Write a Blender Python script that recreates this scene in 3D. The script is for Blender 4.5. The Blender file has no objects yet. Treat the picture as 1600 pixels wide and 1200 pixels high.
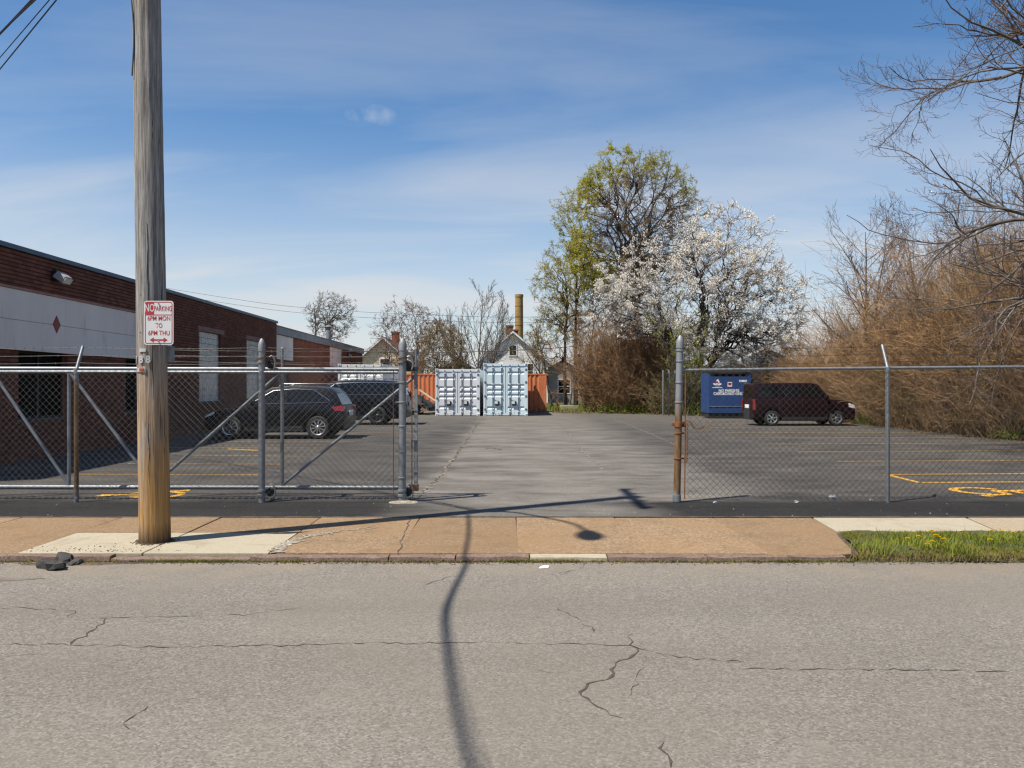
import bpy, bmesh, math, random
import numpy as np
from mathutils import Vector, Matrix, Quaternion

S = bpy.context.scene
COL = S.collection
R = math.radians
PI = math.pi

# ------------------------------------------------------------------ camera, sky, sun, exposure
EYE = 1.65
FPX = 1244.4                      # focal length in photo pixels (1600 wide)
cam_d = bpy.data.cameras.new('camera')
cam_d.sensor_width = 36.0
cam_d.lens = 28.0
cam_d.clip_start = 0.05
cam_d.clip_end = 3000.0
cam_d.shift_y = 3.0 / 1600.0
cam = bpy.data.objects.new('camera', cam_d)
cam.location = (0, 0, EYE)
cam.rotation_euler = (R(90), 0, 0)
COL.objects.link(cam)
S.camera = cam

SUN_EL = 60.0
SH_AZ = 30.5                      # shadows run this many degrees from +X towards +Y
sdir = Vector((math.cos(R(SH_AZ)) * math.cos(R(SUN_EL)), math.sin(R(SH_AZ)) * math.cos(R(SUN_EL)), -math.sin(R(SUN_EL))))
sun_d = bpy.data.lights.new('sun', 'SUN')
sun_d.energy = 5.0
sun_d.angle = R(0.53)
sun_d.color = (1.0, 0.92, 0.79)
sun = bpy.data.objects.new('sun', sun_d)
sun.rotation_euler = sdir.to_track_quat('-Z', 'Y').to_euler()
sun.location = (-20, -12, 40)
COL.objects.link(sun)

world = bpy.data.worlds.new('World')
S.world = world
world.use_nodes = True
wn = world.node_tree
wn.nodes.clear()
def build_sky():
    N, L = wn.nodes, wn.links
    out = N.new('ShaderNodeOutputWorld')
    bg = N.new('ShaderNodeBackground'); bg.inputs['Strength'].default_value = 0.0775
    sky = N.new('ShaderNodeTexSky'); sky.sky_type = 'NISHITA'; sky.sun_disc = False
    sky.sun_elevation = R(SUN_EL)
    sky.sun_rotation = math.atan2(-sdir.x, -sdir.y)
    sky.altitude = 100; sky.air_density = 1.0; sky.dust_density = 0.25; sky.ozone_density = 3.0
    hs = N.new('ShaderNodeHueSaturation'); hs.inputs['Saturation'].default_value = 1.2; L.new(sky.outputs[0], hs.inputs['Color'])
    tc = N.new('ShaderNodeTexCoord')
    sep = N.new('ShaderNodeSeparateXYZ'); L.new(tc.outputs['Generated'], sep.inputs[0])
    def mth(op, a, b=None, c=None, clamp=False):
        m = N.new('ShaderNodeMath'); m.operation = op; m.use_clamp = clamp
        for i, v in enumerate((a, b, c)):
            if v is None: continue
            if isinstance(v, (int, float)): m.inputs[i].default_value = v
            else: L.new(v, m.inputs[i])
        return m.outputs[0]
    # project the view direction on a flat cloud layer
    zz = mth('ADD', mth('MAXIMUM', sep.outputs[2], 0.0), 0.14)
    u = mth('DIVIDE', sep.outputs[0], zz); v = mth('DIVIDE', sep.outputs[1], zz)
    cmb = N.new('ShaderNodeCombineXYZ'); L.new(u, cmb.inputs[0]); L.new(v, cmb.inputs[1])
    mp = N.new('ShaderNodeMapping'); L.new(cmb.outputs[0], mp.inputs[0])
    mp.inputs['Rotation'].default_value = (0, 0, R(24)); mp.inputs['Scale'].default_value = (0.42, 0.95, 1)
    mp.inputs['Location'].default_value = (1.9, 0.35, 0)
    n1 = N.new('ShaderNodeTexNoise'); L.new(mp.outputs[0], n1.inputs[0])
    n1.inputs['Scale'].default_value = 1.25; n1.inputs['Detail'].default_value = 11; n1.inputs['Roughness'].default_value = 0.52; n1.inputs['Distortion'].default_value = 0.7
    r1 = N.new('ShaderNodeMapRange'); L.new(n1.outputs[0], r1.inputs[0])
    r1.inputs[1].default_value = 0.45; r1.inputs[2].default_value = 0.78; r1.inputs[3].default_value = 0; r1.inputs[4].default_value = 0.42
    # the one small puff
    d = Vector((-220, 1244, 423)).normalized()
    dx = mth('SUBTRACT', sep.outputs[0], d.x); dz = mth('SUBTRACT', sep.outputs[2], d.z)
    n2 = N.new('ShaderNodeTexNoise'); L.new(tc.outputs['Generated'], n2.inputs[0]); n2.inputs['Scale'].default_value = 38; n2.inputs['Detail'].default_value = 9
    e = mth('ADD', mth('POWER', mth('DIVIDE', dx, 0.033), 2.0), mth('POWER', mth('DIVIDE', dz, 0.014), 2.0))
    pf = mth('MULTIPLY', mth('SUBTRACT', 1.0, e, clamp=True), mth('MULTIPLY_ADD', n2.outputs[0], 2.4, -0.7, clamp=True))
    front = mth('GREATER_THAN', sep.outputs[1], 0.0)
    pf = mth('MULTIPLY', mth('MULTIPLY', pf, front), 0.55)
    # pale air near the horizon
    hz = N.new('ShaderNodeMapRange'); L.new(sep.outputs[2], hz.inputs[0]); hz.interpolation_type = 'SMOOTHSTEP'
    hz.inputs[1].default_value = 0.0; hz.inputs[2].default_value = 0.34; hz.inputs[3].default_value = 0.88; hz.inputs[4].default_value = 0.0
    tot = mth('MAXIMUM', mth('ADD', r1.outputs[0], mth('MULTIPLY', hz.outputs[0], mth('MULTIPLY_ADD', n1.outputs[0], 1.3, 0.3))), pf, clamp=True)
    mix = N.new('ShaderNodeMix'); mix.data_type = 'RGBA'
    L.new(tot, mix.inputs[0]); L.new(hs.outputs[0], mix.inputs[6]); mix.inputs[7].default_value = (5.3, 5.45, 5.6, 1)
    L.new(mix.outputs[2], bg.inputs[0]); L.new(bg.outputs[0], out.inputs[0])
build_sky()

S.render.engine = 'CYCLES'
S.view_settings.view_transform = 'Standard'
S.view_settings.look = 'None'
S.view_settings.exposure = 0.8
S.view_settings.gamma = 1.0
S.view_settings.use_curve_mapping = False
S.cycles.use_denoising = True
S.cycles.denoiser = 'OPENIMAGEDENOISE'
S.cycles.denoising_input_passes = 'RGB_ALBEDO_NORMAL'
S.cycles.denoising_prefilter = 'ACCURATE'
S.cycles.filter_width = 1.3
S.cycles.max_bounces = 6
S.cycles.transparent_max_bounces = 16

# ------------------------------------------------------------------ helpers
def gp(x, y, z=0.0):
    """photo pixel -> point on the horizontal plane at height z"""
    d = FPX * (EYE - z) / (y - 603.0)
    return Vector(((x - 800.0) * d / FPX, d, z))
def at(x, y, d):
    """photo pixel at depth d"""
    return Vector(((x - 800.0) * d / FPX, d, EYE + (603.0 - y) * d / FPX))

def link(o, parent=None):
    COL.objects.link(o)
    if parent is not None: o.parent = parent
    return o
def tag(o, label, cat, group=None, kind=None):
    if label: o['label'] = label
    if cat: o['category'] = cat
    if group: o['group'] = group
    if kind: o['kind'] = kind
    return o
def thing(name, label, cat, loc=(0, 0, 0), rz=0.0, group=None):
    o = bpy.data.objects.new(name, None); o.empty_display_size = 0.2
    o.location = loc; o.rotation_euler = (0, 0, rz)
    COL.objects.link(o)
    return tag(o, label, cat, group)

class MB:
    """collects shapes into one mesh"""
    def __init__(s): s.v = []; s.f = []; s.n = 0
    def add(s, verts, faces):
        b = s.n
        s.v.extend([tuple(p) for p in verts]); s.n += len(verts)
        s.f.extend([tuple(i + b for i in f) for f in faces])
        return s
    def box(s, c, d, rot=None, taper=1.0):
        hx, hy, hz = d[0] / 2, d[1] / 2, d[2] / 2
        P = []
        for z in (-hz, hz):
            k = taper if z > 0 else 1.0
            for (x, y) in ((-hx, -hy), (hx, -hy), (hx, hy), (-hx, hy)): P.append(Vector((x * k, y * k, z)))
        if rot is not None: P = [rot @ p for p in P]
        c = Vector(c)
        return s.add([p + c for p in P], [(3, 2, 1, 0), (4, 5, 6, 7), (0, 1, 5, 4), (1, 2, 6, 5), (2, 3, 7, 6), (3, 0, 4, 7)])
    def bb(s, x0, x1, y0, y1, z0, z1):
        return s.box(((x0 + x1) / 2, (y0 + y1) / 2, (z0 + z1) / 2), (abs(x1 - x0), abs(y1 - y0), abs(z1 - z0)))
    def tube(s, pts, r, k=8, caps=True):
        pts = [Vector(p) for p in pts]; n = len(pts)
        rr = r if isinstance(r, (list, tuple)) else [r] * n
        V = []; ref = None
        for i, p in enumerate(pts):
            t = (pts[min(i + 1, n - 1)] - pts[max(i - 1, 0)])
            if t.length < 1e-9: t = Vector((0, 0, 1))
            t.normalize()
            if ref is None:
                ref = Vector((0, 0, 1)) if abs(t.z) < 0.9 else Vector((1, 0, 0))
            u = t.cross(ref)
            if u.length < 1e-6: ref = Vector((0.3, 1, 0.1)); u = t.cross(ref)
            u.normalize(); w = u.cross(t); ref = w
            for j in range(k):
                a = 2 * PI * j / k
                V.append(p + (u * math.cos(a) + w * math.sin(a)) * rr[i])
        F = []
        for i in range(n - 1):
            for j in range(k):
                F.append((i * k + j, i * k + (j + 1) % k, (i + 1) * k + (j + 1) % k, (i + 1) * k + j))
        if caps:
            F.append(tuple(range(k))); F.append(tuple(reversed(range((n - 1) * k, n * k))))
        return s.add(V, F)
    def lathe(s, prof, k=24, M=None, caps=True):
        """prof: list of (r, h) round local Z"""
        V = []
        for (r, h) in prof:
            for j in range(k):
                a = 2 * PI * j / k
                V.append(Vector((r * math.cos(a), r * math.sin(a), h)))
        if M is not None: V = [M @ p for p in V]
        F = []; n = len(prof)
        for i in range(n - 1):
            for j in range(k):
                F.append((i * k + j, i * k + (j + 1) % k, (i + 1) * k + (j + 1) % k, (i + 1) * k + j))
        if caps:
            F.append(tuple(reversed(range(k)))); F.append(tuple(range((n - 1) * k, n * k)))
        return s.add(V, F)
    def prism(s, poly, fn0, fn1):
        """two copies of an outline joined: fn(p)->Vector"""
        n = len(poly)
        V = [fn0(p) for p in poly] + [fn1(p) for p in poly]
        F = [tuple(reversed(range(n))), tuple(range(n, 2 * n))]
        for i in range(n):
            j = (i + 1) % n
            F.append((i, j, n + j, n + i))
        return s.add(V, F)
    def build(s, name, mat, parent=None, smooth=False, bevel=0.0, autosmooth=None):
        me = bpy.data.meshes.new(name)
        me.from_pydata(s.v, [], s.f); me.update()
        bm = bmesh.new(); bm.from_mesh(me)
        bmesh.ops.recalc_face_normals(bm, faces=bm.faces)
        if bevel > 0:
            ed = [e for e in bm.edges if len(e.link_faces) == 2 and e.calc_face_angle(0) > R(28)]
            bmesh.ops.bevel(bm, geom=ed, offset=bevel, segments=2, profile=0.6, affect='EDGES', clamp_overlap=True)
        if smooth:
            for f in bm.faces: f.smooth = True
            for e in bm.edges:
                if len(e.link_faces) == 2 and e.calc_face_angle(0) > R(autosmooth or 40): e.smooth = False
        bm.to_mesh(me); bm.free()
        me.materials.append(mat)
        o = bpy.data.objects.new(name, me)
        return link(o, parent)

def fast_mesh(name, verts, faces, mat, parent=None, smooth=False, kind=None):
    """verts (V,3), faces (F,k) arrays"""
    verts = np.ascontiguousarray(verts, dtype=np.float32); faces = np.ascontiguousarray(faces, dtype=np.int32)
    me = bpy.data.meshes.new(name)
    me.vertices.add(len(verts)); me.vertices.foreach_set('co', verts.ravel())
    k = faces.shape[1]
    me.loops.add(faces.size); me.loops.foreach_set('vertex_index', faces.ravel())
    me.polygons.add(len(faces))
    me.polygons.foreach_set('loop_start', np.arange(0, faces.size, k, dtype=np.int32))
    if smooth: me.polygons.foreach_set('use_smooth', np.ones(len(faces), dtype=bool))
    me.update(calc_edges=True)
    me.materials.append(mat)
    o = link(bpy.data.objects.new(name, me), parent)
    if kind: o['kind'] = kind
    return o

# ------------------------------------------------------------------ materials
MATS = {}
def new_mat(name):
    m = bpy.data.materials.new(name); m.use_nodes = True; ALB[0] = KEEP.get(name, 0.58)
    nt = m.node_tree; nt.nodes.clear()
    out = nt.nodes.new('ShaderNodeOutputMaterial'); b = nt.nodes.new('ShaderNodeBsdfPrincipled')
    nt.links.new(b.outputs[0], out.inputs[0])
    return m, nt, b
def noise(nt, vec, scale, detail=4, rough=0.55, dist=0.0):
    n = nt.nodes.new('ShaderNodeTexNoise'); nt.links.new(vec, n.inputs[0])
    n.inputs['Scale'].default_value = scale; n.inputs['Detail'].default_value = detail
    n.inputs['Roughness'].default_value = rough; n.inputs['Distortion'].default_value = dist
    return n.outputs[0]
def ramp(nt, fac, a, b, lo=0.0, hi=1.0, smooth=False):
    r = nt.nodes.new('ShaderNodeMapRange'); nt.links.new(fac, r.inputs[0])
    if smooth: r.interpolation_type = 'SMOOTHSTEP'
    r.inputs[1].default_value = a; r.inputs[2].default_value = b; r.inputs[3].default_value = lo; r.inputs[4].default_value = hi
    return r.outputs[0]
KEEP = {'brown_brush': 0.62, 'russet_brush': 0.66, 'dry_brush': 0.60, 'olive_brush': 0.7, 'pale_panel': 1.0, 'glass_block': 1.0, 'blue_grey_coping': 1.0, 'grey_fascia': 1.0, 'brown_stone': 1.0, 'red_trim': 1.0, 'red_diamond': 1.0, 'block_mortar': 1.0, 'container_white': 0.95, 'container_blue_grey': 0.95, 'container_grey': 0.95, 'container_orange': 0.8,
    'sign_white': 1.0, 'sign_red': 0.95, 'white_paint': 1.0, 'cream_siding': 0.9, 'grey_siding': 1.0, 'white_siding': 1.0, 'white_siding2': 1.0, 'bin_blue': 0.8, 'white_blossom': 0.92, 'zinc_digits': 0.9, 'lamp_lens': 1.0, 'lamp_grey': 1.0, 'red_lamp': 1.0, 'bud_green': 0.95, 'grass_green': 0.85, 'moss_green': 0.8, 'spring_green': 0.85, 'pale_roof': 0.8, 'yellow_buds': 0.75, 'dandelion_yellow': 0.8, 'yellow_line_paint': 0.72, 'yellow_line_worn': 0.72}
ALB = [1.0]     # how strongly a material's colours are scaled while it is being built
def mixc(nt, fac, a, b, mode='MIX'):
    m = nt.nodes.new('ShaderNodeMix'); m.data_type = 'RGBA'; m.blend_type = mode
    for s, v in ((m.inputs[0], fac), (m.inputs[6], a), (m.inputs[7], b)):
        if isinstance(v, (int, float)): s.default_value = v
        elif isinstance(v, tuple): s.default_value = (v[0] * ALB[0], v[1] * ALB[0], v[2] * ALB[0], 1)
        else: nt.links.new(v, s)
    return m.outputs[2]
def math_n(nt, op, a, b=None, clamp=False):
    m = nt.nodes.new('ShaderNodeMath'); m.operation = op; m.use_clamp = clamp
    for i, v in enumerate((a, b)):
        if v is None: continue
        if isinstance(v, (int, float)): m.inputs[i].default_value = v
        else: nt.links.new(v, m.inputs[i])
    return m.outputs[0]
def coords(nt, scale=(1, 1, 1), kind='Object'):
    tc = nt.nodes.new('ShaderNodeTexCoord')
    mp = nt.nodes.new('ShaderNodeMapping'); nt.links.new(tc.outputs[kind], mp.inputs[0]); mp.inputs['Scale'].default_value = scale
    return mp.outputs[0]
def bump(nt, b, h, strength=0.3, dist=0.01):
    n = nt.nodes.new('ShaderNodeBump'); nt.links.new(h, n.inputs['Height'])
    n.inputs['Strength'].default_value = strength; n.inputs['Distance'].default_value = dist
    nt.links.new(n.outputs[0], b.inputs['Normal'])
def M(name, c1, c2=None, scale=6.0, rough=0.6, metal=0.0, stretch=(1, 1, 1), bmp=0.0, bscale=None, bdist=0.005, c3=None, s3=1.0, lo3=0.55, hi3=0.7, spec=None, coat=0.0, detail=5, lo=0.3, hi=0.7):
    if name in MATS: return MATS[name]
    m, nt, b = new_mat(name)
    b.inputs['Roughness'].default_value = rough; b.inputs['Metallic'].default_value = metal
    if spec is not None: b.inputs['Specular IOR Level'].default_value = spec
    if coat: b.inputs['Coat Weight'].default_value = coat; b.inputs['Coat Roughness'].default_value = 0.05
    v = coords(nt, stretch)
    if c2 is None: b.inputs['Base Color'].default_value = (*c1, 1)     # plain paints keep their value
    else:
        c = mixc(nt, ramp(nt, noise(nt, v, scale, detail), lo, hi), c1, c2)
        if c3 is not None: c = mixc(nt, ramp(nt, noise(nt, v, s3, 6, 0.6), lo3, hi3), c, c3)
        nt.links.new(c, b.inputs['Base Color'])
    if bmp: bump(nt, b, noise(nt, v, bscale or scale * 3, 4), bmp, bdist)
    MATS[name] = m
    return m

def aggregate(name, dark, mid, light, grain, blotch, bl_amt=0.25, rough=0.9, bmp=0.5, tint=None, rand=0.0, stain=None, lanes=0.0):
    """stony surface: fine grain of dark, mid and light stones over slow blotches"""
    m, nt, b = new_mat(name)
    b.inputs['Roughness'].default_value = rough; b.inputs['Specular IOR Level'].default_value = 0.3
    v = coords(nt)
    vo = nt.nodes.new('ShaderNodeTexVoronoi'); nt.links.new(v, vo.inputs['Vector']); vo.inputs['Scale'].default_value = grain
    sp = nt.nodes.new('ShaderNodeSeparateColor'); nt.links.new(vo.outputs['Color'], sp.inputs[0])
    g = sp.outputs[0]
    c = mixc(nt, ramp(nt, g, 0.0, 0.45), dark, mid)
    c = mixc(nt, ramp(nt, g, 0.62, 1.0), c, light)
    f2 = noise(nt, v, grain * 0.35, 3, 0.7)
    c = mixc(nt, ramp(nt, f2, 0.3, 0.7, 0.0, 0.5), c, mid)
    n = noise(nt, v, blotch, 6, 0.62)
    c = mixc(nt, ramp(nt, n, 0.35, 0.68, 0, bl_amt), c, (dark[0] * 1.2, dark[1] * 1.2, dark[2] * 1.2))
    if tint is not None:
        c = mixc(nt, ramp(nt, noise(nt, v, blotch * 0.6, 5, 0.6, 0.5), 0.42, 0.68, 0, 0.75), c, tint)
    if lanes:
        ln = noise(nt, coords(nt, (0.10, 0.85, 1)), 0.9, 6, 0.6)
        c = mixc(nt, ramp(nt, ln, 0.40, 0.64, 0, lanes), c, (dark[0] * 1.25, dark[1] * 1.22, dark[2] * 1.2))
        c = mixc(nt, ramp(nt, noise(nt, v, 0.9, 5, 0.6, 1.0), 0.60, 0.72, 0, lanes * 1.2), c, (mid[0] * 1.22, mid[1] * 1.21, mid[2] * 1.2))
        c = mixc(nt, ramp(nt, noise(nt, v, 2.6, 3, 0.5, 0.6), 0.71, 0.76, 0, 0.45), c, dark)
        sy = nt.nodes.new('ShaderNodeSeparateXYZ'); nt.links.new(v, sy.inputs[0])     # dust washed towards the gutter
        c = mixc(nt, math_n(nt, 'MULTIPLY', ramp(nt, sy.outputs[1], 6.7, 7.6, 0, 0.55), ramp(nt, noise(nt, v, 1.7, 6, 0.65), 0.4, 0.65)), c, (0.36, 0.29, 0.21))
    if stain:
        c = mixc(nt, ramp(nt, noise(nt, v, 2.1, 8, 0.68, 0.8), 0.52, 0.70, 0, 0.75), c, stain)
        c = mixc(nt, ramp(nt, noise(nt, v, 9.0, 4, 0.6), 0.66, 0.74, 0, 0.5), c, (stain[0] * 0.55, stain[1] * 0.55, stain[2] * 0.55))
    if rand:
        oi = nt.nodes.new('ShaderNodeObjectInfo')
        c = mixc(nt, ramp(nt, oi.outputs['Random'], 0, 1, 0, rand), c, (dark[0] * 1.3, dark[1] * 1.3, dark[2] * 1.3))
    nt.links.new(c, b.inputs['Base Color'])
    bump(nt, b, math_n(nt, 'ADD', g, f2), bmp, 0.004)
    MATS[name] = m
    return m, nt, b

ROAD, _, _ = aggregate('road_asphalt', (0.125, 0.112, 0.098), (0.268, 0.246, 0.218), (0.45, 0.418, 0.375), 85, 0.55, 0.2, tint=(0.265, 0.235, 0.195), lanes=0.3)
TAN, _, _ = aggregate('tan_aggregate', (0.17, 0.108, 0.056), (0.385, 0.262, 0.155), (0.60, 0.46, 0.31), 60, 0.9, 0.22, tint=(0.40, 0.25, 0.128), rand=0.42, stain=(0.22, 0.15, 0.088))
TAN2, _, _ = aggregate('tan_concrete', (0.34, 0.27, 0.18), (0.50, 0.41, 0.29), (0.58, 0.5, 0.38), 60, 0.9, 0.25)
PALE, _, _ = aggregate('pale_concrete', (0.40, 0.35, 0.255), (0.545, 0.485, 0.365), (0.60, 0.545, 0.43), 90, 1.3, 0.16, bmp=0.2, rand=0.12, stain=(0.36, 0.31, 0.23))
CURB, _, _ = aggregate('red_granite', (0.13, 0.088, 0.068), (0.29, 0.20, 0.16), (0.40, 0.30, 0.25), 60, 3.0, 0.5)
DIRT, _, _ = aggregate('dirt', (0.06, 0.045, 0.03), (0.15, 0.11, 0.07), (0.26, 0.21, 0.15), 30, 0.5, 0.5)
GRASSY, _, _ = aggregate('rough_ground', (0.05, 0.055, 0.02), (0.12, 0.11, 0.05), (0.2, 0.17, 0.09), 12, 0.15, 0.5)

def lot_material():
    m, nt, b = new_mat('lot_asphalt')
    b.inputs['Roughness'].default_value = 0.92; b.inputs['Specular IOR Level'].default_value = 0.25
    v = coords(nt)
    sp = nt.nodes.new('ShaderNodeSeparateXYZ'); nt.links.new(v, sp.inputs[0])
    X, Y = sp.outputs[0], sp.outputs[1]
    vo = nt.nodes.new('ShaderNodeTexVoronoi'); nt.links.new(v, vo.inputs['Vector']); vo.inputs['Scale'].default_value = 60
    s2 = nt.nodes.new('ShaderNodeSeparateColor'); nt.links.new(vo.outputs['Color'], s2.inputs[0]); g = s2.outputs[0]
    big = noise(nt, v, 0.32, 6, 0.62, 0.4)
    vs = coords(nt, (0.6, 1.0, 1)); streak = noise(nt, vs, 1.1, 6, 0.62)
    # old drive lane (pale) between two worn edges
    wx = math_n(nt, 'ADD', X, math_n(nt, 'MULTIPLY', math_n(nt, 'SUBTRACT', noise(nt, v, 0.5, 4), 0.5), 1.5))
    lane = math_n(nt, 'MULTIPLY', ramp(nt, wx, -1.95, -1.2, smooth=True), ramp(nt, wx, 2.2, 4.6, 1, 0, smooth=True))
    lane = math_n(nt, 'MULTIPLY', lane, ramp(nt, streak, 0.25, 0.6, 0.55, 1.0))
    st2 = noise(nt, coords(nt, (0.5, 1.3, 1)), 1.7, 9, 0.7, 0.5)
    dark = mixc(nt, ramp(nt, streak, 0.36, 0.66), (0.05, 0.047, 0.046), (0.125, 0.114, 0.103))
    dark = mixc(nt, ramp(nt, st2, 0.52, 0.66, 0, 0.65), dark, (0.185, 0.17, 0.152)); dark = mixc(nt, ramp(nt, st2, 0.46, 0.34, 0, 0.6), dark, (0.035, 0.033, 0.033))
    dark = mixc(nt, ramp(nt, big, 0.5, 0.72, 0, 0.6), dark, (0.145, 0.132, 0.118))
    pale = mixc(nt, ramp(nt, streak, 0.3, 0.62), (0.175, 0.16, 0.143), (0.265, 0.245, 0.222))
    pale = mixc(nt, ramp(nt, big, 0.54, 0.74, 0, 0.4), pale, (0.12, 0.11, 0.10)); pale = mixc(nt, ramp(nt, st2, 0.53, 0.68, 0, 0.5), pale, (0.31, 0.285, 0.255)); pale = mixc(nt, ramp(nt, st2, 0.44, 0.33, 0, 0.5), pale, (0.09, 0.083, 0.076))
    c = mixc(nt, lane, dark, pale)
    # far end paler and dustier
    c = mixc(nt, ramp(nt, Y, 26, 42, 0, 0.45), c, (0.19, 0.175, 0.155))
    # fresh black seal coat on the verge outside the fence, worn through in the drive
    wy = math_n(nt, 'ADD', Y, math_n(nt, 'MULTIPLY', math_n(nt, 'SUBTRACT', noise(nt, v, 1.3, 4), 0.5), 0.35))
    strip = ramp(nt, wy, 11.25, 11.5, 1, 0)
    open_ = math_n(nt, 'MULTIPLY', ramp(nt, wx, -1.9, -0.7), ramp(nt, wx, 1.2, 2.3, 1, 0))
    strip = math_n(nt, 'MULTIPLY', strip, math_n(nt, 'SUBTRACT', 1.0, math_n(nt, 'MULTIPLY', open_, 0.92)))
    seal = mixc(nt, ramp(nt, streak, 0.3, 0.7), (0.012, 0.0115, 0.0115), (0.028, 0.026, 0.025))
    c = mixc(nt, strip, c, seal)
    c = mixc(nt, ramp(nt, g, 0.80, 1.0, 0, 0.16), c, (0.26, 0.245, 0.23))
    c = mixc(nt, ramp(nt, g, 0.25, 0.0, 0, 0.45), c, (0.03, 0.03, 0.03))
    nt.links.new(c, b.inputs['Base Color'])
    bump(nt, b, math_n(nt, 'ADD', g, streak), 0.4, 0.004)
    return m
LOT = lot_material()

def pole_material():
    m, nt, b = new_mat('pole_wood')
    b.inputs['Roughness'].default_value = 0.88; b.inputs['Specular IOR Level'].default_value = 0.25
    v = coords(nt, (14, 14, 0.55)); v2 = coords(nt, (3, 3, 0.7)); v0 = coords(nt)
    sp = nt.nodes.new('ShaderNodeSeparateXYZ'); nt.links.new(v0, sp.inputs[0])
    gr = noise(nt, v, 2.2, 7, 0.65, 0.4); fine = noise(nt, coords(nt, (60, 60, 1.2)), 2.5, 5, 0.6)
    bl = noise(nt, v2, 1.7, 5, 0.6)
    c = mixc(nt, ramp(nt, gr, 0.33, 0.66), (0.23, 0.222, 0.218), (0.68, 0.66, 0.64))
    mid_ = noise(nt, coords(nt, (30, 30, 0.8)), 2.0, 5, 0.65, 0.3)
    c = mixc(nt, ramp(nt, mid_, 0.56, 0.68, 0, 0.75), c, (0.115, 0.104, 0.098)); c = mixc(nt, ramp(nt, mid_, 0.42, 0.32, 0, 0.6), c, (0.70, 0.67, 0.63))
    c = mixc(nt, ramp(nt, fine, 0.38, 0.58, 0.5, 0.0), c, (0.12, 0.10, 0.085))
    # bare yellow wood where the grey skin is rubbed off, mostly low on the pole
    k = math_n(nt, 'MULTIPLY', ramp(nt, math_n(nt, 'ADD', sp.outputs[2], math_n(nt, 'MULTIPLY', bl, 1.2)), 1.3, 3.0, 1, 0), ramp(nt, bl, 0.30, 0.50))
    c = mixc(nt, math_n(nt, 'MULTIPLY', k, 0.9, clamp=True), c, mixc(nt, ramp(nt, gr, 0.3, 0.7), (0.36, 0.16, 0.035), (0.80, 0.47, 0.15)))
    k2 = math_n(nt, 'MULTIPLY', ramp(nt, sp.outputs[2], 2.1, 2.9, 0, 1), ramp(nt, bl, 0.58, 0.66, 0, 0.45))
    c = mixc(nt, k2, c, (0.52, 0.42, 0.27))
    # damp creosote foot
    foot = ramp(nt, math_n(nt, 'ADD', sp.outputs[2], math_n(nt, 'MULTIPLY', gr, 0.16)), 0.10, 0.30, 0.85, 0)
    c = mixc(nt, foot, c, (0.045, 0.035, 0.026))
    ck = ramp(nt, noise(nt, coords(nt, (40, 40, 0.9)), 1.3, 2), 0.62, 0.68, 0, 0.75)
    c = mixc(nt, ck, c, (0.05, 0.042, 0.035))
    nt.links.new(c, b.inputs['Base Color'])
    bump(nt, b, math_n(nt, 'ADD', gr, fine), 0.7, 0.012)
    return m
POLE = pole_material()

def brick_material(name, c1, c2, mortar):
    m, nt, b = new_mat(name)
    b.inputs['Roughness'].default_value = 0.9; b.inputs['Specular IOR Level'].default_value = 0.2
    tc = nt.nodes.new('ShaderNodeTexCoord'); sp = nt.nodes.new('ShaderNodeSeparateXYZ'); nt.links.new(tc.outputs['Object'], sp.inputs[0])
    cb = nt.nodes.new('ShaderNodeCombineXYZ')
    nt.links.new(math_n(nt, 'ADD', sp.outputs[1], sp.outputs[0]), cb.inputs[0]); nt.links.new(sp.outputs[2], cb.inputs[1])
    bt = nt.nodes.new('ShaderNodeTexBrick'); nt.links.new(cb.outputs[0], bt.inputs[0])
    bt.inputs['Color1'].default_value = (*c1, 1); bt.inputs['Color2'].default_value = (*c2, 1); bt.inputs['Mortar'].default_value = (*mortar, 1)
    bt.inputs['Scale'].default_value = 1.0; bt.inputs['Mortar Size'].default_value = 0.006; bt.inputs['Brick Width'].default_value = 0.21; bt.inputs['Row Height'].default_value = 0.09
    n = noise(nt, coords(nt), 0.7, 5)
    c = mixc(nt, ramp(nt, n, 0.35, 0.7, 0, 0.5), bt.outputs[0], (c1[0] * 0.55, c1[1] * 0.5, c1[2] * 0.5))
    nt.links.new(c, b.inputs['Base Color'])
    bump(nt, b, bt.outputs[1], -0.3, 0.004)
    return m
BRICK = brick_material('brown_brick', (0.22, 0.092, 0.062), (0.13, 0.05, 0.036), (0.09, 0.062, 0.05))
BRICK2 = brick_material('red_brick', (0.29, 0.105, 0.068), (0.20, 0.075, 0.05), (0.13, 0.09, 0.07))
BRICKY = brick_material('yellow_brick', (0.36, 0.235, 0.085), (0.28, 0.175, 0.06), (0.2, 0.15, 0.09))

GALV = M('galvanised', (0.27, 0.295, 0.325), (0.41, 0.44, 0.475), 14, 0.5, 0.55, bmp=0.05)
GALVD = M('galvanised_dull', (0.27, 0.285, 0.30), (0.42, 0.44, 0.46), 10, 0.6, 0.4)
WIRE = M('fence_wire', (0.22, 0.215, 0.205), (0.34, 0.335, 0.325), 3, 0.5, 0.5)
WIRER = M('fence_wire_dark', (0.09, 0.083, 0.076), (0.17, 0.16, 0.15), 3, 0.6, 0.3)  # darker tone of the fence wire
RUST = M('rust', (0.20, 0.075, 0.025), (0.36, 0.15, 0.05), 22, 0.85, 0.15, bmp=0.3, c3=(0.10, 0.05, 0.03), s3=9)
BLACK = M('black_cable', (0.018, 0.018, 0.02), None, rough=0.6)
DARKM = M('dark_metal', (0.03, 0.03, 0.033), (0.06, 0.06, 0.06), 5, 0.5, 0.4)
WHITE = M('white_paint', (0.62, 0.64, 0.66), (0.75, 0.76, 0.77), 5, 0.5)
YELL = None
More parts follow.
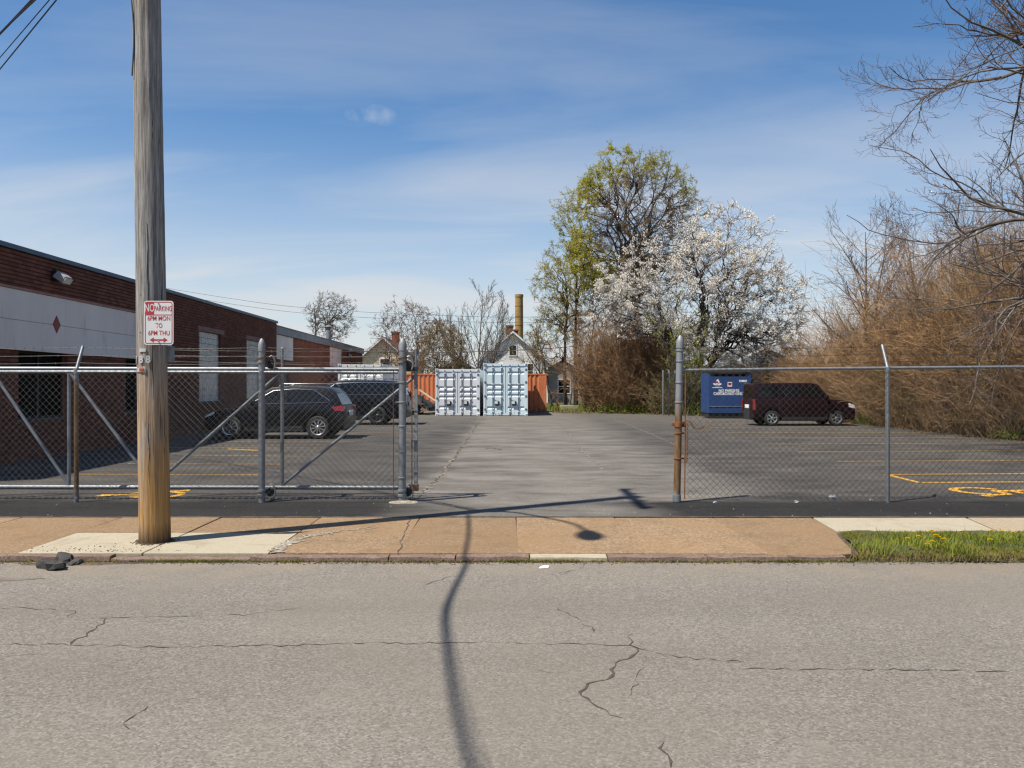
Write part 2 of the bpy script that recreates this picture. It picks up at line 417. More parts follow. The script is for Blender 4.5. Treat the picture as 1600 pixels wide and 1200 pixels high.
def paint_material(name, col, wear=0.5, under=(0.06, 0.057, 0.055)):
    m, nt, b = new_mat(name); b.inputs['Roughness'].default_value = 0.75
    v = coords(nt)
    f = ramp(nt, noise(nt, v, 16, 6, 0.7), wear - 0.09, wear + 0.02, 1, 0)
    f2 = ramp(nt, noise(nt, v, 1.6, 4, 0.6), 0.35, 0.65, 0.35, 1)
    c = mixc(nt, math_n(nt, 'MULTIPLY', f, 0.85), mixc(nt, f2, (col[0] * 0.72, col[1] * 0.68, col[2] * 0.7), col), under)
    nt.links.new(c, b.inputs['Base Color'])
    return m
YELL = paint_material('yellow_line_paint', (0.68, 0.37, 0.035), 0.42)
YELLF = paint_material('yellow_line_worn', (0.46, 0.27, 0.055), 0.48)
GLASS = M('dark_glass', (0.006, 0.007, 0.008), None, rough=0.05, spec=0.4)
rng = np.random.default_rng(7)
random.seed(7)

# ------------------------------------------------------------------ ground, road, lot, sidewalk
def sheet(name, poly, z, mat, parent=None):
    me = bpy.data.meshes.new(name)
    me.from_pydata([(p[0], p[1], z if len(p) < 3 else p[2]) for p in poly], [], [tuple(range(len(poly)))])
    bm = bmesh.new(); bm.from_mesh(me); bmesh.ops.recalc_face_normals(bm, faces=bm.faces)
    for f in bm.faces:
        if f.normal.z < 0: f.normal_flip()
    bm.to_mesh(me); bm.free()
    me.materials.append(mat)
    return link(bpy.data.objects.new(name, me), parent)
def struct(o, label=None):
    o['kind'] = 'structure'
    if label: o['label'] = label
    return o
struct(sheet('ground', [(-900, -300), (900, -300), (900, 2200), (-900, 2200)], -0.10, GRASSY), 'rough grassy ground beyond the parking lot')

def ribbon(mb, pts, w, z, wob=0.25):
    """flat strip along pts with uneven width"""
    n = len(pts); V = []; F = []
    for i, p in enumerate(pts):
        a = Vector(pts[max(i - 1, 0)][:2]); b = Vector(pts[min(i + 1, n - 1)][:2])
        t = (b - a).normalized(); nr = Vector((-t.y, t.x))
        ww = (w[i] if isinstance(w, (list, tuple)) else w) * (1 + random.uniform(-wob, wob))
        for s in (-0.5, 0.5):
            q = Vector(p[:2]) + nr * ww * s
            V.append((q.x, q.y, z))
    for i in range(n - 1): F.append((2 * i, 2 * i + 1, 2 * i + 3, 2 * i + 2))
    return mb.add(V, F)
def jag(pts, step=0.06, amp=0.02):
    out = []
    for a, b in zip(pts[:-1], pts[1:]):
        a = Vector(a); b = Vector(b); L = (b - a).length; n = max(2, int(L / step)); t = (b - a).normalized(); nr = Vector((-t.y, t.x))
        for i in range(n): out.append(a + (b - a) * (i / n) + nr * random.gauss(0, amp))
    out.append(Vector(pts[-1])); return out
ZR = -0.055
# street: near lane to the kerb with an uneven edge at the gutter
edge = []
x = -60.0
while x < 60:
    edge.append((x, 7.70 + 0.02 * math.sin(x * 2.3) + random.uniform(-0.012, 0.012))); x += 0.12 if abs(x) < 9 else 2.0
road = struct(sheet('road', [(-60, -7), (60, -7)] + list(reversed(edge)), ZR, ROAD), 'grey weathered asphalt street with fine cracks')
CRK = M('crack_dark', (0.05, 0.042, 0.035), (0.12, 0.105, 0.09), 20, 0.95)
CRK2 = M('crack_fill', (0.20, 0.175, 0.14), (0.30, 0.27, 0.23), 8, 0.95)
def crack(px, w, mat=CRK, parent=road, z=ZR + 0.003, step=0.05, amp=0.014, zp=ZR):
    pts = [tuple(gp(a, b, zp)[:2]) for a, b in px]
    pp = jag(pts, step, amp)
    ws = [w * random.choice((0.15, 0.3, 0.5, 0.8, 1.0, 1.3)) for _ in pp]; ws[0] = ws[-1] = w * 0.2
    mb = MB(); ribbon(mb, [(p.x, p.y) for p in pp], ws, z, 0.3)
    return mb.build('crack', mat, parent)
for px, w in [
    ([(0, 1006), (110, 1008), (280, 1012), (440, 1008), (620, 1005), (760, 1004), (870, 1006), (975, 1008), (1060, 1026), (1160, 1034)], 0.011),
    ([(1160, 1046), (1280, 1045), (1370, 1046), (1480, 1048), (1600, 1048)], 0.009),
    ([(110, 1008), (135, 990), (160, 975), (165, 966)], 0.016), ([(0, 950), (80, 952), (113, 955), (106, 966)], 0.008),
    ([(150, 966), (250, 965), (380, 961), (470, 950)], 0.008),
    ([(980, 990), (985, 1008), (1000, 1018), (962, 1036), (958, 1058), (925, 1070), (905, 1082), (915, 1092), (945, 1110), (972, 1122)], 0.022),
    ([(870, 950), (900, 965), (920, 980), (928, 988)], 0.012), ([(840, 1048), (885, 1050)], 0.010),
    ([(1030, 1160), (1040, 1180), (1048, 1200)], 0.012), ([(195, 1130), (215, 1115), (232, 1103)], 0.010), ([(195, 1130), (203, 1140)], 0.012),
    ([(0, 1026), (75, 1022)], 0.006), ([(1000, 1020), (1010, 1026), (980, 1090)], 0.005),
    ([(660, 915), (700, 902), (740, 898)], 0.008), ([(870, 896), (905, 890), (915, 880)], 0.008)]:
    crack(px, w)
# damp stain in the gutter
def blob_sheet(name, cx, cy, rx, ry, z, mat, parent=None, n=40, irr=0.16, rot=0.0):
    P = []
    ph = [random.uniform(0, 6.28) for _ in range(4)]
    for i in range(n):
        a = 2 * PI * i / n
        k = 1 + irr * (math.sin(2 * a + ph[0]) + 0.7 * math.sin(3 * a + ph[1]) + 0.5 * math.sin(5 * a + ph[2]) + 0.4 * math.sin(9 * a + ph[3])) / 2
        x_, y_ = rx * k * math.cos(a), ry * k * math.sin(a)
        P.append((cx + x_ * math.cos(rot) - y_ * math.sin(rot), cy + x_ * math.sin(rot) + y_ * math.cos(rot)))
    return sheet(name, P, z, mat, parent)
STAIN = M('gutter_stain', (0.15, 0.12, 0.09), (0.24, 0.21, 0.18), 3.5, 0.9, detail=8)
blob_sheet('stain', -4.9, 6.98, 0.75, 0.07, ZR + 0.003, STAIN, road, irr=0.3, rot=0.06)

# parking lot, one sheet from the back of the sidewalk to the far containers
lot_poly = [(-60, 10.0), (60, 10.0), (60, 20.5), (16.4, 21.5), (15.2, 26), (15.7, 34), (14.2, 38.5), (11.0, 43.5), (8.5, 47.5), (6.3, 50), (4.2, 51), (2.4, 52), (-30, 56), (-60, 56)]
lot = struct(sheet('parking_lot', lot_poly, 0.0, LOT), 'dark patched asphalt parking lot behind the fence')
def lot_crack(px, w, mat, step=0.12, amp=0.03):
    return crack(px, w, mat, lot, 0.004, step, amp, 0.0)
lot_crack([(655, 776), (678, 754), (690, 742), (700, 728), (716, 706), (728, 690), (738, 674), (750, 652)], 0.10, CRK2)
lot_crack([(652, 780), (674, 758), (688, 744), (700, 727), (715, 707), (729, 688), (741, 670), (750, 653)], 0.03, CRK)
lot_crack([(860, 657), (880, 668), (893, 684), (910, 705), (945, 735)], 0.05, CRK2)
lot_crack([(690, 786), (712, 790), (735, 798)], 0.035, CRK); lot_crack([(700, 702), (735, 698), (770, 697)], 0.05, CRK)
lot_crack([(752, 702), (775, 700), (782, 703)], 0.08, CRK); lot_crack([(640, 668), (668, 660)], 0.06, CRK2)
lot_crack([(960, 655), (1010, 675), (1055, 695)], 0.05, CRK2)
# seam between seal coat and sidewalk
mb = MB(); ribbon(mb, [(x_, 10.03) for x_ in np.linspace(-8, 8, 180)], 0.07, 0.0035, 0.7); mb.build('joint', M('joint_dirt', (0.05, 0.04, 0.03), (0.12, 0.1, 0.07), 9, 0.95), lot)

# painted stall lines
def stall_line(x0, y0, x1, y1, w=0.10, mat=YELLF):
    a, b = gp(x0, y0), gp(x1, y1)
    n = max(4, int((b - a).length / 0.12))
    mb = MB(); ribbon(mb, [tuple((a + (b - a) * (i / n))[:2]) for i in range(n + 1)], w, 0.004, 0.08)
    return mb.build('stall_line', mat, lot)
for l in [(1136, 676, 1500, 676), (1164, 684.5, 1580, 683), (1199, 694, 1700, 692), (1246, 706, 1800, 703.5), (1306, 721, 1900, 718), (1095, 663, 1380, 661), (1075, 656, 1200, 655), (1110, 668, 1430, 667)]: stall_line(*l)
stall_line(1384, 741.5, 1990, 738, 0.09, YELL); stall_line(1436, 754, 2080, 751, 0.10, YELL); stall_line(1384, 741.5, 1438, 754.5, 0.10, YELL)
for l in [(300, 690, 553, 690.5), (250, 699.5, 530, 700), (300, 711.5, 470, 713), (200, 724.5, 440, 725.5), (120, 741, 405, 742), (-120, 763, 240, 765), (350, 678, 640, 676)]: stall_line(*l, 0.09)
stall_line(355, 701.5, 404, 704, 0.16, YELL)
def access_symbol(cx, cy, s, ang):
    """painted wheelchair symbol; local y is its upright direction"""
    mb = MB(); V = lambda x_, y_: (cx + s * (x_ * math.cos(ang) - y_ * math.sin(ang)), cy + s * (x_ * math.sin(ang) + y_ * math.cos(ang)))
    ribbon(mb, [V(-0.05 + 0.33 * math.cos(a), 0.36 + 0.33 * math.sin(a)) for a in np.linspace(R(115), R(355), 26)], 0.12 * s, 0.004, 0.06)
    ribbon(mb, [V(-0.1, 1.0), V(-0.06, 0.8), V(-0.03, 0.52)], 0.14 * s, 0.0044, 0.04)
    ribbon(mb, [V(-0.05, 0.54), V(0.28, 0.54), V(0.42, 0.1), V(0.55, 0.16)], 0.12 * s, 0.0048, 0.04)
    ribbon(mb, [V(-0.05, 0.78), V(0.22, 0.76)], 0.1 * s, 0.0052, 0.04)
    ribbon(mb, [V(-0.22, 1.12), V(0.0, 1.12)], 0.2 * s, 0.0056, 0.05)
    return mb.build('access_symbol', YELL, lot)
access_symbol(6.95, 12.45, 1.15, R(-90)); access_symbol(-5.0, 12.1, 1.0, R(90))

# sidewalk: separate slabs
side = struct(sheet('sidewalk', [(-60, 7.86), (60, 7.86), (60, 10.0), (-60, 10.0)], -0.03, DIRT), 'tan aggregate sidewalk in front of the fence')
def slab(poly, mat, z=0.0, t=0.08):
    c = Vector((sum(p[0] for p in poly) / len(poly), sum(p[1] for p in poly) / len(poly)))
    dz = random.uniform(-0.004, 0.003)
    q = []
    for p in poly:
        d = Vector(p[:2]) - c; q.append(c + d * (1 - 0.010 / max(d.length, 0.1)))
    mb = MB(); mb.prism([(p.x, p.y) for p in q], lambda p: Vector((p[0], p[1], z - t)), lambda p: Vector((p[0], p[1], z + dz)))
    o = mb.build('slab', mat, side, bevel=0.009)
    return o
XJ = [-8.65, -7.4, -6.15, -4.9, -3.65, -2.4, -1.15, 0.05, 1.28, 2.52]
for i in range(len(XJ) - 1):
    a, b = XJ[i], XJ[i + 1]
    if a in (-4.9, -3.65):
        slab([(a, 8.96), (b, 8.96), (b, 10.0), (a, 10.0)], TAN)
        slab([(a, 7.86), (b, 7.86), (b, 8.96), (a, 8.96)], PALE)
    else:
        slab([(a, 7.86), (b + 0.03, 7.86), (b, 10.0), (a, 10.0)], TAN)
slab([(2.52, 7.8), (3.2, 7.8), (3.36, 7.86), (3.44, 8.05), (3.60, 8.75), (3.68, 9.06), (3.76, 10.0), (2.52, 10.0)], TAN)
slab([(3.77, 10.0), (3.69, 9.07), (5.52, 9.05), (5.70, 10.0)], PALE); slab([(5.71, 10.0), (5.53, 9.05), (7.3, 9.05), (7.35, 10.0)], TAN2); slab([(7.36, 10.0), (7.31, 9.05), (9.1, 9.05), (9.1, 10.0)], TAN2)
# worn grit patch beside the pale slabs and dark drips on them
GRIT, _, _ = aggregate('exposed_grit', (0.2, 0.17, 0.13), (0.42, 0.37, 0.30), (0.7, 0.66, 0.58), 45, 2, 0.3)
for kk_ in range(3):
    pp = jag([tuple(gp(a, b)[:2]) for a, b in [(432, 864), (444, 852), (464, 842), (500, 835), (545, 829), (590, 824)]], 0.05, 0.03 + 0.02 * kk_)
    mb = MB(); ribbon(mb, [(p.x, p.y) for p in pp], [max(0.012, (0.11 - 0.09 * i / len(pp)) * random.uniform(0.1, 1.0)) for i in range(len(pp))], 0.0062 + 0.0006 * kk_, 0.8); mb.build('worn_patch', GRIT, side)
mb = MB(); ribbon(mb, jag([tuple(gp(a, b)[:2]) for a, b in [(640, 812), (628, 845), (622, 866)]], 0.1, 0.01), 0.009, 0.0065, 0.5); mb.build('crack', CRK, side)
blob_sheet('brick_patch', -7.75, 9.55, 0.42, 0.12, 0.0068, M('brick_dust', (0.22, 0.07, 0.035), (0.33, 0.13, 0.07), 12, 0.9), side)

# kerb stones
curb = struct(sheet('curb', [(-60, 7.71), (3.3, 7.71), (3.3, 7.86), (-60, 7.86)], -0.05, DIRT), 'low worn reddish granite curb')
kx = -9.0
KJ = [-9.0, -7.6, -6.15, -5.35, -3.9, -2.55, -1.2, -0.55, 0.17, 0.93, 1.9, 2.7, 3.25]
for a, b in zip(KJ[:-1], KJ[1:]):
    if abs(a + 3.9) < 0.01: zt = -0.030
    else: zt = random.uniform(-0.012, -0.002)
    mb = MB(); nseg = max(3, int((b - a) / 0.14)); Vt = []
    for i in range(nseg + 1):
        x_ = a + 0.008 + (b - a - 0.016) * i / nseg
        Vt += [(x_, 7.715 + random.uniform(-0.012, 0.012), -0.12), (x_, 7.735 + random.uniform(-0.012, 0.01), zt + random.uniform(-0.014, 0.002)), (x_, 7.857, zt + random.uniform(-0.003, 0.003)), (x_, 7.857, -0.12)]
    F = []
    for i in range(nseg):
        for j in range(3): F.append((4 * i + j, 4 * i + j + 1, 4 * i + 5 + j, 4 * i + 4 + j))
    F += [(0, 1, 2, 3), tuple(4 * nseg + j for j in (3, 2, 1, 0))]
    mb.add(Vt, F); mb.build('curb_stone', PALE if abs(a - 0.17) < 0.01 else CURB, curb, smooth=True, autosmooth=35)

# verge soil under the grass
def verge():
    nx, ny = 90, 14; V = []; F = []
    for j in range(ny + 1):
        for i in range(nx + 1):
            v_ = j / ny; yq = 7.72 + 1.33 * v_; xs_ = float(np.interp(yq, [7.7, 7.86, 8.05, 8.75, 9.06], [3.3, 3.42, 3.49, 3.65, 3.73])); x_ = xs_ + (9.5 - xs_) * i / nx
            y0 = 7.72 + 0.03 * math.sin(x_ * 3.1) + 0.02 * math.sin(x_ * 9); y1 = 9.05
            y_ = y0 + (y1 - y0) * v_
            z_ = ZR - 0.01 + 0.06 * min(1, v_ * 4) + 0.012 * math.sin(x_ * 5 + y_ * 7) + random.uniform(-0.006, 0.006)
            V.append((x_, y_, z_))
    for j in range(ny):
        for i in range(nx): F.append((j * (nx + 1) + i, j * (nx + 1) + i + 1, (j + 1) * (nx + 1) + i + 1, (j + 1) * (nx + 1) + i))
    return fast_mesh('verge', np.array(V), np.array(F), M('verge_soil', (0.05, 0.062, 0.012), (0.10, 0.115, 0.022), 7, 0.95, c3=(0.12, 0.085, 0.045), s3=4.5, lo3=0.56, hi3=0.66, bmp=0.6, bscale=40), smooth=True)
struct(verge(), 'mossy verge strip between street and pale slabs')

# ------------------------------------------------------------------ vegetation helpers
def unit(a): return a / np.maximum(np.linalg.norm(a, axis=-1, keepdims=True), 1e-9)
def grow(p, d, L, r, npts, wander=0.15, up=0.0, taper=0.35, g=None, upv=(0, 0, 1)):
    """polylines for N branches; returns pts (N,npts,3), rad (N,npts)"""
    g = g or rng
    N = len(p); P = np.zeros((N, npts, 3)); P[:, 0] = p; d = unit(np.array(d, float)); step = (np.array(L) / (npts - 1))[:, None]
    upv = np.array(upv, float)
    for i in range(1, npts):
        d = unit(d + g.normal(0, wander, (N, 3)) + upv * up)
        P[:, i] = P[:, i - 1] + d * step
    t = np.linspace(0, 1, npts)[None]
    return P, np.array(r)[:, None] * (1 - (1 - taper) * t)
def spawn(P, Rr, m, tmin, tmax, ang, asd, lmul, rmul, Lpar, lfall=0.5, g=None, bias=None):
    """m children on each parent polyline"""
    g = g or rng
    N, n, _ = P.shape
    t = tmin + (tmax - tmin) * (np.arange(m)[None] + g.random((N, m))) / m
    f = t * (n - 1); i = np.minimum(f.astype(int), n - 2); w = (f - i)[..., None]
    ar = np.arange(N)[:, None]
    pos = P[ar, i] * (1 - w) + P[ar, i + 1] * w
    tan = unit(P[ar, i + 1] - P[ar, i])
    rad = Rr[ar, i] * (1 - w[..., 0]) + Rr[ar, i + 1] * w[..., 0]
    rv = unit(g.normal(0, 1, (N, m, 3))); side_ = unit(np.cross(tan, rv))
    if bias is not None: side_ = unit(side_ + np.array(bias))
    a = R(ang) + g.normal(0, R(asd), (N, m, 1))
    d = tan * np.cos(a) + side_ * np.sin(a)
    Lc = np.array(Lpar)[:, None] * lmul * (1 - lfall * t) * g.uniform(0.65, 1.25, (N, m))
    return pos.reshape(-1, 3), d.reshape(-1, 3), Lc.ravel(), (rad * rmul).ravel()
def tube_arrays(P, Rr, k):
    N, n, _ = P.shape
    T = np.empty_like(P); T[:, 1:-1] = P[:, 2:] - P[:, :-2]; T[:, 0] = P[:, 1] - P[:, 0]; T[:, -1] = P[:, -1] - P[:, -2]
    T = unit(T); mt = unit(P[:, -1] - P[:, 0])
    ref = np.where(np.abs(mt[:, 2:3]) < 0.8, np.array([[0, 0, 1.0]]), np.array([[1.0, 0.2, 0]]))
    U = unit(np.cross(T, ref[:, None])); W = np.cross(T, U)
    a = 2 * PI * np.arange(k) / k
    V = P[:, :, None] + Rr[:, :, None, None] * (np.cos(a)[None, None, :, None] * U[:, :, None] + np.sin(a)[None, None, :, None] * W[:, :, None])
    V = V.reshape(-1, 3)
    base = (np.arange(N) * n * k)[:, None, None] + (np.arange(n - 1) * k)[None, :, None]
    j = np.arange(k)[None, None]; j2 = (j + 1) % k
    F = np.stack([base + j, base + j2, base + k + j2, base + k + j], -1).reshape(-1, 4)
    return V, F
class Wood:
    def __init__(s): s.V = []; s.F = []; s.n = 0
    def add(s, P, Rr, k):
        V, F = tube_arrays(P, Rr, k); s.V.append(V); s.F.append(F + s.n); s.n += len(V)
    def build(s, name, mat, parent=None, kind=None):
        return fast_mesh(name, np.concatenate(s.V), np.concatenate(s.F), mat, parent, smooth=True, kind=kind)
def quads(C, size, name, mat, parent=None, g=None, aspect=1.0, upb=0.0, kind=None, D=None):
    """small leaf faces at centres C, folded a little by random orientation"""
    g = g or rng
    N = len(C); u = unit(g.normal(0, 1, (N, 3)) if D is None else D + g.normal(0, 0.5, (N, 3))); w = unit(np.cross(u, g.normal(0, 1, (N, 3)) + np.array([0, 0, upb])))
    s = (size * g.uniform(0.6, 1.3, N))[:, None]
    V = np.stack([C - u * s * aspect * 0.5, C + w * s * 0.42, C + u * s * aspect * 0.5, C - w * s * 0.42], 1).reshape(-1, 3)
    F = np.arange(4 * N).reshape(-1, 4)
    return fast_mesh(name, V, F, mat, parent, kind=kind)
def along(P, m, g=None, tmin=0.1):
    g = g or rng
    N, n, _ = P.shape
    t = tmin + (1 - tmin) * g.random((N, m)); f = t * (n - 1); i = np.minimum(f.astype(int), n - 2); w = (f - i)[..., None]; ar = np.arange(N)[:, None]
    return (P[ar, i] * (1 - w) + P[ar, i + 1] * w).reshape(-1, 3)
def leaf_mat(name, c1, c2, trans=0.35):
    m, nt, b = new_mat(name); nt.nodes.remove(b)
    out = nt.nodes['Material Output']
    d = nt.nodes.new('ShaderNodeBsdfDiffuse'); t = nt.nodes.new('ShaderNodeBsdfTranslucent'); mx = nt.nodes.new('ShaderNodeMixShader'); mx.inputs[0].default_value = trans
    c = mixc(nt, ramp(nt, noise(nt, coords(nt), 1.3, 5, 0.7), 0.35, 0.65), c1, c2)
    nt.links.new(c, d.inputs[0]); nt.links.new(c, t.inputs[0]); nt.links.new(d.outputs[0], mx.inputs[1]); nt.links.new(t.outputs[0], mx.inputs[2]); nt.links.new(mx.outputs[0], out.inputs[0])
    return m
BARK = M('grey_bark', (0.10, 0.08, 0.065), (0.20, 0.165, 0.135), 4, 0.9, stretch=(1, 1, 0.3))
BARKD = M('dark_bark', (0.055, 0.042, 0.034), (0.12, 0.095, 0.075), 4, 0.9, stretch=(1, 1, 0.3))
BARKR = M('reddish_twig', (0.13, 0.075, 0.055), (0.22, 0.14, 0.105), 2, 0.9)
BARKP = M('pale_bark', (0.17, 0.145, 0.125), (0.30, 0.26, 0.225), 3, 0.9)
TWIGB = M('brown_brush', (0.13, 0.072, 0.034), (0.62, 0.385, 0.19), 2.6, 0.95, detail=10, lo=0.38, hi=0.62)  # brown twigs; dark end of the range also paints in shaded gaps
TWIGR = M('russet_brush', (0.14, 0.075, 0.036), (0.52, 0.315, 0.165), 2.2, 0.95, detail=8, lo=0.36, hi=0.64)
BUD = leaf_mat('bud_green', (0.34, 0.35, 0.035), (0.52, 0.49, 0.075), 0.5)
BUDO = leaf_mat('bud_olive', (0.34, 0.24, 0.085), (0.50, 0.37, 0.14))
BUDR = leaf_mat('bud_red', (0.26, 0.11, 0.07), (0.34, 0.17, 0.10))
GREENL = leaf_mat('spring_green', (0.10, 0.16, 0.02), (0.22, 0.28, 0.045))
BLOS = leaf_mat('white_blossom', (0.88, 0.83, 0.75), (0.96, 0.93, 0.87), 0.48)
GRASSM = leaf_mat('grass_green', (0.12, 0.165, 0.025), (0.27, 0.31, 0.055), 0.35)
GRASSY2 = leaf_mat('moss_green', (0.13, 0.145, 0.016), (0.34, 0.31, 0.055), 0.35)
DRYM = leaf_mat('dry_grass', (0.20, 0.15, 0.07), (0.33, 0.26, 0.14), 0.2)
def A(*v): return np.array(v, float)

# ------------------------------------------------------------------ building parts helper
def part(mb, name, mat, parent, **kw):
    """like MB.build, for shapes given in world coordinates under an unrotated thing"""
    L = parent.location
    q = parent
    off = Vector(L)
    while q.parent is not None: q = q.parent; off += Vector(q.location)
    mb.v = [(p[0] - off.x, p[1] - off.y, p[2] - off.z) for p in mb.v]
    return mb.build(name, mat, parent, **kw)
def text_part(s, size, mat, parent, loc, name='lettering', sx=1.0, bold=0.0, rz=0.0, rx=90.0, depth=0.0, align='CENTER'):
    cu = bpy.data.curves.new('t', 'FONT'); cu.body = s; cu.size = size; cu.align_x = align; cu.align_y = 'CENTER'; cu.offset = bold; cu.extrude = depth; cu.resolution_u = 3
    o = bpy.data.objects.new('t', cu); COL.objects.link(o)
    bpy.context.view_layer.update()
    me = bpy.data.meshes.new_from_object(o.evaluated_get(bpy.context.evaluated_depsgraph_get()))
    bpy.data.objects.remove(o); bpy.data.curves.remove(cu)
    me.transform(Matrix.Translation(loc) @ Matrix.Rotation(rz, 4, 'Z') @ Matrix.Rotation(R(rx), 4, 'X') @ Matrix.Diagonal((sx, 1, 1, 1)))
    me.name = name; me.materials.clear(); me.materials.append(mat)
    return link(bpy.data.objects.new(name, me), parent)

# ------------------------------------------------------------------ brick warehouse on the left
bld = thing('brick_warehouse', 'long low dark brick warehouse with pale panel band and glass block windows', 'building', (-10.5, 0, 0), 0.0161)
def brick_wall(y0, y1, z0, z1, ops, x=0.0, th=0.3, c=0.09):
    mb = MB()
    cuts = sorted({y0, y1} | {o[0] for o in ops} | {o[1] for o in ops})
    cuts = [c_ for c_ in cuts if y0 <= c_ <= y1]
    for a, b in zip(cuts[:-1], cuts[1:]):
        mid = (a + b) / 2; iv = [(z0, z1)]
        for o in ops:
            if o[0] <= mid <= o[1]:
                nv = []
                for (p, q) in iv:
                    if o[2] > p: nv.append((p, min(q, o[2])))
                    if o[3] < q: nv.append((max(p, o[3]), q))
                iv = [i for i in nv if i[1] - i[0] > 0.01]
        for (p, q) in iv:
            mb.bb(x - th, x - 0.03, a, b, p, q)
            k = math.ceil(p / c - 1e-6)
            while k * c < q - 0.02:
                mb.bb(x - 0.05, x, a, b, k * c + 0.010, min(q, (k + 1) * c - 0.010)); k += 1
    return mb
OPS1 = [(13.6, 16.2, 0.9, 2.43), (17.4, 19.4, 0.9, 2.43), (22.4, 25.2, 0.9, 2.43), (27.9, 30.0, 1.09, 3.58), (33.15, 35.0, 1.09, 3.58)]
w1 = brick_wall(13.0, 37.6, 0, 4.6, OPS1).build('wall', BRICK, bld)
mb = MB(); mb.bb(-22, -0.012, 12.7, 13.0, 0, 4.6); mb.build('end_wall', BRICK, bld); mb = MB(); mb.bb(-22, -0.31, 37.3, 37.598, 0, 4.6); mb.build('end_wall', BRICK, bld)
w2 = brick_wall(37.61, 63.0, 0, 4.16, [(38.0, 41.7, 2.96, 4.16), (39.0, 41.0, 0.0, 2.5), (50.8, 54.4, 2.9, 4.16)], x=-0.3).build('wall', BRICK2, bld)
mb = MB(); mb.bb(-22, -0.312, 62.7, 63.0, 0, 4.16); mb.build('end_wall', BRICK2, bld)
mb = MB(); mb.bb(-22, -0.3, 12.75, 37.58, 4.3, 4.45); mb.build('roof', M('roof_felt', (0.05, 0.05, 0.052), (0.09, 0.09, 0.09), 1, 0.9), bld)
mb = MB(); mb.bb(-22, -0.6, 37.61, 63, 4.2, 4.3); mb.build('roof', MATS['roof_felt'], bld)
COPING = M('blue_grey_coping', (0.045, 0.085, 0.135), (0.075, 0.125, 0.18), 2, 0.45, 0.3)
mb = MB(); mb.bb(-0.36, 0.05, 12.65, 37.68, 4.602, 4.71); mb.build('coping', COPING, bld, bevel=0.01)
FASC = M('grey_fascia', (0.12, 0.14, 0.165), (0.19, 0.21, 0.235), 1.5, 0.55, 0.2)
y = 37.7
while y < 63.0:
    mb = MB(); mb.bb(-0.55, -0.18, y, min(y + 3.15, 63.05), 4.17, 4.54); mb.build('fascia', FASC, bld, bevel=0.01); y += 3.17
mb = MB(); mb.bb(-0.6, -0.16, 37.7, 63.06, 4.543, 4.58); mb.build('coping', COPING, bld)
PANEL = M('pale_panel', (0.64, 0.59, 0.54), (0.78, 0.725, 0.67), 0.8, 0.85, stretch=(1, 1, 0.35), c3=(0.50, 0.46, 0.42), s3=2.2, lo3=0.58, hi3=0.75)
y = 13.0
for i in range(4):
    for (za, zb) in ((2.43, 3.08), (3.088, 3.74)):
        mb = MB(); mb.bb(0.002, 0.05, y, y + 3.10, za, zb); mb.build('panel', PANEL, bld, bevel=0.005)
    y += 3.107
mb = MB(); mb.bb(0.002, 0.07, 13.0, 25.43, 3.745, 3.80); mb.build('trim', M('red_trim', (0.28, 0.11, 0.08), (0.36, 0.2, 0.16), 2, 0.7), bld, bevel=0.006)
DIAM = M('red_diamond', (0.20, 0.035, 0.025), (0.26, 0.055, 0.04), 6, 0.6)
for yy in (18.8, 24.1):
    mb = MB(); mb.prism([(yy - 0.16, 3.10), (yy, 2.89), (yy + 0.16, 3.10), (yy, 3.31)], lambda p: Vector((0.05, p[0], p[1])), lambda p: Vector((0.062, p[0], p[1]))); mb.build('diamond', DIAM, bld)
WFR = M('window_frame', (0.012, 0.012, 0.012), (0.02, 0.02, 0.02), 5, 0.7)
for o in OPS1[:3]:
    mb = MB(); n = max(2, round((o[1] - o[0]) / 0.95))
    for i in range(n + 1):
        yy = o[0] + (o[1] - o[0]) * i / n; mb.bb(-0.2, -0.14, yy - 0.025, yy + 0.025, o[2], o[3])
    mb.bb(-0.2, -0.142, o[0], o[1], o[2], o[2] + 0.05); mb.bb(-0.2, -0.142, o[0], o[1], o[3] - 0.05, o[3])
    f = mb.build('window', WFR, bld)
    for i in range(n):
        a = o[0] + (o[1] - o[0]) * i / n; b = o[0] + (o[1] - o[0]) * (i + 1) / n
        m2 = MB(); m2.bb(-0.175, -0.168, a + 0.026, b - 0.026, o[2] + 0.05, o[3] - 0.05); m2.build('pane', M('tinted_glass', (0.003, 0.003, 0.003), None, rough=0.6, spec=0.05), f)
    mb = MB(); mb.bb(-0.14, 0.05, o[0] - 0.05, o[1] + 0.05, o[2] - 0.07, o[2] + 0.001); mb.build('sill', M('stone_sill', (0.10, 0.08, 0.07), (0.15, 0.12, 0.11), 3, 0.8), bld)
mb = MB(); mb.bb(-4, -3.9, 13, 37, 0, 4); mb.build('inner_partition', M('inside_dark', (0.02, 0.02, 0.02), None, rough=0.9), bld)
GBLK = M('glass_block', (0.30, 0.335, 0.325), (0.46, 0.50, 0.48), 7, 0.25, c3=(0.22, 0.25, 0.245), s3=3)
MORT = M('block_mortar', (0.30, 0.30, 0.29), None, rough=0.9)
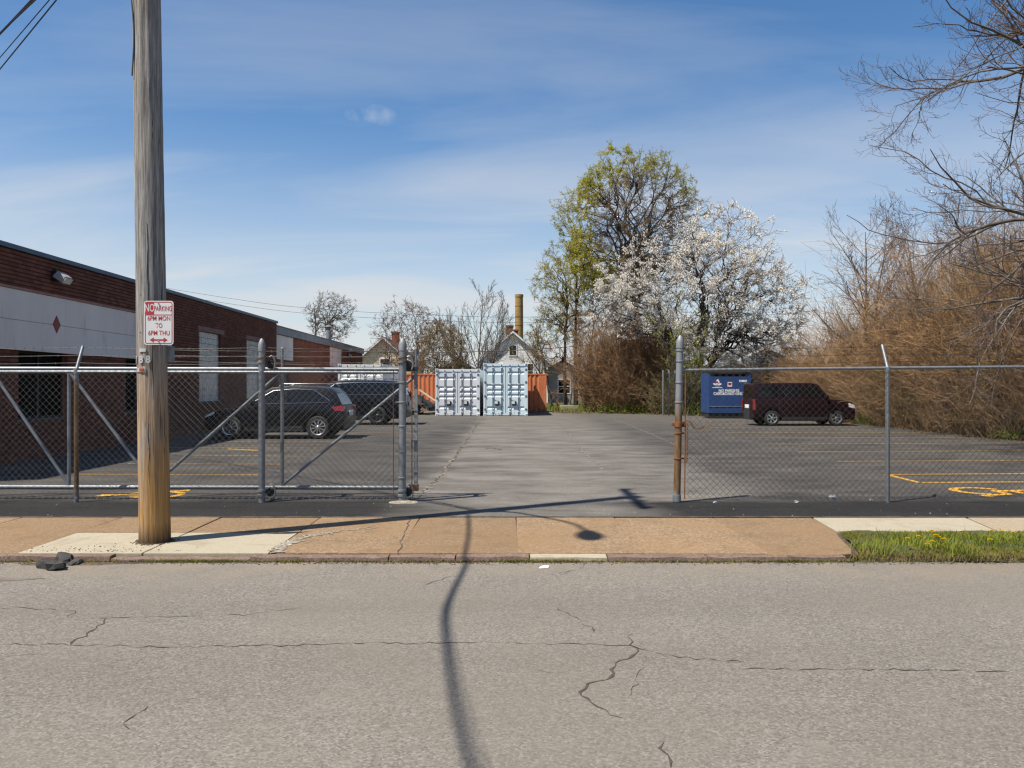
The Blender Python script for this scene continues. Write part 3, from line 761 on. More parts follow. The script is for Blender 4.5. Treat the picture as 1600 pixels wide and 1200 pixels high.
for o in OPS1[3:]:
    mb = MB(); mb.bb(-0.16, -0.12, o[0], o[1], o[2], o[3]); g_ = mb.build('glass_block_window', MORT, bld)
    ny, nz = round((o[1] - o[0]) / 0.2), round((o[3] - o[2]) / 0.2); m2 = MB()
    for i in range(ny):
        for j in range(nz):
            cy_ = o[0] + (i + 0.5) * (o[1] - o[0]) / ny; cz_ = o[2] + (j + 0.5) * (o[3] - o[2]) / nz
            m2.box((-0.10, cy_, cz_), (0.06, (o[1] - o[0]) / ny - 0.014, (o[3] - o[2]) / nz - 0.014), rot=Matrix.Rotation(random.uniform(-.03, .03), 3, 'Z') @ Matrix.Rotation(random.uniform(-.02, .02), 3, 'Y'))
    q = m2.build('glass_blocks', GBLK, g_); q['kind'] = 'stuff'
    mb = MB(); mb.bb(-0.1, 0.03, o[0] - 0.15, o[1] + 0.35, o[3] + 0.002, o[3] + 0.18); mb.build('lintel', M('brown_stone', (0.18, 0.10, 0.08), (0.26, 0.155, 0.125), 3, 0.85), bld, bevel=0.008)
    mb = MB(); mb.bb(-0.1, 0.05, o[0] - 0.05, o[1] + 0.05, o[2] - 0.08, o[2] - 0.001); mb.build('sill', MATS['stone_sill'], bld)
for (a, b, z0_, z1_) in ((38.0, 41.7, 2.96, 4.15), (50.8, 54.4, 2.9, 4.15)):
    n = 3; 
    for i in range(n):
        ya, yb = a + (b - a) * i / n, a + (b - a) * (i + 1) / n
        mb = MB(); mb.bb(-0.36, -0.28, ya + 0.01, yb - 0.01, z0_, z1_); mb.build('board', PANEL, bld, bevel=0.008)
mb = MB(); mb.bb(-0.5, -0.42, 39.0, 41.0, 0, 2.5); d_ = mb.build('door', DARKM, bld); mb = MB(); mb.box((-0.40, 40.7, 1.05), (0.05, 0.14, 0.03)); mb.build('handle', GALV, d_)
# floodlights
def floodlight(y, z, x, s, label):
    f = thing('floodlight', label, 'floodlight', bld.matrix_world @ Vector((x, y, z)) if False else (-10.5 + x * 1 - 0.0161 * y, y, z), 0.0161, 'wall floodlights on the warehouse')
    mb = MB(); mb.box((0.06, 0, 0.02), (0.12 * s, 0.16 * s, 0.24 * s)); mb.tube([(0.06, 0, 0.12 * s), (0.05, 0, 0.2 * s)], 0.025 * s, 8); mb.build('housing', DARKM, f, bevel=0.012)
    rot = Matrix.Rotation(R(35), 3, 'Y')
    mb = MB(); mb.box((0.22 * s, 0, -0.02), (0.26 * s, 0.34 * s, 0.16 * s), rot=rot, taper=0.85); mb.build('lamp_head', M('lamp_grey', (0.22, 0.22, 0.22), (0.3, 0.3, 0.3), 4, 0.5), f, bevel=0.015)
    mb = MB(); mb.box(Vector((0.22 * s, 0, -0.02)) + rot @ Vector((0.135 * s, 0, -0.01)), (0.012, 0.30 * s, 0.13 * s), rot=rot); mb.build('lens', M('lamp_lens', (0.62, 0.60, 0.52), (0.75, 0.73, 0.66), 9, 0.3), f)
    return f
floodlight(18.75, 4.22, 0.0, 1.05, 'black bracketed floodlight on brick wall above the pale panel band')
floodlight(56.6, 3.85, -0.3, 0.9, 'tiny dark wall light near the far end of the warehouse')
vent = thing('roof_vent_pipe', 'grey metal vent pipe with conical cap on warehouse roof', 'vent pipe', (-12.2, 53, 4.3))
mb = MB(); mb.lathe([(0.19, 0), (0.19, 1.05)], 20); mb.build('pipe', GALVD, vent, smooth=True)
mb = MB(); mb.lathe([(0.27, 1.28), (0.20, 1.33), (0.03, 1.42)], 20); mb.build('cap', GALV, vent, smooth=True)
for a in (0.4, 2.5, 4.6): mb = MB(); mb.tube([(0.18 * math.cos(a), 0.18 * math.sin(a), 0.95), (0.18 * math.cos(a), 0.18 * math.sin(a), 1.3)], 0.012, 5); mb.build('bracket', GALVD, vent)
mast = thing('service_mast', 'grey conduit mast on the warehouse roof holding the service wires', 'mast', (-14.6, 19.6, 4.45))
mb = MB(); mb.tube([(0, 0, 0), (0, 0, 2.9)], 0.04, 10); mb.build('conduit', GALVD, mast, smooth=True)
mb = MB(); mb.lathe([(0.04, 2.88), (0.09, 2.93), (0.08, 3.02), (0.02, 3.08)], 12); mb.build('weatherhead', GALVD, mast, smooth=True)

# ------------------------------------------------------------------ chain link fences
def mesh_wires(x0, x1, y, z0, z1, p=0.094, jit=0.004, wave=None):
    hp = p / 2; n = int((x1 - x0) / hp) + 1; k = int((z1 - z0) / (p / 2)) + 1
    i = np.arange(n)[:, None]; j = np.arange(k)[None]
    sg = np.where((i + j) % 2 == 0, 1.0, -1.0)
    P = np.zeros((n, k, 3)); P[..., 0] = x0 + (i + 0.5) * hp + sg * hp * 0.5; P[..., 1] = y + sg * 0.0028; P[..., 2] = z0 + j * p / 2
    ph = rng.uniform(0, 6, 3)
    P[..., 1] += 0.010 * np.sin(P[..., 0] * 2.1 + ph[0]) * np.sin(P[..., 2] * 1.7 + ph[1])
    P[..., 0] += rng.normal(0, 0.0015, P.shape[:2]); P[..., 2] += 0.006 * np.sin(P[..., 0] * 1.3 + ph[2])
    P[:, :, 2] = z0 + (P[:, :, 2] - z0) * ((z1 - z0) / ((k - 1) * p / 2))
    if wave is not None: P[:, :, 2] = wave(P[:, :, 0], P[:, :, 2])
    return P
def fabric(x0, x1, y, z0, z1, r, mat, parent, wave=None, name='chain_link_mesh'):
    P = mesh_wires(x0, x1, y, z0, z1, wave=wave) - np.array(parent.location)
    V, F = tube_arrays(P, np.full(P.shape[:2], r), 3)
    return fast_mesh(name, V, F, mat, parent, smooth=True, kind='stuff')
def barbed(parent, a, b, sag=0.02, mat=WIRER, r=0.0028):
    a, b = Vector(a), Vector(b); mb = MB(); n = 24
    f = lambda t: a + (b - a) * t + Vector((0, 0, -sag * 4 * t * (1 - t)))
    mb.tube([f(i / n) for i in range(n + 1)], r, 4)
    L = (b - a).length; m = int(L / 0.125)
    for i in range(m):
        c = f((i + 0.5) / m); q = Vector((random.uniform(-.3, .3), random.uniform(-1, 1), random.uniform(-1, 1))).normalized() * 0.02
        mb.tube([c - q, c + q], r * 0.8, 3, caps=False); q2 = Vector((0.006, q.z, -q.y)); mb.tube([c - q2, c + q2], r * 0.8, 3, caps=False)
    return part(mb, 'barbed_wire', mat, parent)
def collar(parent, x, y, z, r, h, mat, name='band', tab=None):
    mb = MB(); mb.lathe([(r, z - h / 2), (r + 0.008, z - h / 2 + 0.003), (r + 0.008, z + h / 2 - 0.003), (r, z + h / 2)], 16, Matrix.Translation((x, y, 0)))
    if tab: mb.box((x + tab[0] * (r + 0.025), y + tab[1] * (r + 0.025), z), (0.05 if tab[0] else 0.012, 0.05 if tab[1] else 0.012, h))
    return part(mb, name, mat, parent, smooth=True)
def gate_post(parent, x, y, r, h, mat, lean=0.0):
    mb = MB(); Mx = Matrix.Translation((x, y, 0)) @ Matrix.Shear('XY', 4, (0, 0)) if False else Matrix.Translation((x, y, 0))
    Sh = Matrix.Identity(4); Sh[0][2] = lean
    mb.lathe([(r, -0.05), (r, h - 0.12)], 20, Mx @ Sh)
    p = part(mb, 'post', mat, parent, smooth=True)
    c = MB(); c.lathe([(r + 0.006, h - 0.16), (r + 0.006, h - 0.07), (r * 0.9, h - 0.03), (r * 0.55, h + 0.005), (r * 0.2, h + 0.025)], 18, Mx @ Sh)
    off = Vector(parent.location); c.v = [(q[0] - off.x, q[1] - off.y, q[2] - off.z) for q in c.v]
    c.build('cap', GALVD, p, smooth=True)
    return p
YF = 11.30
def line_post(parent, x, mat, r=0.031, top=1.88, y=YF, arm=(0.17, 0.34)):
    mb = MB(); mb.lathe([(r, -0.05), (r, top)], 14, Matrix.Translation((x, y, 0))); p = part(mb, 'post', mat, parent, smooth=True)
    mb = MB(); a = Vector((x, y, top)); b = a + Vector((0, arm[0], arm[1]))
    mb.lathe([(r + 0.007, top - 0.06), (r + 0.007, top + 0.02)], 14, Matrix.Translation((x, y, 0)))
    mb.tube([a, a + Vector((0, 0.03, 0.06)), b], [r * 0.8, r * 0.75, r * 0.7], 10); part(mb, 'barb_arm', GALV, parent, smooth=True)
    return a, b
def rust_post_material(name, z_lo, z_hi):
    m, nt, b = new_mat(name); b.inputs['Roughness'].default_value = 0.62; b.inputs['Metallic'].default_value = 0.25
    v = coords(nt); sp = nt.nodes.new('ShaderNodeSeparateXYZ'); nt.links.new(v, sp.inputs[0])
    n = noise(nt, v, 7, 6, 0.65); n2 = noise(nt, coords(nt, (8, 8, 1.5)), 3, 5)
    zc = math_n(nt, 'ADD', sp.outputs[2], math_n(nt, 'MULTIPLY', math_n(nt, 'SUBTRACT', n, 0.5), 0.5))
    f = ramp(nt, zc, z_lo, z_hi, 1, 0)
    f = math_n(nt, 'MULTIPLY', f, ramp(nt, zc, 0.05, 0.22, 0.2, 1))
    c = mixc(nt, f, mixc(nt, n2, (0.26, 0.285, 0.315), (0.40, 0.43, 0.465)), mixc(nt, ramp(nt, n2, 0.35, 0.65), (0.17, 0.085, 0.03), (0.34, 0.21, 0.10)))
    nt.links.new(c, b.inputs['Base Color']); return m
RUSTP = rust_post_material('part_rusted_post', 1.15, 1.55)
RUSTL = rust_post_material('rusted_line_post', 1.65, 1.75)

fl = thing('chain_link_fence', 'galvanised chain link fence with barbed wire and two capped gate posts, left of the opening', 'fence', (-5.0, YF, 0))
a1, b1 = line_post(fl, -6.18, RUSTL); a0, b0 = line_post(fl, -9.2, GALVD)
pA = gate_post(fl, -3.55, YF, 0.046, 2.30, GALV); pB = gate_post(fl, -1.56, YF, 0.052, 2.31, GALV, 0.004)
mb = MB(); mb.tube([(-9.4, YF - 0.01, 1.85), (-6.2, YF - 0.01, 1.85), (-3.6, YF - 0.012, 1.845), (-1.62, YF - 0.012, 1.84)], 0.0215, 10); part(mb, 'top_rail', GALV, fl, smooth=True)
fabric(-9.4, -1.68, YF - 0.055, 0.045, 1.875, 0.0027, WIRE, fl, wave=lambda x_, z_: z_ - 0.012 * np.sin(x_ * 2.2) * (1.9 - z_) / 1.9)
mb = MB(); mb.tube([(-1.675, YF - 0.055, 0.05), (-1.675, YF - 0.055, 1.86)], 0.006, 6); part(mb, 'tension_bar', RUST, fl)
for z_ in (0.35, 0.72, 1.08, 1.42, 1.70): collar(fl, -1.56 + 0.004 * z_, YF, z_, 0.053, 0.022, GALVD, tab=(-1, 0))
for (px_, rr) in ((-3.55, 0.047), (-1.56, 0.053)):
    for z_ in (1.985, 2.055): collar(fl, px_, YF, z_, rr + 0.004, 0.03, M('rusty_collar', (0.22, 0.15, 0.09), (0.36, 0.28, 0.20), 9, 0.7, 0.2), 'collar')
    for z_ in (0.10, 0.165): collar(fl, px_, YF, z_, rr + 0.004, 0.035, GALVD, 'collar')
    # gate roller on its bracket, behind and beside the post, with a bent guard
    for zc in (2.0, 0.15):
        mb = MB(); mb.box((px_ + 0.02, YF + 0.14, zc), (0.05, 0.22, 0.05)); mb.lathe([(0.045, -0.03), (0.06, -0.028), (0.05, 0), (0.06, 0.028), (0.045, 0.03)], 16, Matrix.Translation((px_ + 0.05, YF + 0.25, zc - 0.04)) @ Matrix.Rotation(R(90), 4, 'X'))
        rl = part(mb, 'roller', DARKM, fl, smooth=True)
        mb = MB(); mb.tube([Vector((px_ + 0.075 + 0.055 * math.sin(t), YF + 0.2, zc - 0.01 + 0.11 * math.cos(t) - 0.02)) for t in np.linspace(-0.5, 2.6, 12)], 0.012, 6); part(mb, 'roller_guard', GALVD if zc < 1 else GALV, fl, smooth=True)
mb = MB(); mb.lathe([(0.22, -0.01), (0.20, 0.012), (0.06, 0.03)], 22, Matrix.Translation((-1.53, YF - 0.04, 0)) @ Matrix.Diagonal((1, 0.62, 1, 1))); part(mb, 'footing', GRIT, fl, smooth=True)
for i, (dy, z_) in enumerate(((0.05, 1.98), (0.11, 2.09), (0.165, 2.205))):
    barbed(fl, (-9.4, YF + dy, z_), (-6.18, YF + dy, z_)); barbed(fl, (-6.18, YF + dy, z_), (-3.55, YF + 0.02, z_ - 0.01)); barbed(fl, (-3.55, YF + 0.02, z_ - 0.01), (-1.56, YF + 0.02, z_ - 0.015))

gate = thing('sliding_gate', 'open galvanised cantilever slide gate with diagonal braces, parked behind the fence', 'gate', (-4.0, YF + 0.33, 0))
YG = YF + 0.33
gx = lambda px_: (px_ - 800) * YG / FPX
def gtube(pts, r, name, mat=GALV, k=10):
    mb = MB(); mb.tube(pts, r, k); return part(mb, name, mat, gate, smooth=True)
def gbar(x_, z0_, z1_, w, name, mat=GALV):
    mb = MB(); mb.bb(x_ - w / 2, x_ + w / 2, YG - w / 2, YG + w / 2, z0_, z1_); return part(mb, name, mat, gate, bevel=0.004)
xs = [gx(-90), gx(-12), gx(108), gx(240), gx(441), gx(650)]
gtube([(xs[0], YG, 1.905), (xs[5] + 0.03, YG, 1.89)], 0.031, 'top_rail'); gtube([(xs[0], YG, 0.175), (xs[5] + 0.03, YG, 0.165)], 0.033, 'bottom_rail')
for i, x_ in enumerate(xs[:5]): gtube([(x_, YG, 0.19), (x_, YG, 1.88)], 0.026, 'upright')
gbar(xs[5], 0.13, 1.93, 0.052, 'end_upright', GALVD)
for (a, za, b, zb) in ((xs[1], 1.86, xs[2], 0.2), (xs[2], 1.86, xs[3], 0.2), (xs[3], 0.2, xs[4], 1.86), (xs[4], 0.2, xs[5], 1.80)):
    gtube([(a, YG, za), (b, YG, zb)], 0.022, 'brace')
gtube([(gx(644), YG - 0.03, 0.2), (gx(644), YG - 0.03, 1.86)], 0.008, 'tension_bar', RUST, 6)
for z_ in (0.4, 0.85, 1.3, 1.65):
    mb = MB(); mb.bb(gx(643), gx(653), YG - 0.035, YG + 0.032, z_ - 0.01, z_ + 0.012); part(mb, 'band', GALVD, gate)
mb = MB(); mb.bb(gx(632), gx(653), YG - 0.04, YG + 0.04, 1.87, 1.93); part(mb, 'end_cap', DARKM, gate, bevel=0.006)
mb = MB(); mb.bb(gx(640), gx(654), YG - 0.036, YG + 0.036, 0.12, 0.21); part(mb, 'end_cap', RUST, gate, bevel=0.006)
fabric(xs[3], gx(644), YG - 0.035, 0.17, 1.88, 0.0019, WIRE, gate)
for x_ in (xs[4], xs[5]): gtube([(x_, YG, 1.9), (x_, YG, 2.19)], 0.019, 'barb_post'); mb = MB(); mb.lathe([(0.022, 2.18), (0.022, 2.2), (0.008, 2.215)], 10, Matrix.Translation((x_, YG, 0))); part(mb, 'cap', GALVD, gate, smooth=True)
for z_ in (2.0, 2.09, 2.17): barbed(gate, (xs[3], YG, z_ + 0.01), (xs[5], YG, z_))

fr = thing('chain_link_fence', 'chain link fence with rust streaked end post, right of the drive opening', 'fence', (5.3, YF, 0))
gate_post(fr, 2.338, YF, 0.050, 2.345, RUSTP, 0.021)
line_post(fr, 5.33, GALVD, top=1.90); line_post(fr, 8.45, GALVD, top=1.93)
mb = MB(); mb.tube([(2.40, YF, 1.872), (3.8, YF, 1.89), (5.33, YF, 1.905), (6.9, YF, 1.918), (8.9, YF, 1.93)], 0.0215, 10); part(mb, 'top_rail', GALV, fr, smooth=True)
fabric(2.47, 8.9, YF - 0.04, 0.045, 1.885, 0.0035, WIRER, fr, wave=lambda x_, z_: z_ + (0.024 * np.sin(x_ * 1.4 - 2) * (1.9 - z_) / 1.9) + np.maximum(0, (x_ - 2.4)) * 0.008 * z_ / 1.9)
mb = MB(); mb.tube([(2.44, YF - 0.04, 0.05), (2.455, YF - 0.04, 1.85)], 0.009, 6); part(mb, 'tension_bar', RUST, fr)
for z_ in (0.62, 0.98, 1.42, 1.7): collar(fr, 2.338 + 0.021 * z_, YF, z_, 0.051, 0.022, RUST if z_ < 1.2 else GALVD, tab=(1, 0))
for z_ in (2.15, 2.0): collar(fr, 2.338 + 0.021 * z_, YF, z_, 0.051, 0.02, GALVD)
collar(fr, 2.338 + 0.024, YF, 1.105, 0.055, 0.075, RUST, 'latch_clamp', tab=(1, 0)); collar(fr, 2.338, YF, 0.06, 0.052, 0.10, GALV, 'collar')
mb = MB(); mb.bb(2.26, 2.29, YF - 0.03, YF + 0.03, 1.085, 1.125); part(mb, 'latch_bolt', RUST, fr, bevel=0.005)
for (dy, z_) in ((0.05, 2.0), (0.11, 2.11), (0.165, 2.22)): barbed(fr, (2.39, YF + 0.02, z_ - 0.03), (5.33, YF + dy, z_), mat=DARKM, r=0.0022); barbed(fr, (5.33, YF + dy, z_), (8.9, YF + dy, z_ + 0.03), mat=DARKM, r=0.0022)
# chains and padlock
def chain(name, pts, label, mat, L=0.042, w=0.013, r=0.0042):
    pts = [Vector(p) for p in pts]; segs = []; acc = []
    for a, b in zip(pts[:-1], pts[1:]):
        n = max(1, round((b - a).length / (L * 0.72)))
        for i in range(n): acc.append((a + (b - a) * ((i + 0.5) / n), (b - a).normalized()))
    t = thing(name, label, 'chain', pts[-1])
    for i, (c, d) in enumerate(acc):
        u = d.cross(Vector((0, 1, 0)) if abs(d.y) < 0.9 else Vector((1, 0, 0))).normalized(); v = d.cross(u).normalized()
        s_ = u if i % 2 else v
        mb = MB(); mb.tube([c + d * (L / 2) * math.sin(q) * (1 if True else 1) + s_ * w * math.cos(q) for q in np.linspace(0, 2 * PI, 9)], r, 5, caps=False)
        part(mb, 'link', mat, t, smooth=True)
    return t
yc = YF - 0.075
chain('chain', [(2.47, yc, 1.13), (2.47, yc, 0.95), (2.468, yc, 0.75), (2.462, yc, 0.57)], 'rusty chain hanging straight down beside the end post', RUST)
chain('chain', [(2.40, yc, 1.12), (2.46, yc, 1.165), (2.52, yc, 1.14), (2.56, yc, 1.07), (2.62, yc, 1.045), (2.68, yc, 1.06), (2.715, yc, 1.09)], 'rusty looped chain swung out from the latch clamp', RUST)
pk = thing('padlock', 'small brass padlock at the end of the rusty chain', 'padlock', (2.735, yc, 1.06))
mb = MB(); mb.box((0.012, 0, 0.005), (0.045, 0.022, 0.04), rot=Matrix.Rotation(R(35), 3, 'Y')); mb.build('body', M('brass', (0.50, 0.32, 0.08), (0.6, 0.42, 0.15), 9, 0.4, 0.6), pk, bevel=0.004)
mb = MB(); mb.tube([Vector((-0.012 - 0.02 * math.sin(t) - 0.0, 0, 0.035 + 0.018 * math.cos(t))) for t in np.linspace(-0.6, 2.2, 8)], 0.0045, 6); mb.build('shackle', M('steel', (0.7, 0.7, 0.72), None, rough=0.2, metal=1), pk, smooth=True)

# ------------------------------------------------------------------ utility pole, sign, lamp, wires
PX, PY = -3.79, 8.45
pole = thing('utility_pole', 'weathered grey wooden utility pole with bare yellow foot on the pale slabs', 'utility pole', (PX, PY, 0))
LEAN = -0.0145
def pole_c(z): return Vector((LEAN * z, 0, z))
def pole_shaft():
    k, n = 56, 90; V = []; F = []
    g = np.random.default_rng(3); off = g.normal(0, 0.0022, k); off = (off + np.roll(off, 1)) / 1.4
    for i in range(n + 1):
        z_ = -0.05 + 11.7 * i / n; r = 0.155 - 0.0030 * z_
        if z_ < 0.4: r += 0.008 * (0.4 - z_)
        c = pole_c(z_)
        wob = g.normal(0, 0.0008, k)
        for j in range(k):
            a = 2 * PI * j / k; rr = r + off[j] * (1 + 0.4 * math.sin(z_ * 1.3 + j)) + wob[j] + 0.002 * math.sin(3 * a + z_ * 0.8)
            V.append((c.x + rr * math.cos(a), rr * math.sin(a), c.z))
    for i in range(n):
        for j in range(k): F.append((i * k + j, i * k + (j + 1) % k, (i + 1) * k + (j + 1) % k, (i + 1) * k + j))
    V.append((pole_c(11.65).x, 0, 11.67)); t = len(V) - 1
    o = fast_mesh('shaft', np.array(V), np.array(F), POLE, pole, smooth=True)
    return o
pole_shaft()
mb = MB(); mb.lathe([(0.117, 11.64), (0.10, 11.66), (0.01, 11.67)], 20, Matrix.Translation((pole_c(11.65).x, 0, 0))); mb.build('pole_top', GALVD, pole)
cx_ = pole_c(11.2).x
mb = MB(); mb.box((cx_ + 0.16, 0, 11.2), (0.10, 2.1, 0.13)); mb.build('crossarm', BARKD, pole, bevel=0.008)
for yy in (-0.95, -0.35, 0.4, 0.95):
    mb = MB(); mb.lathe([(0.02, 11.26), (0.02, 11.32), (0.06, 11.33), (0.07, 11.36), (0.045, 11.39), (0.06, 11.42), (0.03, 11.47)], 14, Matrix.Translation((cx_ + 0.16, yy, 0))); mb.build('insulator', M('porcelain', (0.16, 0.09, 0.06), None, rough=0.2), pole, smooth=True)
for s_ in (-1, 1):
    mb = MB(); mb.tube([(cx_ + 0.22, s_ * 0.62, 11.15), (pole_c(10.6).x + 0.13, 0.02 * s_, 10.6)], 0.014, 6); mb.build('brace', GALVD, pole)
# ground wire scar, knots
mb = MB(); mb.tube([pole_c(z_) + Vector((-0.11 + 0.016 * math.sin(z_ * 5), -0.108, 0)) for z_ in np.linspace(4.9, 5.9, 14)], 0.008, 5); mb.build('ground_wire', BLACK, pole)
for i_ in range(11):
    a_ = -PI / 2 + random.uniform(-1.25, 1.25); z0_ = random.uniform(0.5, 5.0); L_ = random.uniform(0.35, 1.1); r0_ = 0.1505 - 0.003 * z0_; sp_ = []
    for j_ in range(12):
        zz_ = z0_ + L_ * j_ / 11; q_ = a_ + 0.03 * math.sin(j_ * 0.9 + i_) + random.uniform(-0.012, 0.012); rr_ = 0.1545 - 0.0030 * zz_
        sp_.append(pole_c(zz_) + Vector((rr_ * math.cos(q_), rr_ * math.sin(q_), 0)))
    mb = MB(); mb.tube(sp_, [0.0045 * math.sin(PI * (j_ + 0.5) / 12) * random.uniform(0.5, 1.2) + 0.0006 for j_ in range(12)], 4, caps=False); mb.build('split', M('split_dark', (0.035, 0.03, 0.026), (0.06, 0.05, 0.042), 9, 0.95), pole)
for i_ in range(14):
    a_ = -PI / 2 + random.uniform(-1.2, 1.2); zz_ = random.uniform(0.7, 2.7); rr_ = 0.156 - 0.0030 * zz_; p_ = pole_c(zz_) + Vector((rr_ * math.cos(a_), rr_ * math.sin(a_), 0)); t_ = Vector((-math.sin(a_), math.cos(a_), random.uniform(-1, 1))) * 0.007
    mb = MB(); mb.tube([p_ - t_, p_ + t_], 0.0013, 4); mb.build('staple', DARKM, pole)
DIG = M('zinc_digits', (0.55, 0.56, 0.57), (0.68, 0.69, 0.7), 12, 0.35, 0.6)
zz = EYE + (603 - 562) * 8.28 / FPX
for i, ch in enumerate('188'):
    ang = (-0.075 + 0.072 * i)
    th_ = -PI / 2 + (-0.82, -0.30, 0.18)[i]
    r_ = 0.156
    text_part(ch, 0.105, DIG, pole, (pole_c(zz).x + r_ * math.cos(th_), r_ * math.sin(th_) - 0.004, zz), 'digit', 0.95, 0.003, th_ + PI / 2, depth=0.003)
def curved_tag(z_, w, h, th_, mat, name, r_=0.152):
    mb = MB(); n = 6; V = []
    for i in range(n + 1):
        t = th_ + (i / n - 0.5) * w / r_
        for rr in (r_, r_ + 0.006):
            for zq in (z_ - h / 2, z_ + h / 2): V.append((pole_c(z_).x + rr * math.cos(t), rr * math.sin(t), zq))
    F = []
    for i in range(n):
        a = 4 * i; F += [(a + 2, a + 3, a + 7, a + 6), (a, a + 4, a + 5, a + 1), (a, a + 2, a + 6, a + 4), (a + 1, a + 5, a + 7, a + 3)]
    F += [(0, 1, 3, 2), (4 * n, 4 * n + 2, 4 * n + 3, 4 * n + 1)]
    return mb.add(V, F).build(name, mat, pole)
zt = EYE + (603 - 547) * 8.28 / FPX
curved_tag(zt, 0.07, 0.035, -PI / 2 - 0.2, DIG, 'metal_tag')
zt = EYE + (603 - 578) * 8.28 / FPX
curved_tag(zt, 0.125, 0.042, -PI / 2 - 0.42, DIG, 'metal_tag')
curved_tag(zt, 0.055, 0.034, -PI / 2 - 0.26, M('orange_reflector', (0.5, 0.09, 0.02), (0.36, 0.06, 0.02), 30, 0.4), 'reflector', 0.1585)
mb = MB(); mb.box((pole_c(2.0).x + 0.165, 0.06, EYE + (603 - 553) * 8.4 / FPX), (0.06, 0.10, 0.17)); mb.build('meter_box', GALVD, pole, bevel=0.008)
# the sign
zsn = EYE + (603 - 504.5) * 8.27 / FPX
sg = thing('parking_sign', 'white and red NO PARKING sign nailed to the wooden pole', 'sign', ((248 - 800) * 8.262 / FPX, 8.262, zsn - 0.2286), R(2))
def rrect(w, h, r, n=5):
    P = []
    for (cx2, cz2, a0) in ((w / 2 - r, -h / 2 + r, -90), (w / 2 - r, h / 2 - r, 0), (-w / 2 + r, h / 2 - r, 90), (-w / 2 + r, -h / 2 + r, 180)):
        for i in range(n + 1):
            a = R(a0 + 90 * i / n); P.append((cx2 + r * math.cos(a), cz2 + r * math.sin(a)))
    return P
SWH = M('sign_white', (0.56, 0.56, 0.56), (0.64, 0.64, 0.64), 5, 0.45); SRED = M('sign_red', (0.36, 0.018, 0.022), (0.42, 0.03, 0.035), 12, 0.5)
hc = 0.2286
mb = MB(); mb.prism(rrect(0.302, 0.457, 0.03), lambda p: Vector((p[0], 0.003, p[1] + hc)), lambda p: Vector((p[0], 0, p[1] + hc))); plate = mb.build('plate', SWH, sg)
def ring(o_, i_, y_, name, mat):
    n = len(o_); mb = MB(); mb.add([(p[0], y_, p[1] + hc) for p in o_] + [(p[0], y_, p[1] + hc) for p in i_], [(k, (k + 1) % n, n + (k + 1) % n, n + k) for k in range(n)]); return mb.build(name, mat, sg)
ring(rrect(0.282, 0.437, 0.024), rrect(0.264, 0.419, 0.016), -0.0006, 'border', SRED)
def flat(P, name, mat, y_=-0.0012):
    mb = MB(); mb.add([(p[0], y_, p[1] + hc) for p in P], [tuple(range(len(P)))]); return mb.build(name, mat, sg)
flat([(-0.138, 0.215), (-0.138, 0.088), (-0.048, 0.088), (-0.048, 0.215)], 'red_field', SRED)
flat([(-0.05, 0.079), (0.134, 0.079), (0.134, 0.086), (-0.05, 0.086)], 'rule', SRED); flat([(-0.138, 0.078), (-0.05, 0.078), (-0.05, 0.086), (-0.138, 0.086)], 'rule', SRED)
def st(s, size, mat, x_, z_, sx, y_=-0.0018, bold=0.0004): return text_part(s, size, mat, sg, (x_, y_, z_ + hc), 'lettering', sx, bold)
st('NO', 0.115, SWH, -0.093, 0.151, 0.56); st('PARKING', 0.074, SRED, 0.043, 0.146, 0.60)
st('6PM MON', 0.068, SRED, 0.003, 0.045, 0.78); st('TO', 0.068, SRED, 0.003, -0.030, 0.75); st('6PM THU', 0.068, SRED, 0.003, -0.107, 0.80)
flat([(-0.092, -0.178), (-0.05, -0.151), (-0.05, -0.170), (0.05, -0.170), (0.05, -0.151), (0.092, -0.178), (0.05, -0.205), (0.05, -0.186), (-0.05, -0.186), (-0.05, -0.205)], 'arrow', SRED)
for z_ in (0.20, -0.192):
    mb = MB(); mb.lathe([(0.009, 0), (0.009, 0.004), (0.004, 0.007)], 8, Matrix.Translation((0.0, -0.004, hc + z_)) @ Matrix.Rotation(R(90), 4, 'X')); mb.build('bolt', GALVD, sg)
# street lamp on a curved arm
lamp = thing('street_lamp', 'cobra head street lamp on a curved arm high on the pole', 'street lamp', (PX + pole_c(7.4).x, PY, 7.4))
mb = MB(); mb.tube([(0, -0.12, 0), (0, -0.4, 0.55), (0, -0.77, 0.99), (0, -1.1, 1.36), (0, -1.4, 1.7), (0, -1.75, 1.98), (0, -2.2, 2.14)], 0.03, 10); mb.build('arm', GALVD, lamp, smooth=True)
mb = MB(); mb.box((0, -0.15, 0.0), (0.16, 0.06, 0.3)); mb.build('bracket', GALVD, lamp, bevel=0.01)
def lamp_head():
    mb = MB(); V = []; F = []; prof = [(0, 0.05, 0.04), (0.1, 0.1, 0.075), (0.25, 0.15, 0.09), (0.42, 0.155, 0.085), (0.55, 0.10, 0.055), (0.6, 0.03, 0.02)]; k = 16
    for (d_, w_, h_) in prof:
        for j in range(k):
            a = 2 * PI * j / k; V.append((w_ * math.cos(a), -2.15 - d_, 2.15 + h_ * math.sin(a)))
    for i in range(len(prof) - 1):
        for j in range(k): F.append((i * k + j, i * k + (j + 1) % k, (i + 1) * k + (j + 1) % k, (i + 1) * k + j))
    F += [tuple(range(k)), tuple(range((len(prof) - 1) * k, len(prof) * k))]
    h = mb.add(V, F).build('lamp_head', GALVD, lamp, smooth=True)
    mb = MB(); mb.lathe([(0.10, 0.0), (0.085, -0.05), (0.03, -0.085)], 14, Matrix.Translation((0, -2.5, 2.09))); mb.build('lens', M('lamp_lens', (0.62, 0.60, 0.52)), h, smooth=True)
lamp_head()
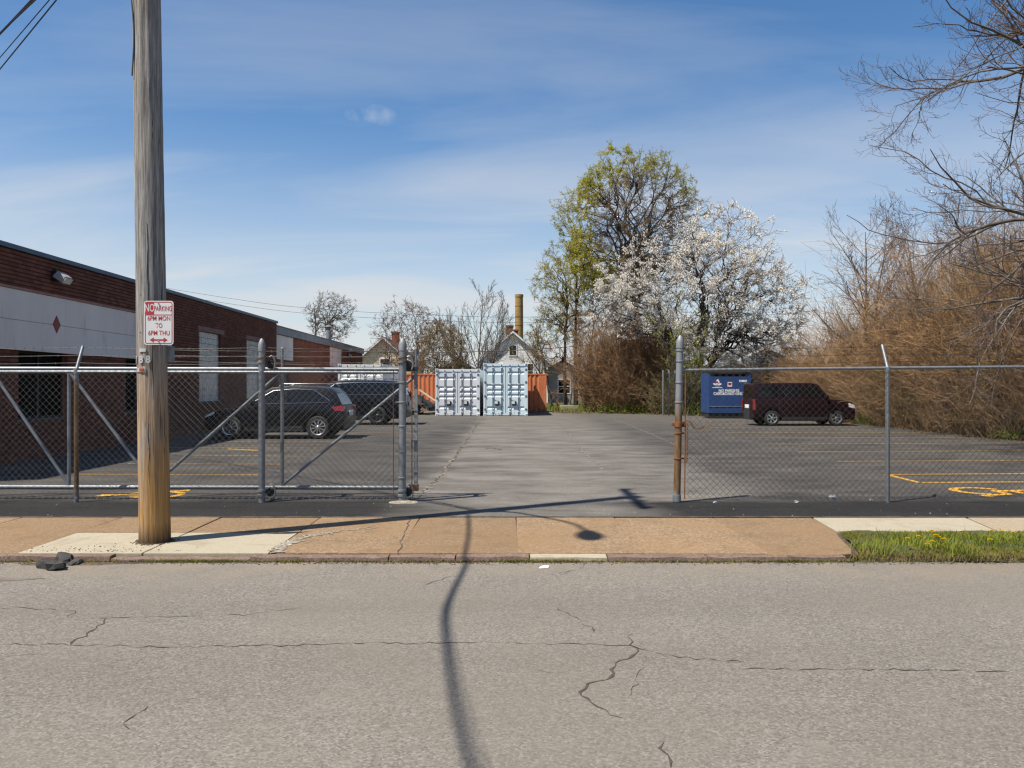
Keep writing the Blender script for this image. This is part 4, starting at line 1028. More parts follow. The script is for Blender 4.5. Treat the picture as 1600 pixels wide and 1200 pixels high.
def wire(name, pts, r, label, cat='cable', group=None, k=6, mat=BLACK, n=8):
    # Catmull-Rom through the points
    P = [Vector(p) for p in pts]; out = []
    for i in range(len(P) - 1):
        p0, p1, p2, p3 = P[max(i - 1, 0)], P[i], P[i + 1], P[min(i + 2, len(P) - 1)]
        for j in range(n):
            t = j / n; out.append(0.5 * ((2 * p1) + (p2 - p0) * t + (2 * p0 - 5 * p1 + 4 * p2 - p3) * t * t + (3 * p1 - p0 - 3 * p2 + p3) * t ** 3))
    out.append(P[-1]); mb = MB(); mb.tube(out, r, k); o = mb.build(name, mat, None, smooth=True)
    return tag(o, label, cat, group)
cab = [(-3.82, 8.3, 6.55), (-3.78, 7.0, 6.62), (-3.74, 5.76, 6.58), (-3.72, 4.8, 6.44), (-3.705, 4.16, 6.37), (-3.69, 3.55, 6.44), (-3.675, 2.65, 6.62), (-3.66, 1.8, 6.83), (-3.6, 0.5, 7.15), (-3.4, -4, 8.0), (-3.3, -9, 8.6)]
wire('overhead_cable', cab, 0.023, 'thick black cable crossing the street from the pole, casting the long shadow', group=None)
wire('overhead_cable', [(a + 0.006 * i, b, c + 0.012 + 0.006 * max(0, i - 3)) for i, (a, b, c) in enumerate(cab)], 0.009, 'thin black cable running along the thick cable across the street')
# service drop to the warehouse roof, seen at the upper left
def drop(px_a, px_b, r, label, zoff=0.0):
    ends = Vector((-14.6, 19.6, 0)); s0 = Vector((PX - 0.08, PY, 0)); P = []
    # the wires hang in the vertical plane between pole and mast; heights follow the sag
    (xa, ya), (xb, yb) = px_a, px_b
    def h(t):
        q = s0 + (ends - s0) * t
        px_ = 800 + q.x / q.y * FPX
        return px_, q
    k = (yb - ya) / (xb - xa)
    for t in (0.0, 0.12, 0.25, 0.38, 0.52, 0.7, 0.85, 1.0):
        px_, q = h(t); y_ = ya + k * (px_ - xa)
        z_ = EYE + (603 - y_) * q.y / FPX
        P.append((q.x, q.y, z_))
    # settle the far end onto the mast head
    zend = 7.3 + zoff
    out = []
    for i, (a, b, c) in enumerate(P):
        t = (0.0, 0.12, 0.25, 0.38, 0.52, 0.7, 0.85, 1.0)[i]
        w = max(0, (t - 0.5) / 0.5); out.append((a, b, c * (1 - w) + zend * w))
    return wire('service_wire', out, r, label)
drop((50, 0), (0, 53), 0.019, 'twisted thick black service wire, uppermost at the upper left sky'); drop((55, 0), (0, 52), 0.012, 'second strand wound with the thick service wire')
drop((77, 0), (0, 90), 0.008, 'thin black service wire, middle one at the upper left sky', -0.1); drop((88, 0), (0, 108), 0.0105, 'black service wire, lowest one at the upper left sky', -0.2)
for i, yy in enumerate((-0.95, 0.4, 0.95)):
    z_ = 11.47; wire('power_line', [(-48, PY + yy, 11.2), (-26, PY + yy, 10.3), (PX, PY + yy, z_), (22, PY + yy, 10.3), (46, PY + yy, 11.2)], 0.007, ('street side', 'middle', 'fence side')[i] + ' power line on the crossarm atop the pole')

# ------------------------------------------------------------------ shipping containers
def cont_mat(name, c1, c2, rust=0.6):
    m, nt, b = new_mat(name); b.inputs['Roughness'].default_value = 0.55
    v = coords(nt); sp = nt.nodes.new('ShaderNodeSeparateXYZ'); nt.links.new(v, sp.inputs[0])
    n = noise(nt, v, 1.2, 6, 0.65); n2 = noise(nt, v, 7, 6, 0.7)
    c = mixc(nt, ramp(nt, n, 0.3, 0.7), c1, c2)
    low = ramp(nt, math_n(nt, 'ADD', sp.outputs[2], math_n(nt, 'MULTIPLY', n2, -0.5)), -0.25, 0.12, 0.16, 0)
    rf = ramp(nt, math_n(nt, 'ADD', n2, low), rust, rust + 0.06)
    c = mixc(nt, rf, c, (0.17, 0.075, 0.035))
    st_ = ramp(nt, noise(nt, coords(nt, (6, 6, 0.4)), 2, 4), 0.55, 0.75, 0, 0.35)
    c = mixc(nt, st_, c, (c1[0] * 0.6, c1[1] * 0.58, c1[2] * 0.55))
    nt.links.new(c, b.inputs['Base Color']); return m
def corrugated(mb, L, z0, z1, place, pitch=0.28, dep=0.036):
    """trapezoid wave along local s, placed by place(s, depth, z)"""
    V = []; F = []; s = 0.12; P = [(0.0, 0.0)]
    while s < L - 0.3:
        P += [(s, 0.0), (s + 0.065, dep), (s + 0.14, dep), (s + 0.205, 0.0)]; s += pitch
    P.append((L, 0.0))
    for (a, d) in P: V += [place(a, d, z0), place(a, d, z1)]
    for i in range(len(P) - 1): F.append((2 * i, 2 * i + 2, 2 * i + 3, 2 * i + 1))
    return mb.add(V, F)
def container(label, loc, rz, W, H, L, mat, rows, group='shipping containers at the end of the lot', bars=None):
    c = thing('shipping_container', label, 'container', loc, rz, group)
    w = W / 2; bars = bars or M('shaded_bar_steel', (0.13, 0.155, 0.185), (0.22, 0.25, 0.28), 5, 0.5, 0.3)  # steel darkened so its colour paints in the bars' shadow lines
    mb = MB()
    for sx in (-1, 1):
        for yy in (0.03, L - 0.15): mb.bb(sx * w, sx * (w - 0.12), yy, yy + 0.12, 0.11, H - 0.11)
    mb.bb(-w + 0.12, w - 0.12, 0.035, 0.15, H - 0.16, H - 0.02); mb.bb(-w + 0.12, w - 0.12, 0.035, 0.15, 0.03, 0.15)
    for sx in (-1, 1):
        mb.bb(sx * w, sx * (w - 0.06), 0.15, L - 0.15, 0.02, 0.15); mb.bb(sx * w, sx * (w - 0.06), 0.15, L - 0.15, H - 0.1, H - 0.02)
    mb.build('frame', mat, c, bevel=0.006)
    for sx in (-1, 1):
        for yy in (0.0, L - 0.18):
            for zz_ in (0.0, H - 0.118):
                mb = MB(); mb.bb(sx * (w + 0.004), sx * (w - 0.162), yy, yy + 0.178, zz_, zz_ + 0.118); k_ = mb.build('corner_casting', mat, c, bevel=0.008)
                if yy == 0.0:
                    mb = MB(); mb.lathe([(0.034, 0), (0.034, 0.004)], 12, Matrix.Translation((sx * (w - 0.08), 0.0, zz_ + 0.06)) @ Matrix.Rotation(R(90), 4, 'X') @ Matrix.Diagonal((1.4, 0.9, 1, 1))); mb.build('hole', BLACK, k_)
    for sx in (-1, 1):
        mb = MB(); corrugated(mb, L - 0.3, 0.15, H - 0.1, lambda s, d, z: (sx * (w - 0.012 - d), 0.15 + s, z)); mb.build('side_wall', mat, c)
    mb = MB(); corrugated(mb, W - 0.24, 0.15, H - 0.1, lambda s, d, z: (-w + 0.12 + s, L - 0.04 - d, z)); mb.build('back_wall', mat, c)
    mb = MB(); mb.bb(-w + 0.06, w - 0.06, 0.15, L - 0.15, H - 0.06, H - 0.035); mb.build('roof', mat, c)
    # doors
    z0_, z1_ = 0.16, H - 0.17; hh = z1_ - z0_
    for sx in (-1, 1):
        xa, xb = (-w + 0.125, -0.012) if sx < 0 else (0.012, w - 0.125)
        mb = MB(); pr = [(z1_, 0.0)]
        for f in rows:
            zc = z1_ - f * hh
            pr += [(zc + 0.03, 0.0), (zc - 0.008, 0.052), (zc - 0.035, 0.052), (zc - 0.15, 0.0)]
        pr.append((z0_, 0.0))
        V = []; F = []
        ya_ = 0.06
        xi = [xa + 0.07, xb - 0.10] if sx < 0 else [xa + 0.10, xb - 0.07]
        for (z_, d_) in pr: V += [(xi[0], ya_ + d_, z_), (xi[1], ya_ + d_, z_)]
        for i in range(len(pr) - 1): F.append((2 * i, 2 * i + 1, 2 * i + 3, 2 * i + 2))
        mb.add(V, F); mb.bb(xa, xi[0], ya_ - 0.004, ya_ + 0.05, z0_, z1_); mb.bb(xi[1], xb, ya_ - 0.004, ya_ + 0.05, z0_, z1_); mb.bb(xi[0], xi[1], ya_ + 0.085, ya_ + 0.09, z0_, z1_)
        d = mb.build('door', mat, c)
        for f in (0.08, 0.36, 0.66, 0.93):
            m2 = MB(); xh = xa - 0.03 if sx < 0 else xb + 0.03; m2.bb(xh - 0.05, xh + 0.05, 0.015, 0.05, z0_ + f * hh - 0.05, z0_ + f * hh + 0.05); m2.build('hinge', bars, d)
        for j, fx in enumerate((0.36, 0.80) if sx < 0 else (0.20, 0.64)):
            xx = xa + (xb - xa) * fx
            m2 = MB(); m2.tube([(xx, 0.022, 0.06), (xx, 0.022, H - 0.08)], 0.021, 8); m2.build('locking_bar', bars, d, smooth=True)
            m2 = MB()
            for f in (0.03, 0.34, 0.62, 0.97): m2.bb(xx - 0.05, xx + 0.05, 0.0, 0.055, z0_ + f * hh - 0.03, z0_ + f * hh + 0.03)
            m2.build('bar_guide', mat, d, bevel=0.004)
        x1_ = xa + (xb - xa) * (0.36 if sx < 0 else 0.20)
        m2 = MB(); m2.tube([(x1_, 0.0, 0.83), (x1_ + 0.1, -0.02, 0.86), (x1_ + 0.36, -0.02, 0.80)], 0.014, 6); m2.bb(x1_ + 0.12, x1_ + 0.34, -0.01, 0.05, 0.56, 0.66); m2.bb(x1_ + 0.28, x1_ + 0.36, -0.02, 0.05, 0.58, 0.80)
        m2.build('handle', DARKM, d, bevel=0.004)
    mb = MB(); mb.bb(-0.011, 0.011, 0.05, 0.09, z0_, z1_); mb.build('door_gasket', DARKM, c)
    return c
CW = cont_mat('container_white', (0.60, 0.635, 0.67), (0.68, 0.715, 0.75), 0.72); CB = cont_mat('container_blue_grey', (0.54, 0.655, 0.71), (0.62, 0.735, 0.79), 0.70)
CO = cont_mat('container_orange', (0.55, 0.16, 0.06), (0.66, 0.22, 0.085), 0.60); CG = cont_mat('container_grey', (0.66, 0.68, 0.68), (0.74, 0.75, 0.75), 0.66)
ROWS = (0.13, 0.36, 0.475, 0.59, 0.83)
container('white shipping container with locked doors and rusty sill', ((715 - 800) * 43.7 / FPX, 43.7, 0), R(0.3), 2.44, 2.59, 6.06, CW, ROWS)
container('taller blue grey shipping container beside the white one', ((790 - 800) * 43.7 / FPX, 43.75, 0), 0, 2.44, 2.90, 6.06, CB, (0.12, 0.39, 0.495, 0.60, 0.865))
container('long orange corrugated shipping container lying crosswise behind the two others', (2.2 - 12.19, 50.15 + 1.22, 0), R(-90), 2.44, 2.44, 12.19, CO, ROWS)
container('grey white shipping container partly hidden behind the large dark suv', ((563 - 800) * 43.0 / FPX, 43.0, 0), R(-1), 2.44, 2.84, 6.06, CG, ROWS)

# ------------------------------------------------------------------ vehicles
def clip_x(P, a, b):
    def half(P, k, s):
        out = []
        for i in range(len(P)):
            p, q = P[i], P[(i + 1) % len(P)]
            ip, iq = s * (p[0] - k) >= 0, s * (q[0] - k) >= 0
            if ip: out.append(p)
            if ip != iq:
                t = (k - p[0]) / (q[0] - p[0]); out.append((k, p[1] + t * (q[1] - p[1])))
        return out
    P = half(P, a, 1)
    return half(P, b, -1) if P else P
def car(name, label, cat, loc, rz, sp):
    c = thing(name, label, cat, loc, rz)
    W = sp['W']; w = W / 2; wb = sp['wb']; r = sp['r']; ra = r + 0.055
    def arch(cx):
        z_ = 0.27; a0 = math.asin((z_ - r) / ra); return [(cx + ra * math.cos(a), r + ra * math.sin(a)) for a in np.linspace(a0, PI - a0, 13)]
    low = sp['top'] + [(wb + ra + 0.25, 0.25)] + arch(wb) + arch(0.0) + [(-ra - 0.12, 0.28)]
    zmax = sp['belt']
    def hw(z):   # body half width by height
        t = min(1, max(0, (z - 0.25) / (zmax - 0.25))); return w * (0.955 + 0.045 * math.sin(PI * min(1, t * 0.9 + 0.1)))
    mb = MB(); mb.prism(low, lambda p: Vector((p[0], -hw(p[1]), p[1])), lambda p: Vector((p[0], hw(p[1]), p[1])))
    body = mb.build('body', sp['paint'], c, bevel=0.045, smooth=True, autosmooth=32)
    gz0, gz1 = sp['belt'] - 0.02, max(p[1] for p in sp['cab'])
    def gw(z): t = (z - gz0) / (gz1 - gz0); return w - 0.055 - t * sp.get('tumble', 0.17)
    mb = MB(); mb.prism(sp['cab'], lambda p: Vector((p[0], -gw(p[1]), p[1])), lambda p: Vector((p[0], gw(p[1]), p[1])))
    mb.build('cabin', sp['paint'], c, bevel=0.035, smooth=True, autosmooth=32)
    for s in (-1, 1):
        for (a, b) in sp['panes']:
            P = clip_x(sp['dlo'], a, b)
            if len(P) < 3: continue
            mb = MB(); mb.prism(P, lambda p: Vector((p[0], s * (gw(p[1]) + 0.005), p[1])), lambda p: Vector((p[0], s * (gw(p[1]) - 0.01), p[1]))); mb.build('side_window', GLASS, c)
        if sp.get('chrome'):
            D = sp['dlo'] + [sp['dlo'][0]]; mb = MB()
            mb.tube([Vector((p[0], s * (gw(p[1]) + 0.008), p[1])) for p in D], 0.013, 5); mb.build('window_trim', M('chrome', (0.62, 0.63, 0.65), None, rough=0.12, metal=1.0), c, smooth=True)
        mb = MB(); mb.box((sp['mirror'][0], s * (w + 0.09), sp['mirror'][1]), (0.12, 0.2, 0.15)); mb.build('mirror', sp['paint'], c, bevel=0.03)
        for hx in sp['handles']: mb = MB(); mb.box((hx, s * (w + 0.012), sp['belt'] - 0.12), (0.2, 0.03, 0.035)); mb.build('door_handle', sp.get('handle_mat', sp['paint']), c, bevel=0.008)
        mb = MB(); mb.bb(ra + 0.02, wb - ra - 0.02, s * (w - 0.03), s * (w + 0.006), 0.24, 0.36); mb.build('sill_trim', DARKM, c, bevel=0.01)
        if sp.get('chrome'): mb = MB(); mb.bb(ra + 0.06, wb - ra - 0.06, s * (w + 0.006), s * (w + 0.012), 0.37, 0.39); mb.build('side_trim', MATS['chrome'], c)
        if sp.get('rails'): mb = MB(); a, b, z_ = sp['rails']; mb.tube([(a, s * (gw(gz1) - 0.03), z_ - 0.06), (a + 0.12, s * (gw(gz1) - 0.03), z_), (b - 0.12, s * (gw(gz1) - 0.03), z_), (b, s * (gw(gz1) - 0.03), z_ - 0.06)], 0.018, 6); mb.build('roof_rail', M('rail_metal', (0.25, 0.28, 0.32), None, rough=0.25, metal=0.9), c, smooth=True)
        for sx_ in sp['seams']:
            mb = MB(); mb.bb(sx_ - 0.006, sx_ + 0.006, s * (w - 0.02), s * (w + 0.002), 0.4, sp['belt'] - 0.05); mb.build('door_seam', BLACK, c)
        # lamps
        mb = MB(); P = sp['tail']; mb.prism(P, lambda p: Vector((p[0], s * (hw(p[1]) + 0.006), p[1])), lambda p: Vector((p[0], s * (hw(p[1]) - 0.14), p[1]))); mb.build('tail_lamp', M('red_lamp', (0.26, 0.006, 0.008), (0.18, 0.004, 0.005), 9, 0.12, coat=0.5), c, bevel=0.008)
        mb = MB(); P = sp['head']; mb.prism(P, lambda p: Vector((p[0], s * (hw(p[1]) + 0.006), p[1])), lambda p: Vector((p[0], s * (hw(p[1]) - 0.25), p[1]))); mb.build('headlamp', M('clear_lamp', (0.55, 0.57, 0.6), None, rough=0.1), c, bevel=0.008)
    # glass front and back follow the cabin outline
    (f0, f1), (b0, b1) = sp['front_glass'], sp['back_glass']
    for (q0, q1, nm, sg_) in ((f0, f1, 'windscreen', 1), (b0, b1, 'rear_window', -1)):
        a, b = Vector((q0[0], 0, q0[1])), Vector((q1[0], 0, q1[1])); t = (b - a); n_ = Vector((t.z, 0, -t.x)).normalized() * sg_; n_ = n_ if n_.x * sg_ > 0 else -n_
        o = n_ * 0.006
        mb = MB(); A_, B_ = a + t * 0.08, a + t * 0.92
        V = [A_ + o + Vector((0, -gw(A_.z) + 0.08, 0)), A_ + o + Vector((0, gw(A_.z) - 0.08, 0)), B_ + o + Vector((0, gw(B_.z) - 0.08, 0)), B_ + o + Vector((0, -gw(B_.z) + 0.08, 0))]
        mb.add(V, [(0, 1, 2, 3)]); mb.build(nm, GLASS, c)
    mb = MB(); mb.bb(sp['top'][0][0] - 0.035, sp['top'][0][0] + 0.3, -w * 0.94, w * 0.94, 0.30, 0.55); mb.build('rear_bumper', sp.get('bumper', DARKM), c, bevel=0.03)
    mb = MB(); mb.bb(ra, wb - ra, -w * 0.8, w * 0.8, 0.2, 0.4); mb.bb(-0.8, wb + 0.7, -w * 0.45, w * 0.45, 0.24, 0.7); mb.build('underbody', BLACK, c)
    mb = MB(); xr = sp['top'][1][0] - 0.012; mb.bb(xr - 0.02, xr, -0.27, 0.27, sp['plate_z'], sp['plate_z'] + 0.15); mb.build('number_plate', WHITE, c)
    # wheels
    RIM = sp['rim']; tw = 0.21
    for cx in (0.0, wb):
        for s in (-1, 1):
            Mw = Matrix.Translation((cx, s * (w - tw / 2 - 0.015), r)) @ Matrix.Rotation(R(-90 * s), 4, 'X')
            mb = MB(); mb.lathe([(r * 0.66, -tw / 2), (r * 0.9, -tw / 2), (r * 0.985, -tw * 0.36), (r, -tw * 0.2), (r, tw * 0.2), (r * 0.985, tw * 0.36), (r * 0.9, tw / 2), (r * 0.7, tw / 2 + 0.004), (r * 0.66, tw * 0.42)], 28, Mw, caps=False)
            t = mb.build('wheel', M('tyre', (0.018, 0.018, 0.019), (0.03, 0.03, 0.03), 8, 0.8), c, smooth=True)
            mb = MB(); rr = r * 0.67
            mb.lathe([(rr, -0.05), (rr, tw * 0.46), (rr - 0.012, tw * 0.47), (rr - 0.03, tw * 0.42), (rr - 0.035, -0.02)], 28, Mw, caps=False)
            n_ = sp['spokes']
            for i in range(n_):
                a = 2 * PI * i / n_ + 0.2
                ro = Matrix.Rotation(a, 3, 'Z'); wd = sp['spoke_w']
                V = [ro @ Vector(p) for p in ((0.03, -wd * 0.55, tw * 0.44), (0.03, wd * 0.55, tw * 0.44), (rr - 0.02, wd, tw * 0.42), (rr - 0.02, -wd, tw * 0.42), (0.03, -wd * 0.5, tw * 0.2), (0.03, wd * 0.5, tw * 0.2), (rr - 0.02, wd * 0.8, tw * 0.24), (rr - 0.02, -wd * 0.8, tw * 0.24))]
                mb.add([Mw @ p for p in V], [(0, 1, 2, 3), (7, 6, 5, 4), (0, 4, 5, 1), (1, 5, 6, 2), (2, 6, 7, 3), (3, 7, 4, 0)])
            mb.lathe([(0.05, tw * 0.2), (0.055, tw * 0.45), (0.04, tw * 0.5)], 14, Mw)
            mb.build('rim', RIM, t, smooth=True, autosmooth=30)
            m2 = MB(); m2.lathe([(rr - 0.03, 0.0), (0.01, 0.005)], 20, Mw); m2.build('brake_disc', M('wheel_well', (0.02, 0.02, 0.021), None, rough=0.7), t)
    return c
NAVY = M('navy_black_paint', (0.0035, 0.0045, 0.008), None, rough=0.32, coat=0.12, spec=0.25); NAVY2 = M('dark_blue_paint', (0.003, 0.0042, 0.009), None, rough=0.32, coat=0.12, spec=0.25)
MAROON = M('maroon_paint', (0.011, 0.002, 0.0045), None, rough=0.4, coat=0.1, spec=0.25)
ALLOY = M('alloy', (0.55, 0.56, 0.57), None, rough=0.25, metal=0.9); ALLOYD = M('dark_alloy', (0.06, 0.06, 0.065), None, rough=0.35, metal=0.5)
suv = dict(W=1.86, wb=2.72, r=0.365, belt=1.04, paint=NAVY, tumble=0.2,
    top=[(-0.78, 0.35), (-0.84, 0.58), (-0.825, 0.82), (-0.76, 1.03), (0.4, 1.05), (1.9, 1.02), (2.42, 1.0), (2.95, 0.945), (3.34, 0.83), (3.50, 0.66), (3.53, 0.45), (3.46, 0.26)][::1],
    cab=[(-0.75, 1.0), (-0.52, 1.44), (-0.34, 1.58), (0.1, 1.64), (0.9, 1.665), (1.5, 1.60), (2.5, 0.98)],
    dlo=[(2.12, 1.085), (1.42, 1.50), (0.75, 1.555), (0.15, 1.52), (-0.36, 1.19), (-0.30, 1.135)], panes=[(-0.5, 0.02), (0.05, 1.0), (1.05, 2.2)], chrome=True, mirror=(1.98, 1.12), handles=[0.25, 1.25], seams=[0.35, 1.35, 2.3],
    rails=(-0.35, 1.25, 1.715), tail=[(-0.80, 0.86), (-0.83, 1.0), (-0.72, 1.035), (-0.42, 0.99), (-0.52, 0.88)], head=[(3.2, 0.78), (3.49, 0.66), (3.44, 0.75), (3.2, 0.86)],
    front_glass=((1.5, 1.60), (2.5, 0.98)), back_glass=((-0.52, 1.44), (-0.75, 1.03)), rim=ALLOY, spokes=10, spoke_w=0.018, plate_z=0.72)
P0 = gp(497, 686); car('parked_suv', 'dark navy suv with chrome window trim parked nose to the warehouse', 'suv', (P0.x, P0.y + 0.85, 0), R(180), suv)
big = dict(W=2.0, wb=3.3, r=0.40, belt=1.22, paint=NAVY2, tumble=0.16,
    top=[(-1.18, 0.4), (-1.24, 0.6), (-1.22, 1.0), (-1.17, 1.22), (0.5, 1.23), (2.3, 1.21), (2.75, 1.19), (3.5, 1.12), (4.1, 1.05), (4.25, 0.85), (4.28, 0.5), (4.2, 0.28)],
    cab=[(-1.16, 1.19), (-1.05, 1.72), (-0.9, 1.84), (0.0, 1.9), (1.3, 1.9), (1.95, 1.84), (2.8, 1.17)],
    dlo=[(2.45, 1.27), (1.78, 1.76), (0.6, 1.8), (-0.75, 1.77), (-0.85, 1.29)], panes=[(-0.9, 0.05), (0.16, 1.1), (1.18, 2.6)], chrome=True, mirror=(2.3, 1.32), handles=[0.3, 1.4], seams=[0.12, 1.15, 2.2],
    rails=(-0.8, 1.6, 1.955), tail=[(-1.23, 0.9), (-1.2, 1.5), (-1.08, 1.2), (-1.05, 0.92)], head=[(3.9, 0.95), (4.25, 0.82), (4.2, 0.98), (3.95, 1.05)],
    front_glass=((1.95, 1.84), (2.8, 1.17)), back_glass=((-1.05, 1.72), (-1.16, 1.22)), rim=ALLOYD, spokes=6, spoke_w=0.04, plate_z=0.8)
P0 = gp(590, 664); car('parked_suv', 'large dark blue full size suv parked behind the smaller navy one', 'suv', (P0.x, P0.y + 0.9, 0), R(180), big)
van = dict(W=1.72, wb=2.66, r=0.32, belt=1.12, paint=MAROON, tumble=0.06,
    top=[(-0.72, 0.34), (-0.77, 0.55), (-0.765, 0.9), (-0.75, 1.12), (1.0, 1.12), (2.4, 1.11), (2.52, 1.10), (3.0, 1.05), (3.30, 0.97), (3.42, 0.78), (3.44, 0.45), (3.38, 0.25)],
    cab=[(-0.745, 1.09), (-0.72, 1.70), (-0.66, 1.76), (0.3, 1.775), (1.6, 1.775), (1.90, 1.73), (2.46, 1.08)],
    dlo=[(2.26, 1.17), (1.82, 1.64), (1.4, 1.67), (-0.50, 1.67), (-0.52, 1.17)], panes=[(-0.6, 0.26), (0.36, 1.22), (1.31, 2.4)], mirror=(2.2, 1.2), handles=[0.48, 1.42], seams=[0.3, 1.26, 2.25],
    tail=[(-0.77, 0.66), (-0.765, 1.10), (-0.69, 1.10), (-0.67, 0.66)], head=[(3.15, 0.78), (3.42, 0.72), (3.38, 0.86), (3.15, 0.95)], bumper=MAROON,
    front_glass=((1.90, 1.73), (2.46, 1.10)), back_glass=((-0.72, 1.70), (-0.745, 1.12)), rim=ALLOY, spokes=6, spoke_w=0.035, plate_z=0.72)
P0 = gp(1206, 665.5); car('parked_van', 'maroon boxy van parked in front of the blue bin', 'van', (P0.x, P0.y + 0.8, 0), 0, van)

# ------------------------------------------------------------------ blue cardboard bin
DX0, DX1, DYF = 9.94, 12.06, 40.2
bin_ = thing('cardboard_bin', 'blue steel cardboard dumpster with white lettering behind the maroon van', 'dumpster', ((DX0 + DX1) / 2, DYF, 0))
BLUE = M('bin_blue', (0.012, 0.048, 0.17), (0.02, 0.068, 0.22), 2, 0.5, c3=(0.03, 0.05, 0.10), s3=5, lo3=0.62, hi3=0.72); BLK = M('bin_black', (0.015, 0.015, 0.016), (0.03, 0.03, 0.03), 4, 0.6)
w = (DX1 - DX0) / 2
mb = MB(); mb.bb(-w, w, 0, 0.04, 0.62, 2.12); mb.bb(-w, w, 0, 0.04, 0.28, 0.60); mb.bb(-w, -w + 0.12, 0, 0.04, 2.12, 2.3); mb.bb(w - 0.12, w, 0, 0.04, 2.12, 2.3); mb.bb(-w + 0.12, w - 0.12, 0, 0.04, 2.255, 2.3)
mb.build('front_panel', BLUE, bin_, bevel=0.006)
mb = MB(); mb.bb(-w, -w + 0.04, 0.041, 1.7, 0.28, 2.3); mb.bb(w - 0.04, w, 0.041, 1.7, 0.28, 2.3); mb.bb(-w + 0.04, w - 0.04, 1.66, 1.7, 0.28, 2.3); mb.build('shell', BLUE, bin_, bevel=0.006)
mb = MB(); mb.bb(-w - 0.01, w + 0.01, -0.02, 0.0, 0.595, 0.63); mb.build('rib', M('bin_blue_worn', (0.10, 0.16, 0.30), (0.3, 0.36, 0.45), 12, 0.5), bin_)
mb = MB(); mb.bb(-w + 0.04, w - 0.04, 0.1, 1.6, 0.06, 0.28); mb.bb(-w + 0.04, w - 0.04, 0.05, 0.2, 0.02, 0.27); mb.build('skid', BLK, bin_)
mb = MB(); mb.add([(-w - 0.02, -0.03, 2.32), (w + 0.02, -0.03, 2.32), (w + 0.02, 1.75, 2.5), (-w - 0.02, 1.75, 2.5), (-w - 0.02, -0.03, 2.38), (w + 0.02, -0.03, 2.38), (w + 0.02, 1.75, 2.56), (-w - 0.02, 1.75, 2.56)], [(3, 2, 1, 0), (4, 5, 6, 7), (0, 1, 5, 4), (1, 2, 6, 5), (2, 3, 7, 6), (3, 0, 4, 7)]); mb.build('lid', BLK, bin_, bevel=0.01)
mb = MB(); mb.bb(-w + 0.12, w - 0.12, 0.25, 0.28, 2.0, 2.3); mb.build('slot_flap', BLK, bin_)
mb = MB(); mb.bb(w + 0.004, w + 0.62, 0.35, 1.5, 0.3, 2.38); mb.build('hopper', M('bin_dark_brown', (0.022, 0.016, 0.014), (0.04, 0.03, 0.027), 3, 0.7), bin_, bevel=0.01)
LW = M('decal_white', (0.72, 0.73, 0.74), None, rough=0.5); LR = M('decal_red', (0.5, 0.03, 0.035), None, rough=0.5)
zb = lambda py: EYE + (603 - py) * DYF / FPX
xb_ = lambda px_: (px_ - 800) * DYF / FPX - (DX0 + DX1) / 2
text_part('NO PARKING', 0.20, LW, bin_, (xb_(1139), -0.004, zb(610.4)), 'lettering', 0.86, 0.006)
text_part('CARDBOARD ONLY', 0.20, LW, bin_, (xb_(1139), -0.004, zb(615.2)), 'lettering', 0.86, 0.006)
def decal(P, name, mat, y_=-0.004):
    mb = MB(); mb.add([(xb_(a), y_, zb(b)) for a, b in P], [tuple(range(len(P)))]); return mb.build(name, mat, bin_)
decal([(1117.5, 597.8), (1120.2, 592.8), (1121, 597.8)], 'logo', LR); decal([(1119.3, 595.6), (1120.4, 592.6), (1122.6, 592.6), (1125, 598), (1122.4, 598), (1121.6, 595.6)], 'logo', LW, -0.006)
decal([(1113.8, 599), (1128, 599), (1126.6, 601.4), (1115.4, 601.4)], 'logo', LW); decal([(1117, 602.6), (1125, 602.6), (1125, 603.3), (1117, 603.3)], 'logo', LW); decal([(1112.6, 605), (1128.4, 605), (1128.4, 606.1), (1112.6, 606.1)], 'logo', LW)
decal([(1136.8, 597), (1143.8, 597), (1143.8, 604.2), (1136.8, 604.2)], 'sticker', LW); decal([(1137.6, 598), (1143, 598), (1143, 601.8), (1137.6, 601.8)], 'sticker', LR, -0.006); decal([(1139, 598.6), (1141.4, 598.6), (1141.4, 601), (1139, 601)], 'sticker', BLK, -0.008)
for i in range(6): decal([(1155 + 2.05 * i, 593.6), (1156.6 + 2.05 * i, 593.6), (1156.6 + 2.05 * i, 596.8), (1155 + 2.05 * i, 596.8)], 'unit_number', LW)
decal([(1163, 598), (1169.6, 598), (1169.6, 603), (1163, 603)], 'sticker', M('decal_yellow', (0.42, 0.42, 0.12), (0.25, 0.3, 0.14), 30, 0.5))

# ------------------------------------------------------------------ scrap, concrete block
WOODL = M('pale_board', (0.42, 0.35, 0.27), (0.56, 0.49, 0.40), 3, 0.85, stretch=(1, 1, 6)); WOODD = M('dark_board', (0.05, 0.038, 0.03), (0.11, 0.085, 0.065), 3, 0.9); 
def board(a, b, w_, t_, mat, label, group='scrap boards piled beside the white container', roll=0.0):
    a, b = Vector(a), Vector(b); d = (b - a); q = d.to_track_quat('Z', 'Y').to_matrix() @ Matrix.Rotation(roll, 3, 'Z')
    mb = MB(); mb.box((0, 0, d.length / 2), (w_, t_, d.length)); o = mb.build('board', mat, bevel=0.004); o.location = a; o.rotation_euler = q.to_euler()
    return tag(o, label, 'board', group)
def pt(x, y, d): return at(x, y, d)
board(pt(655, 609, 45.6), pt(681, 627, 44.9), 0.14, 0.05, WOODL, 'long pale board slanting down onto the white container')
board(pt(662, 644.5, 44.6), pt(681, 643, 44.6), 0.12, 0.06, WOODL, 'pale board lying flat on the ground beside the white container')
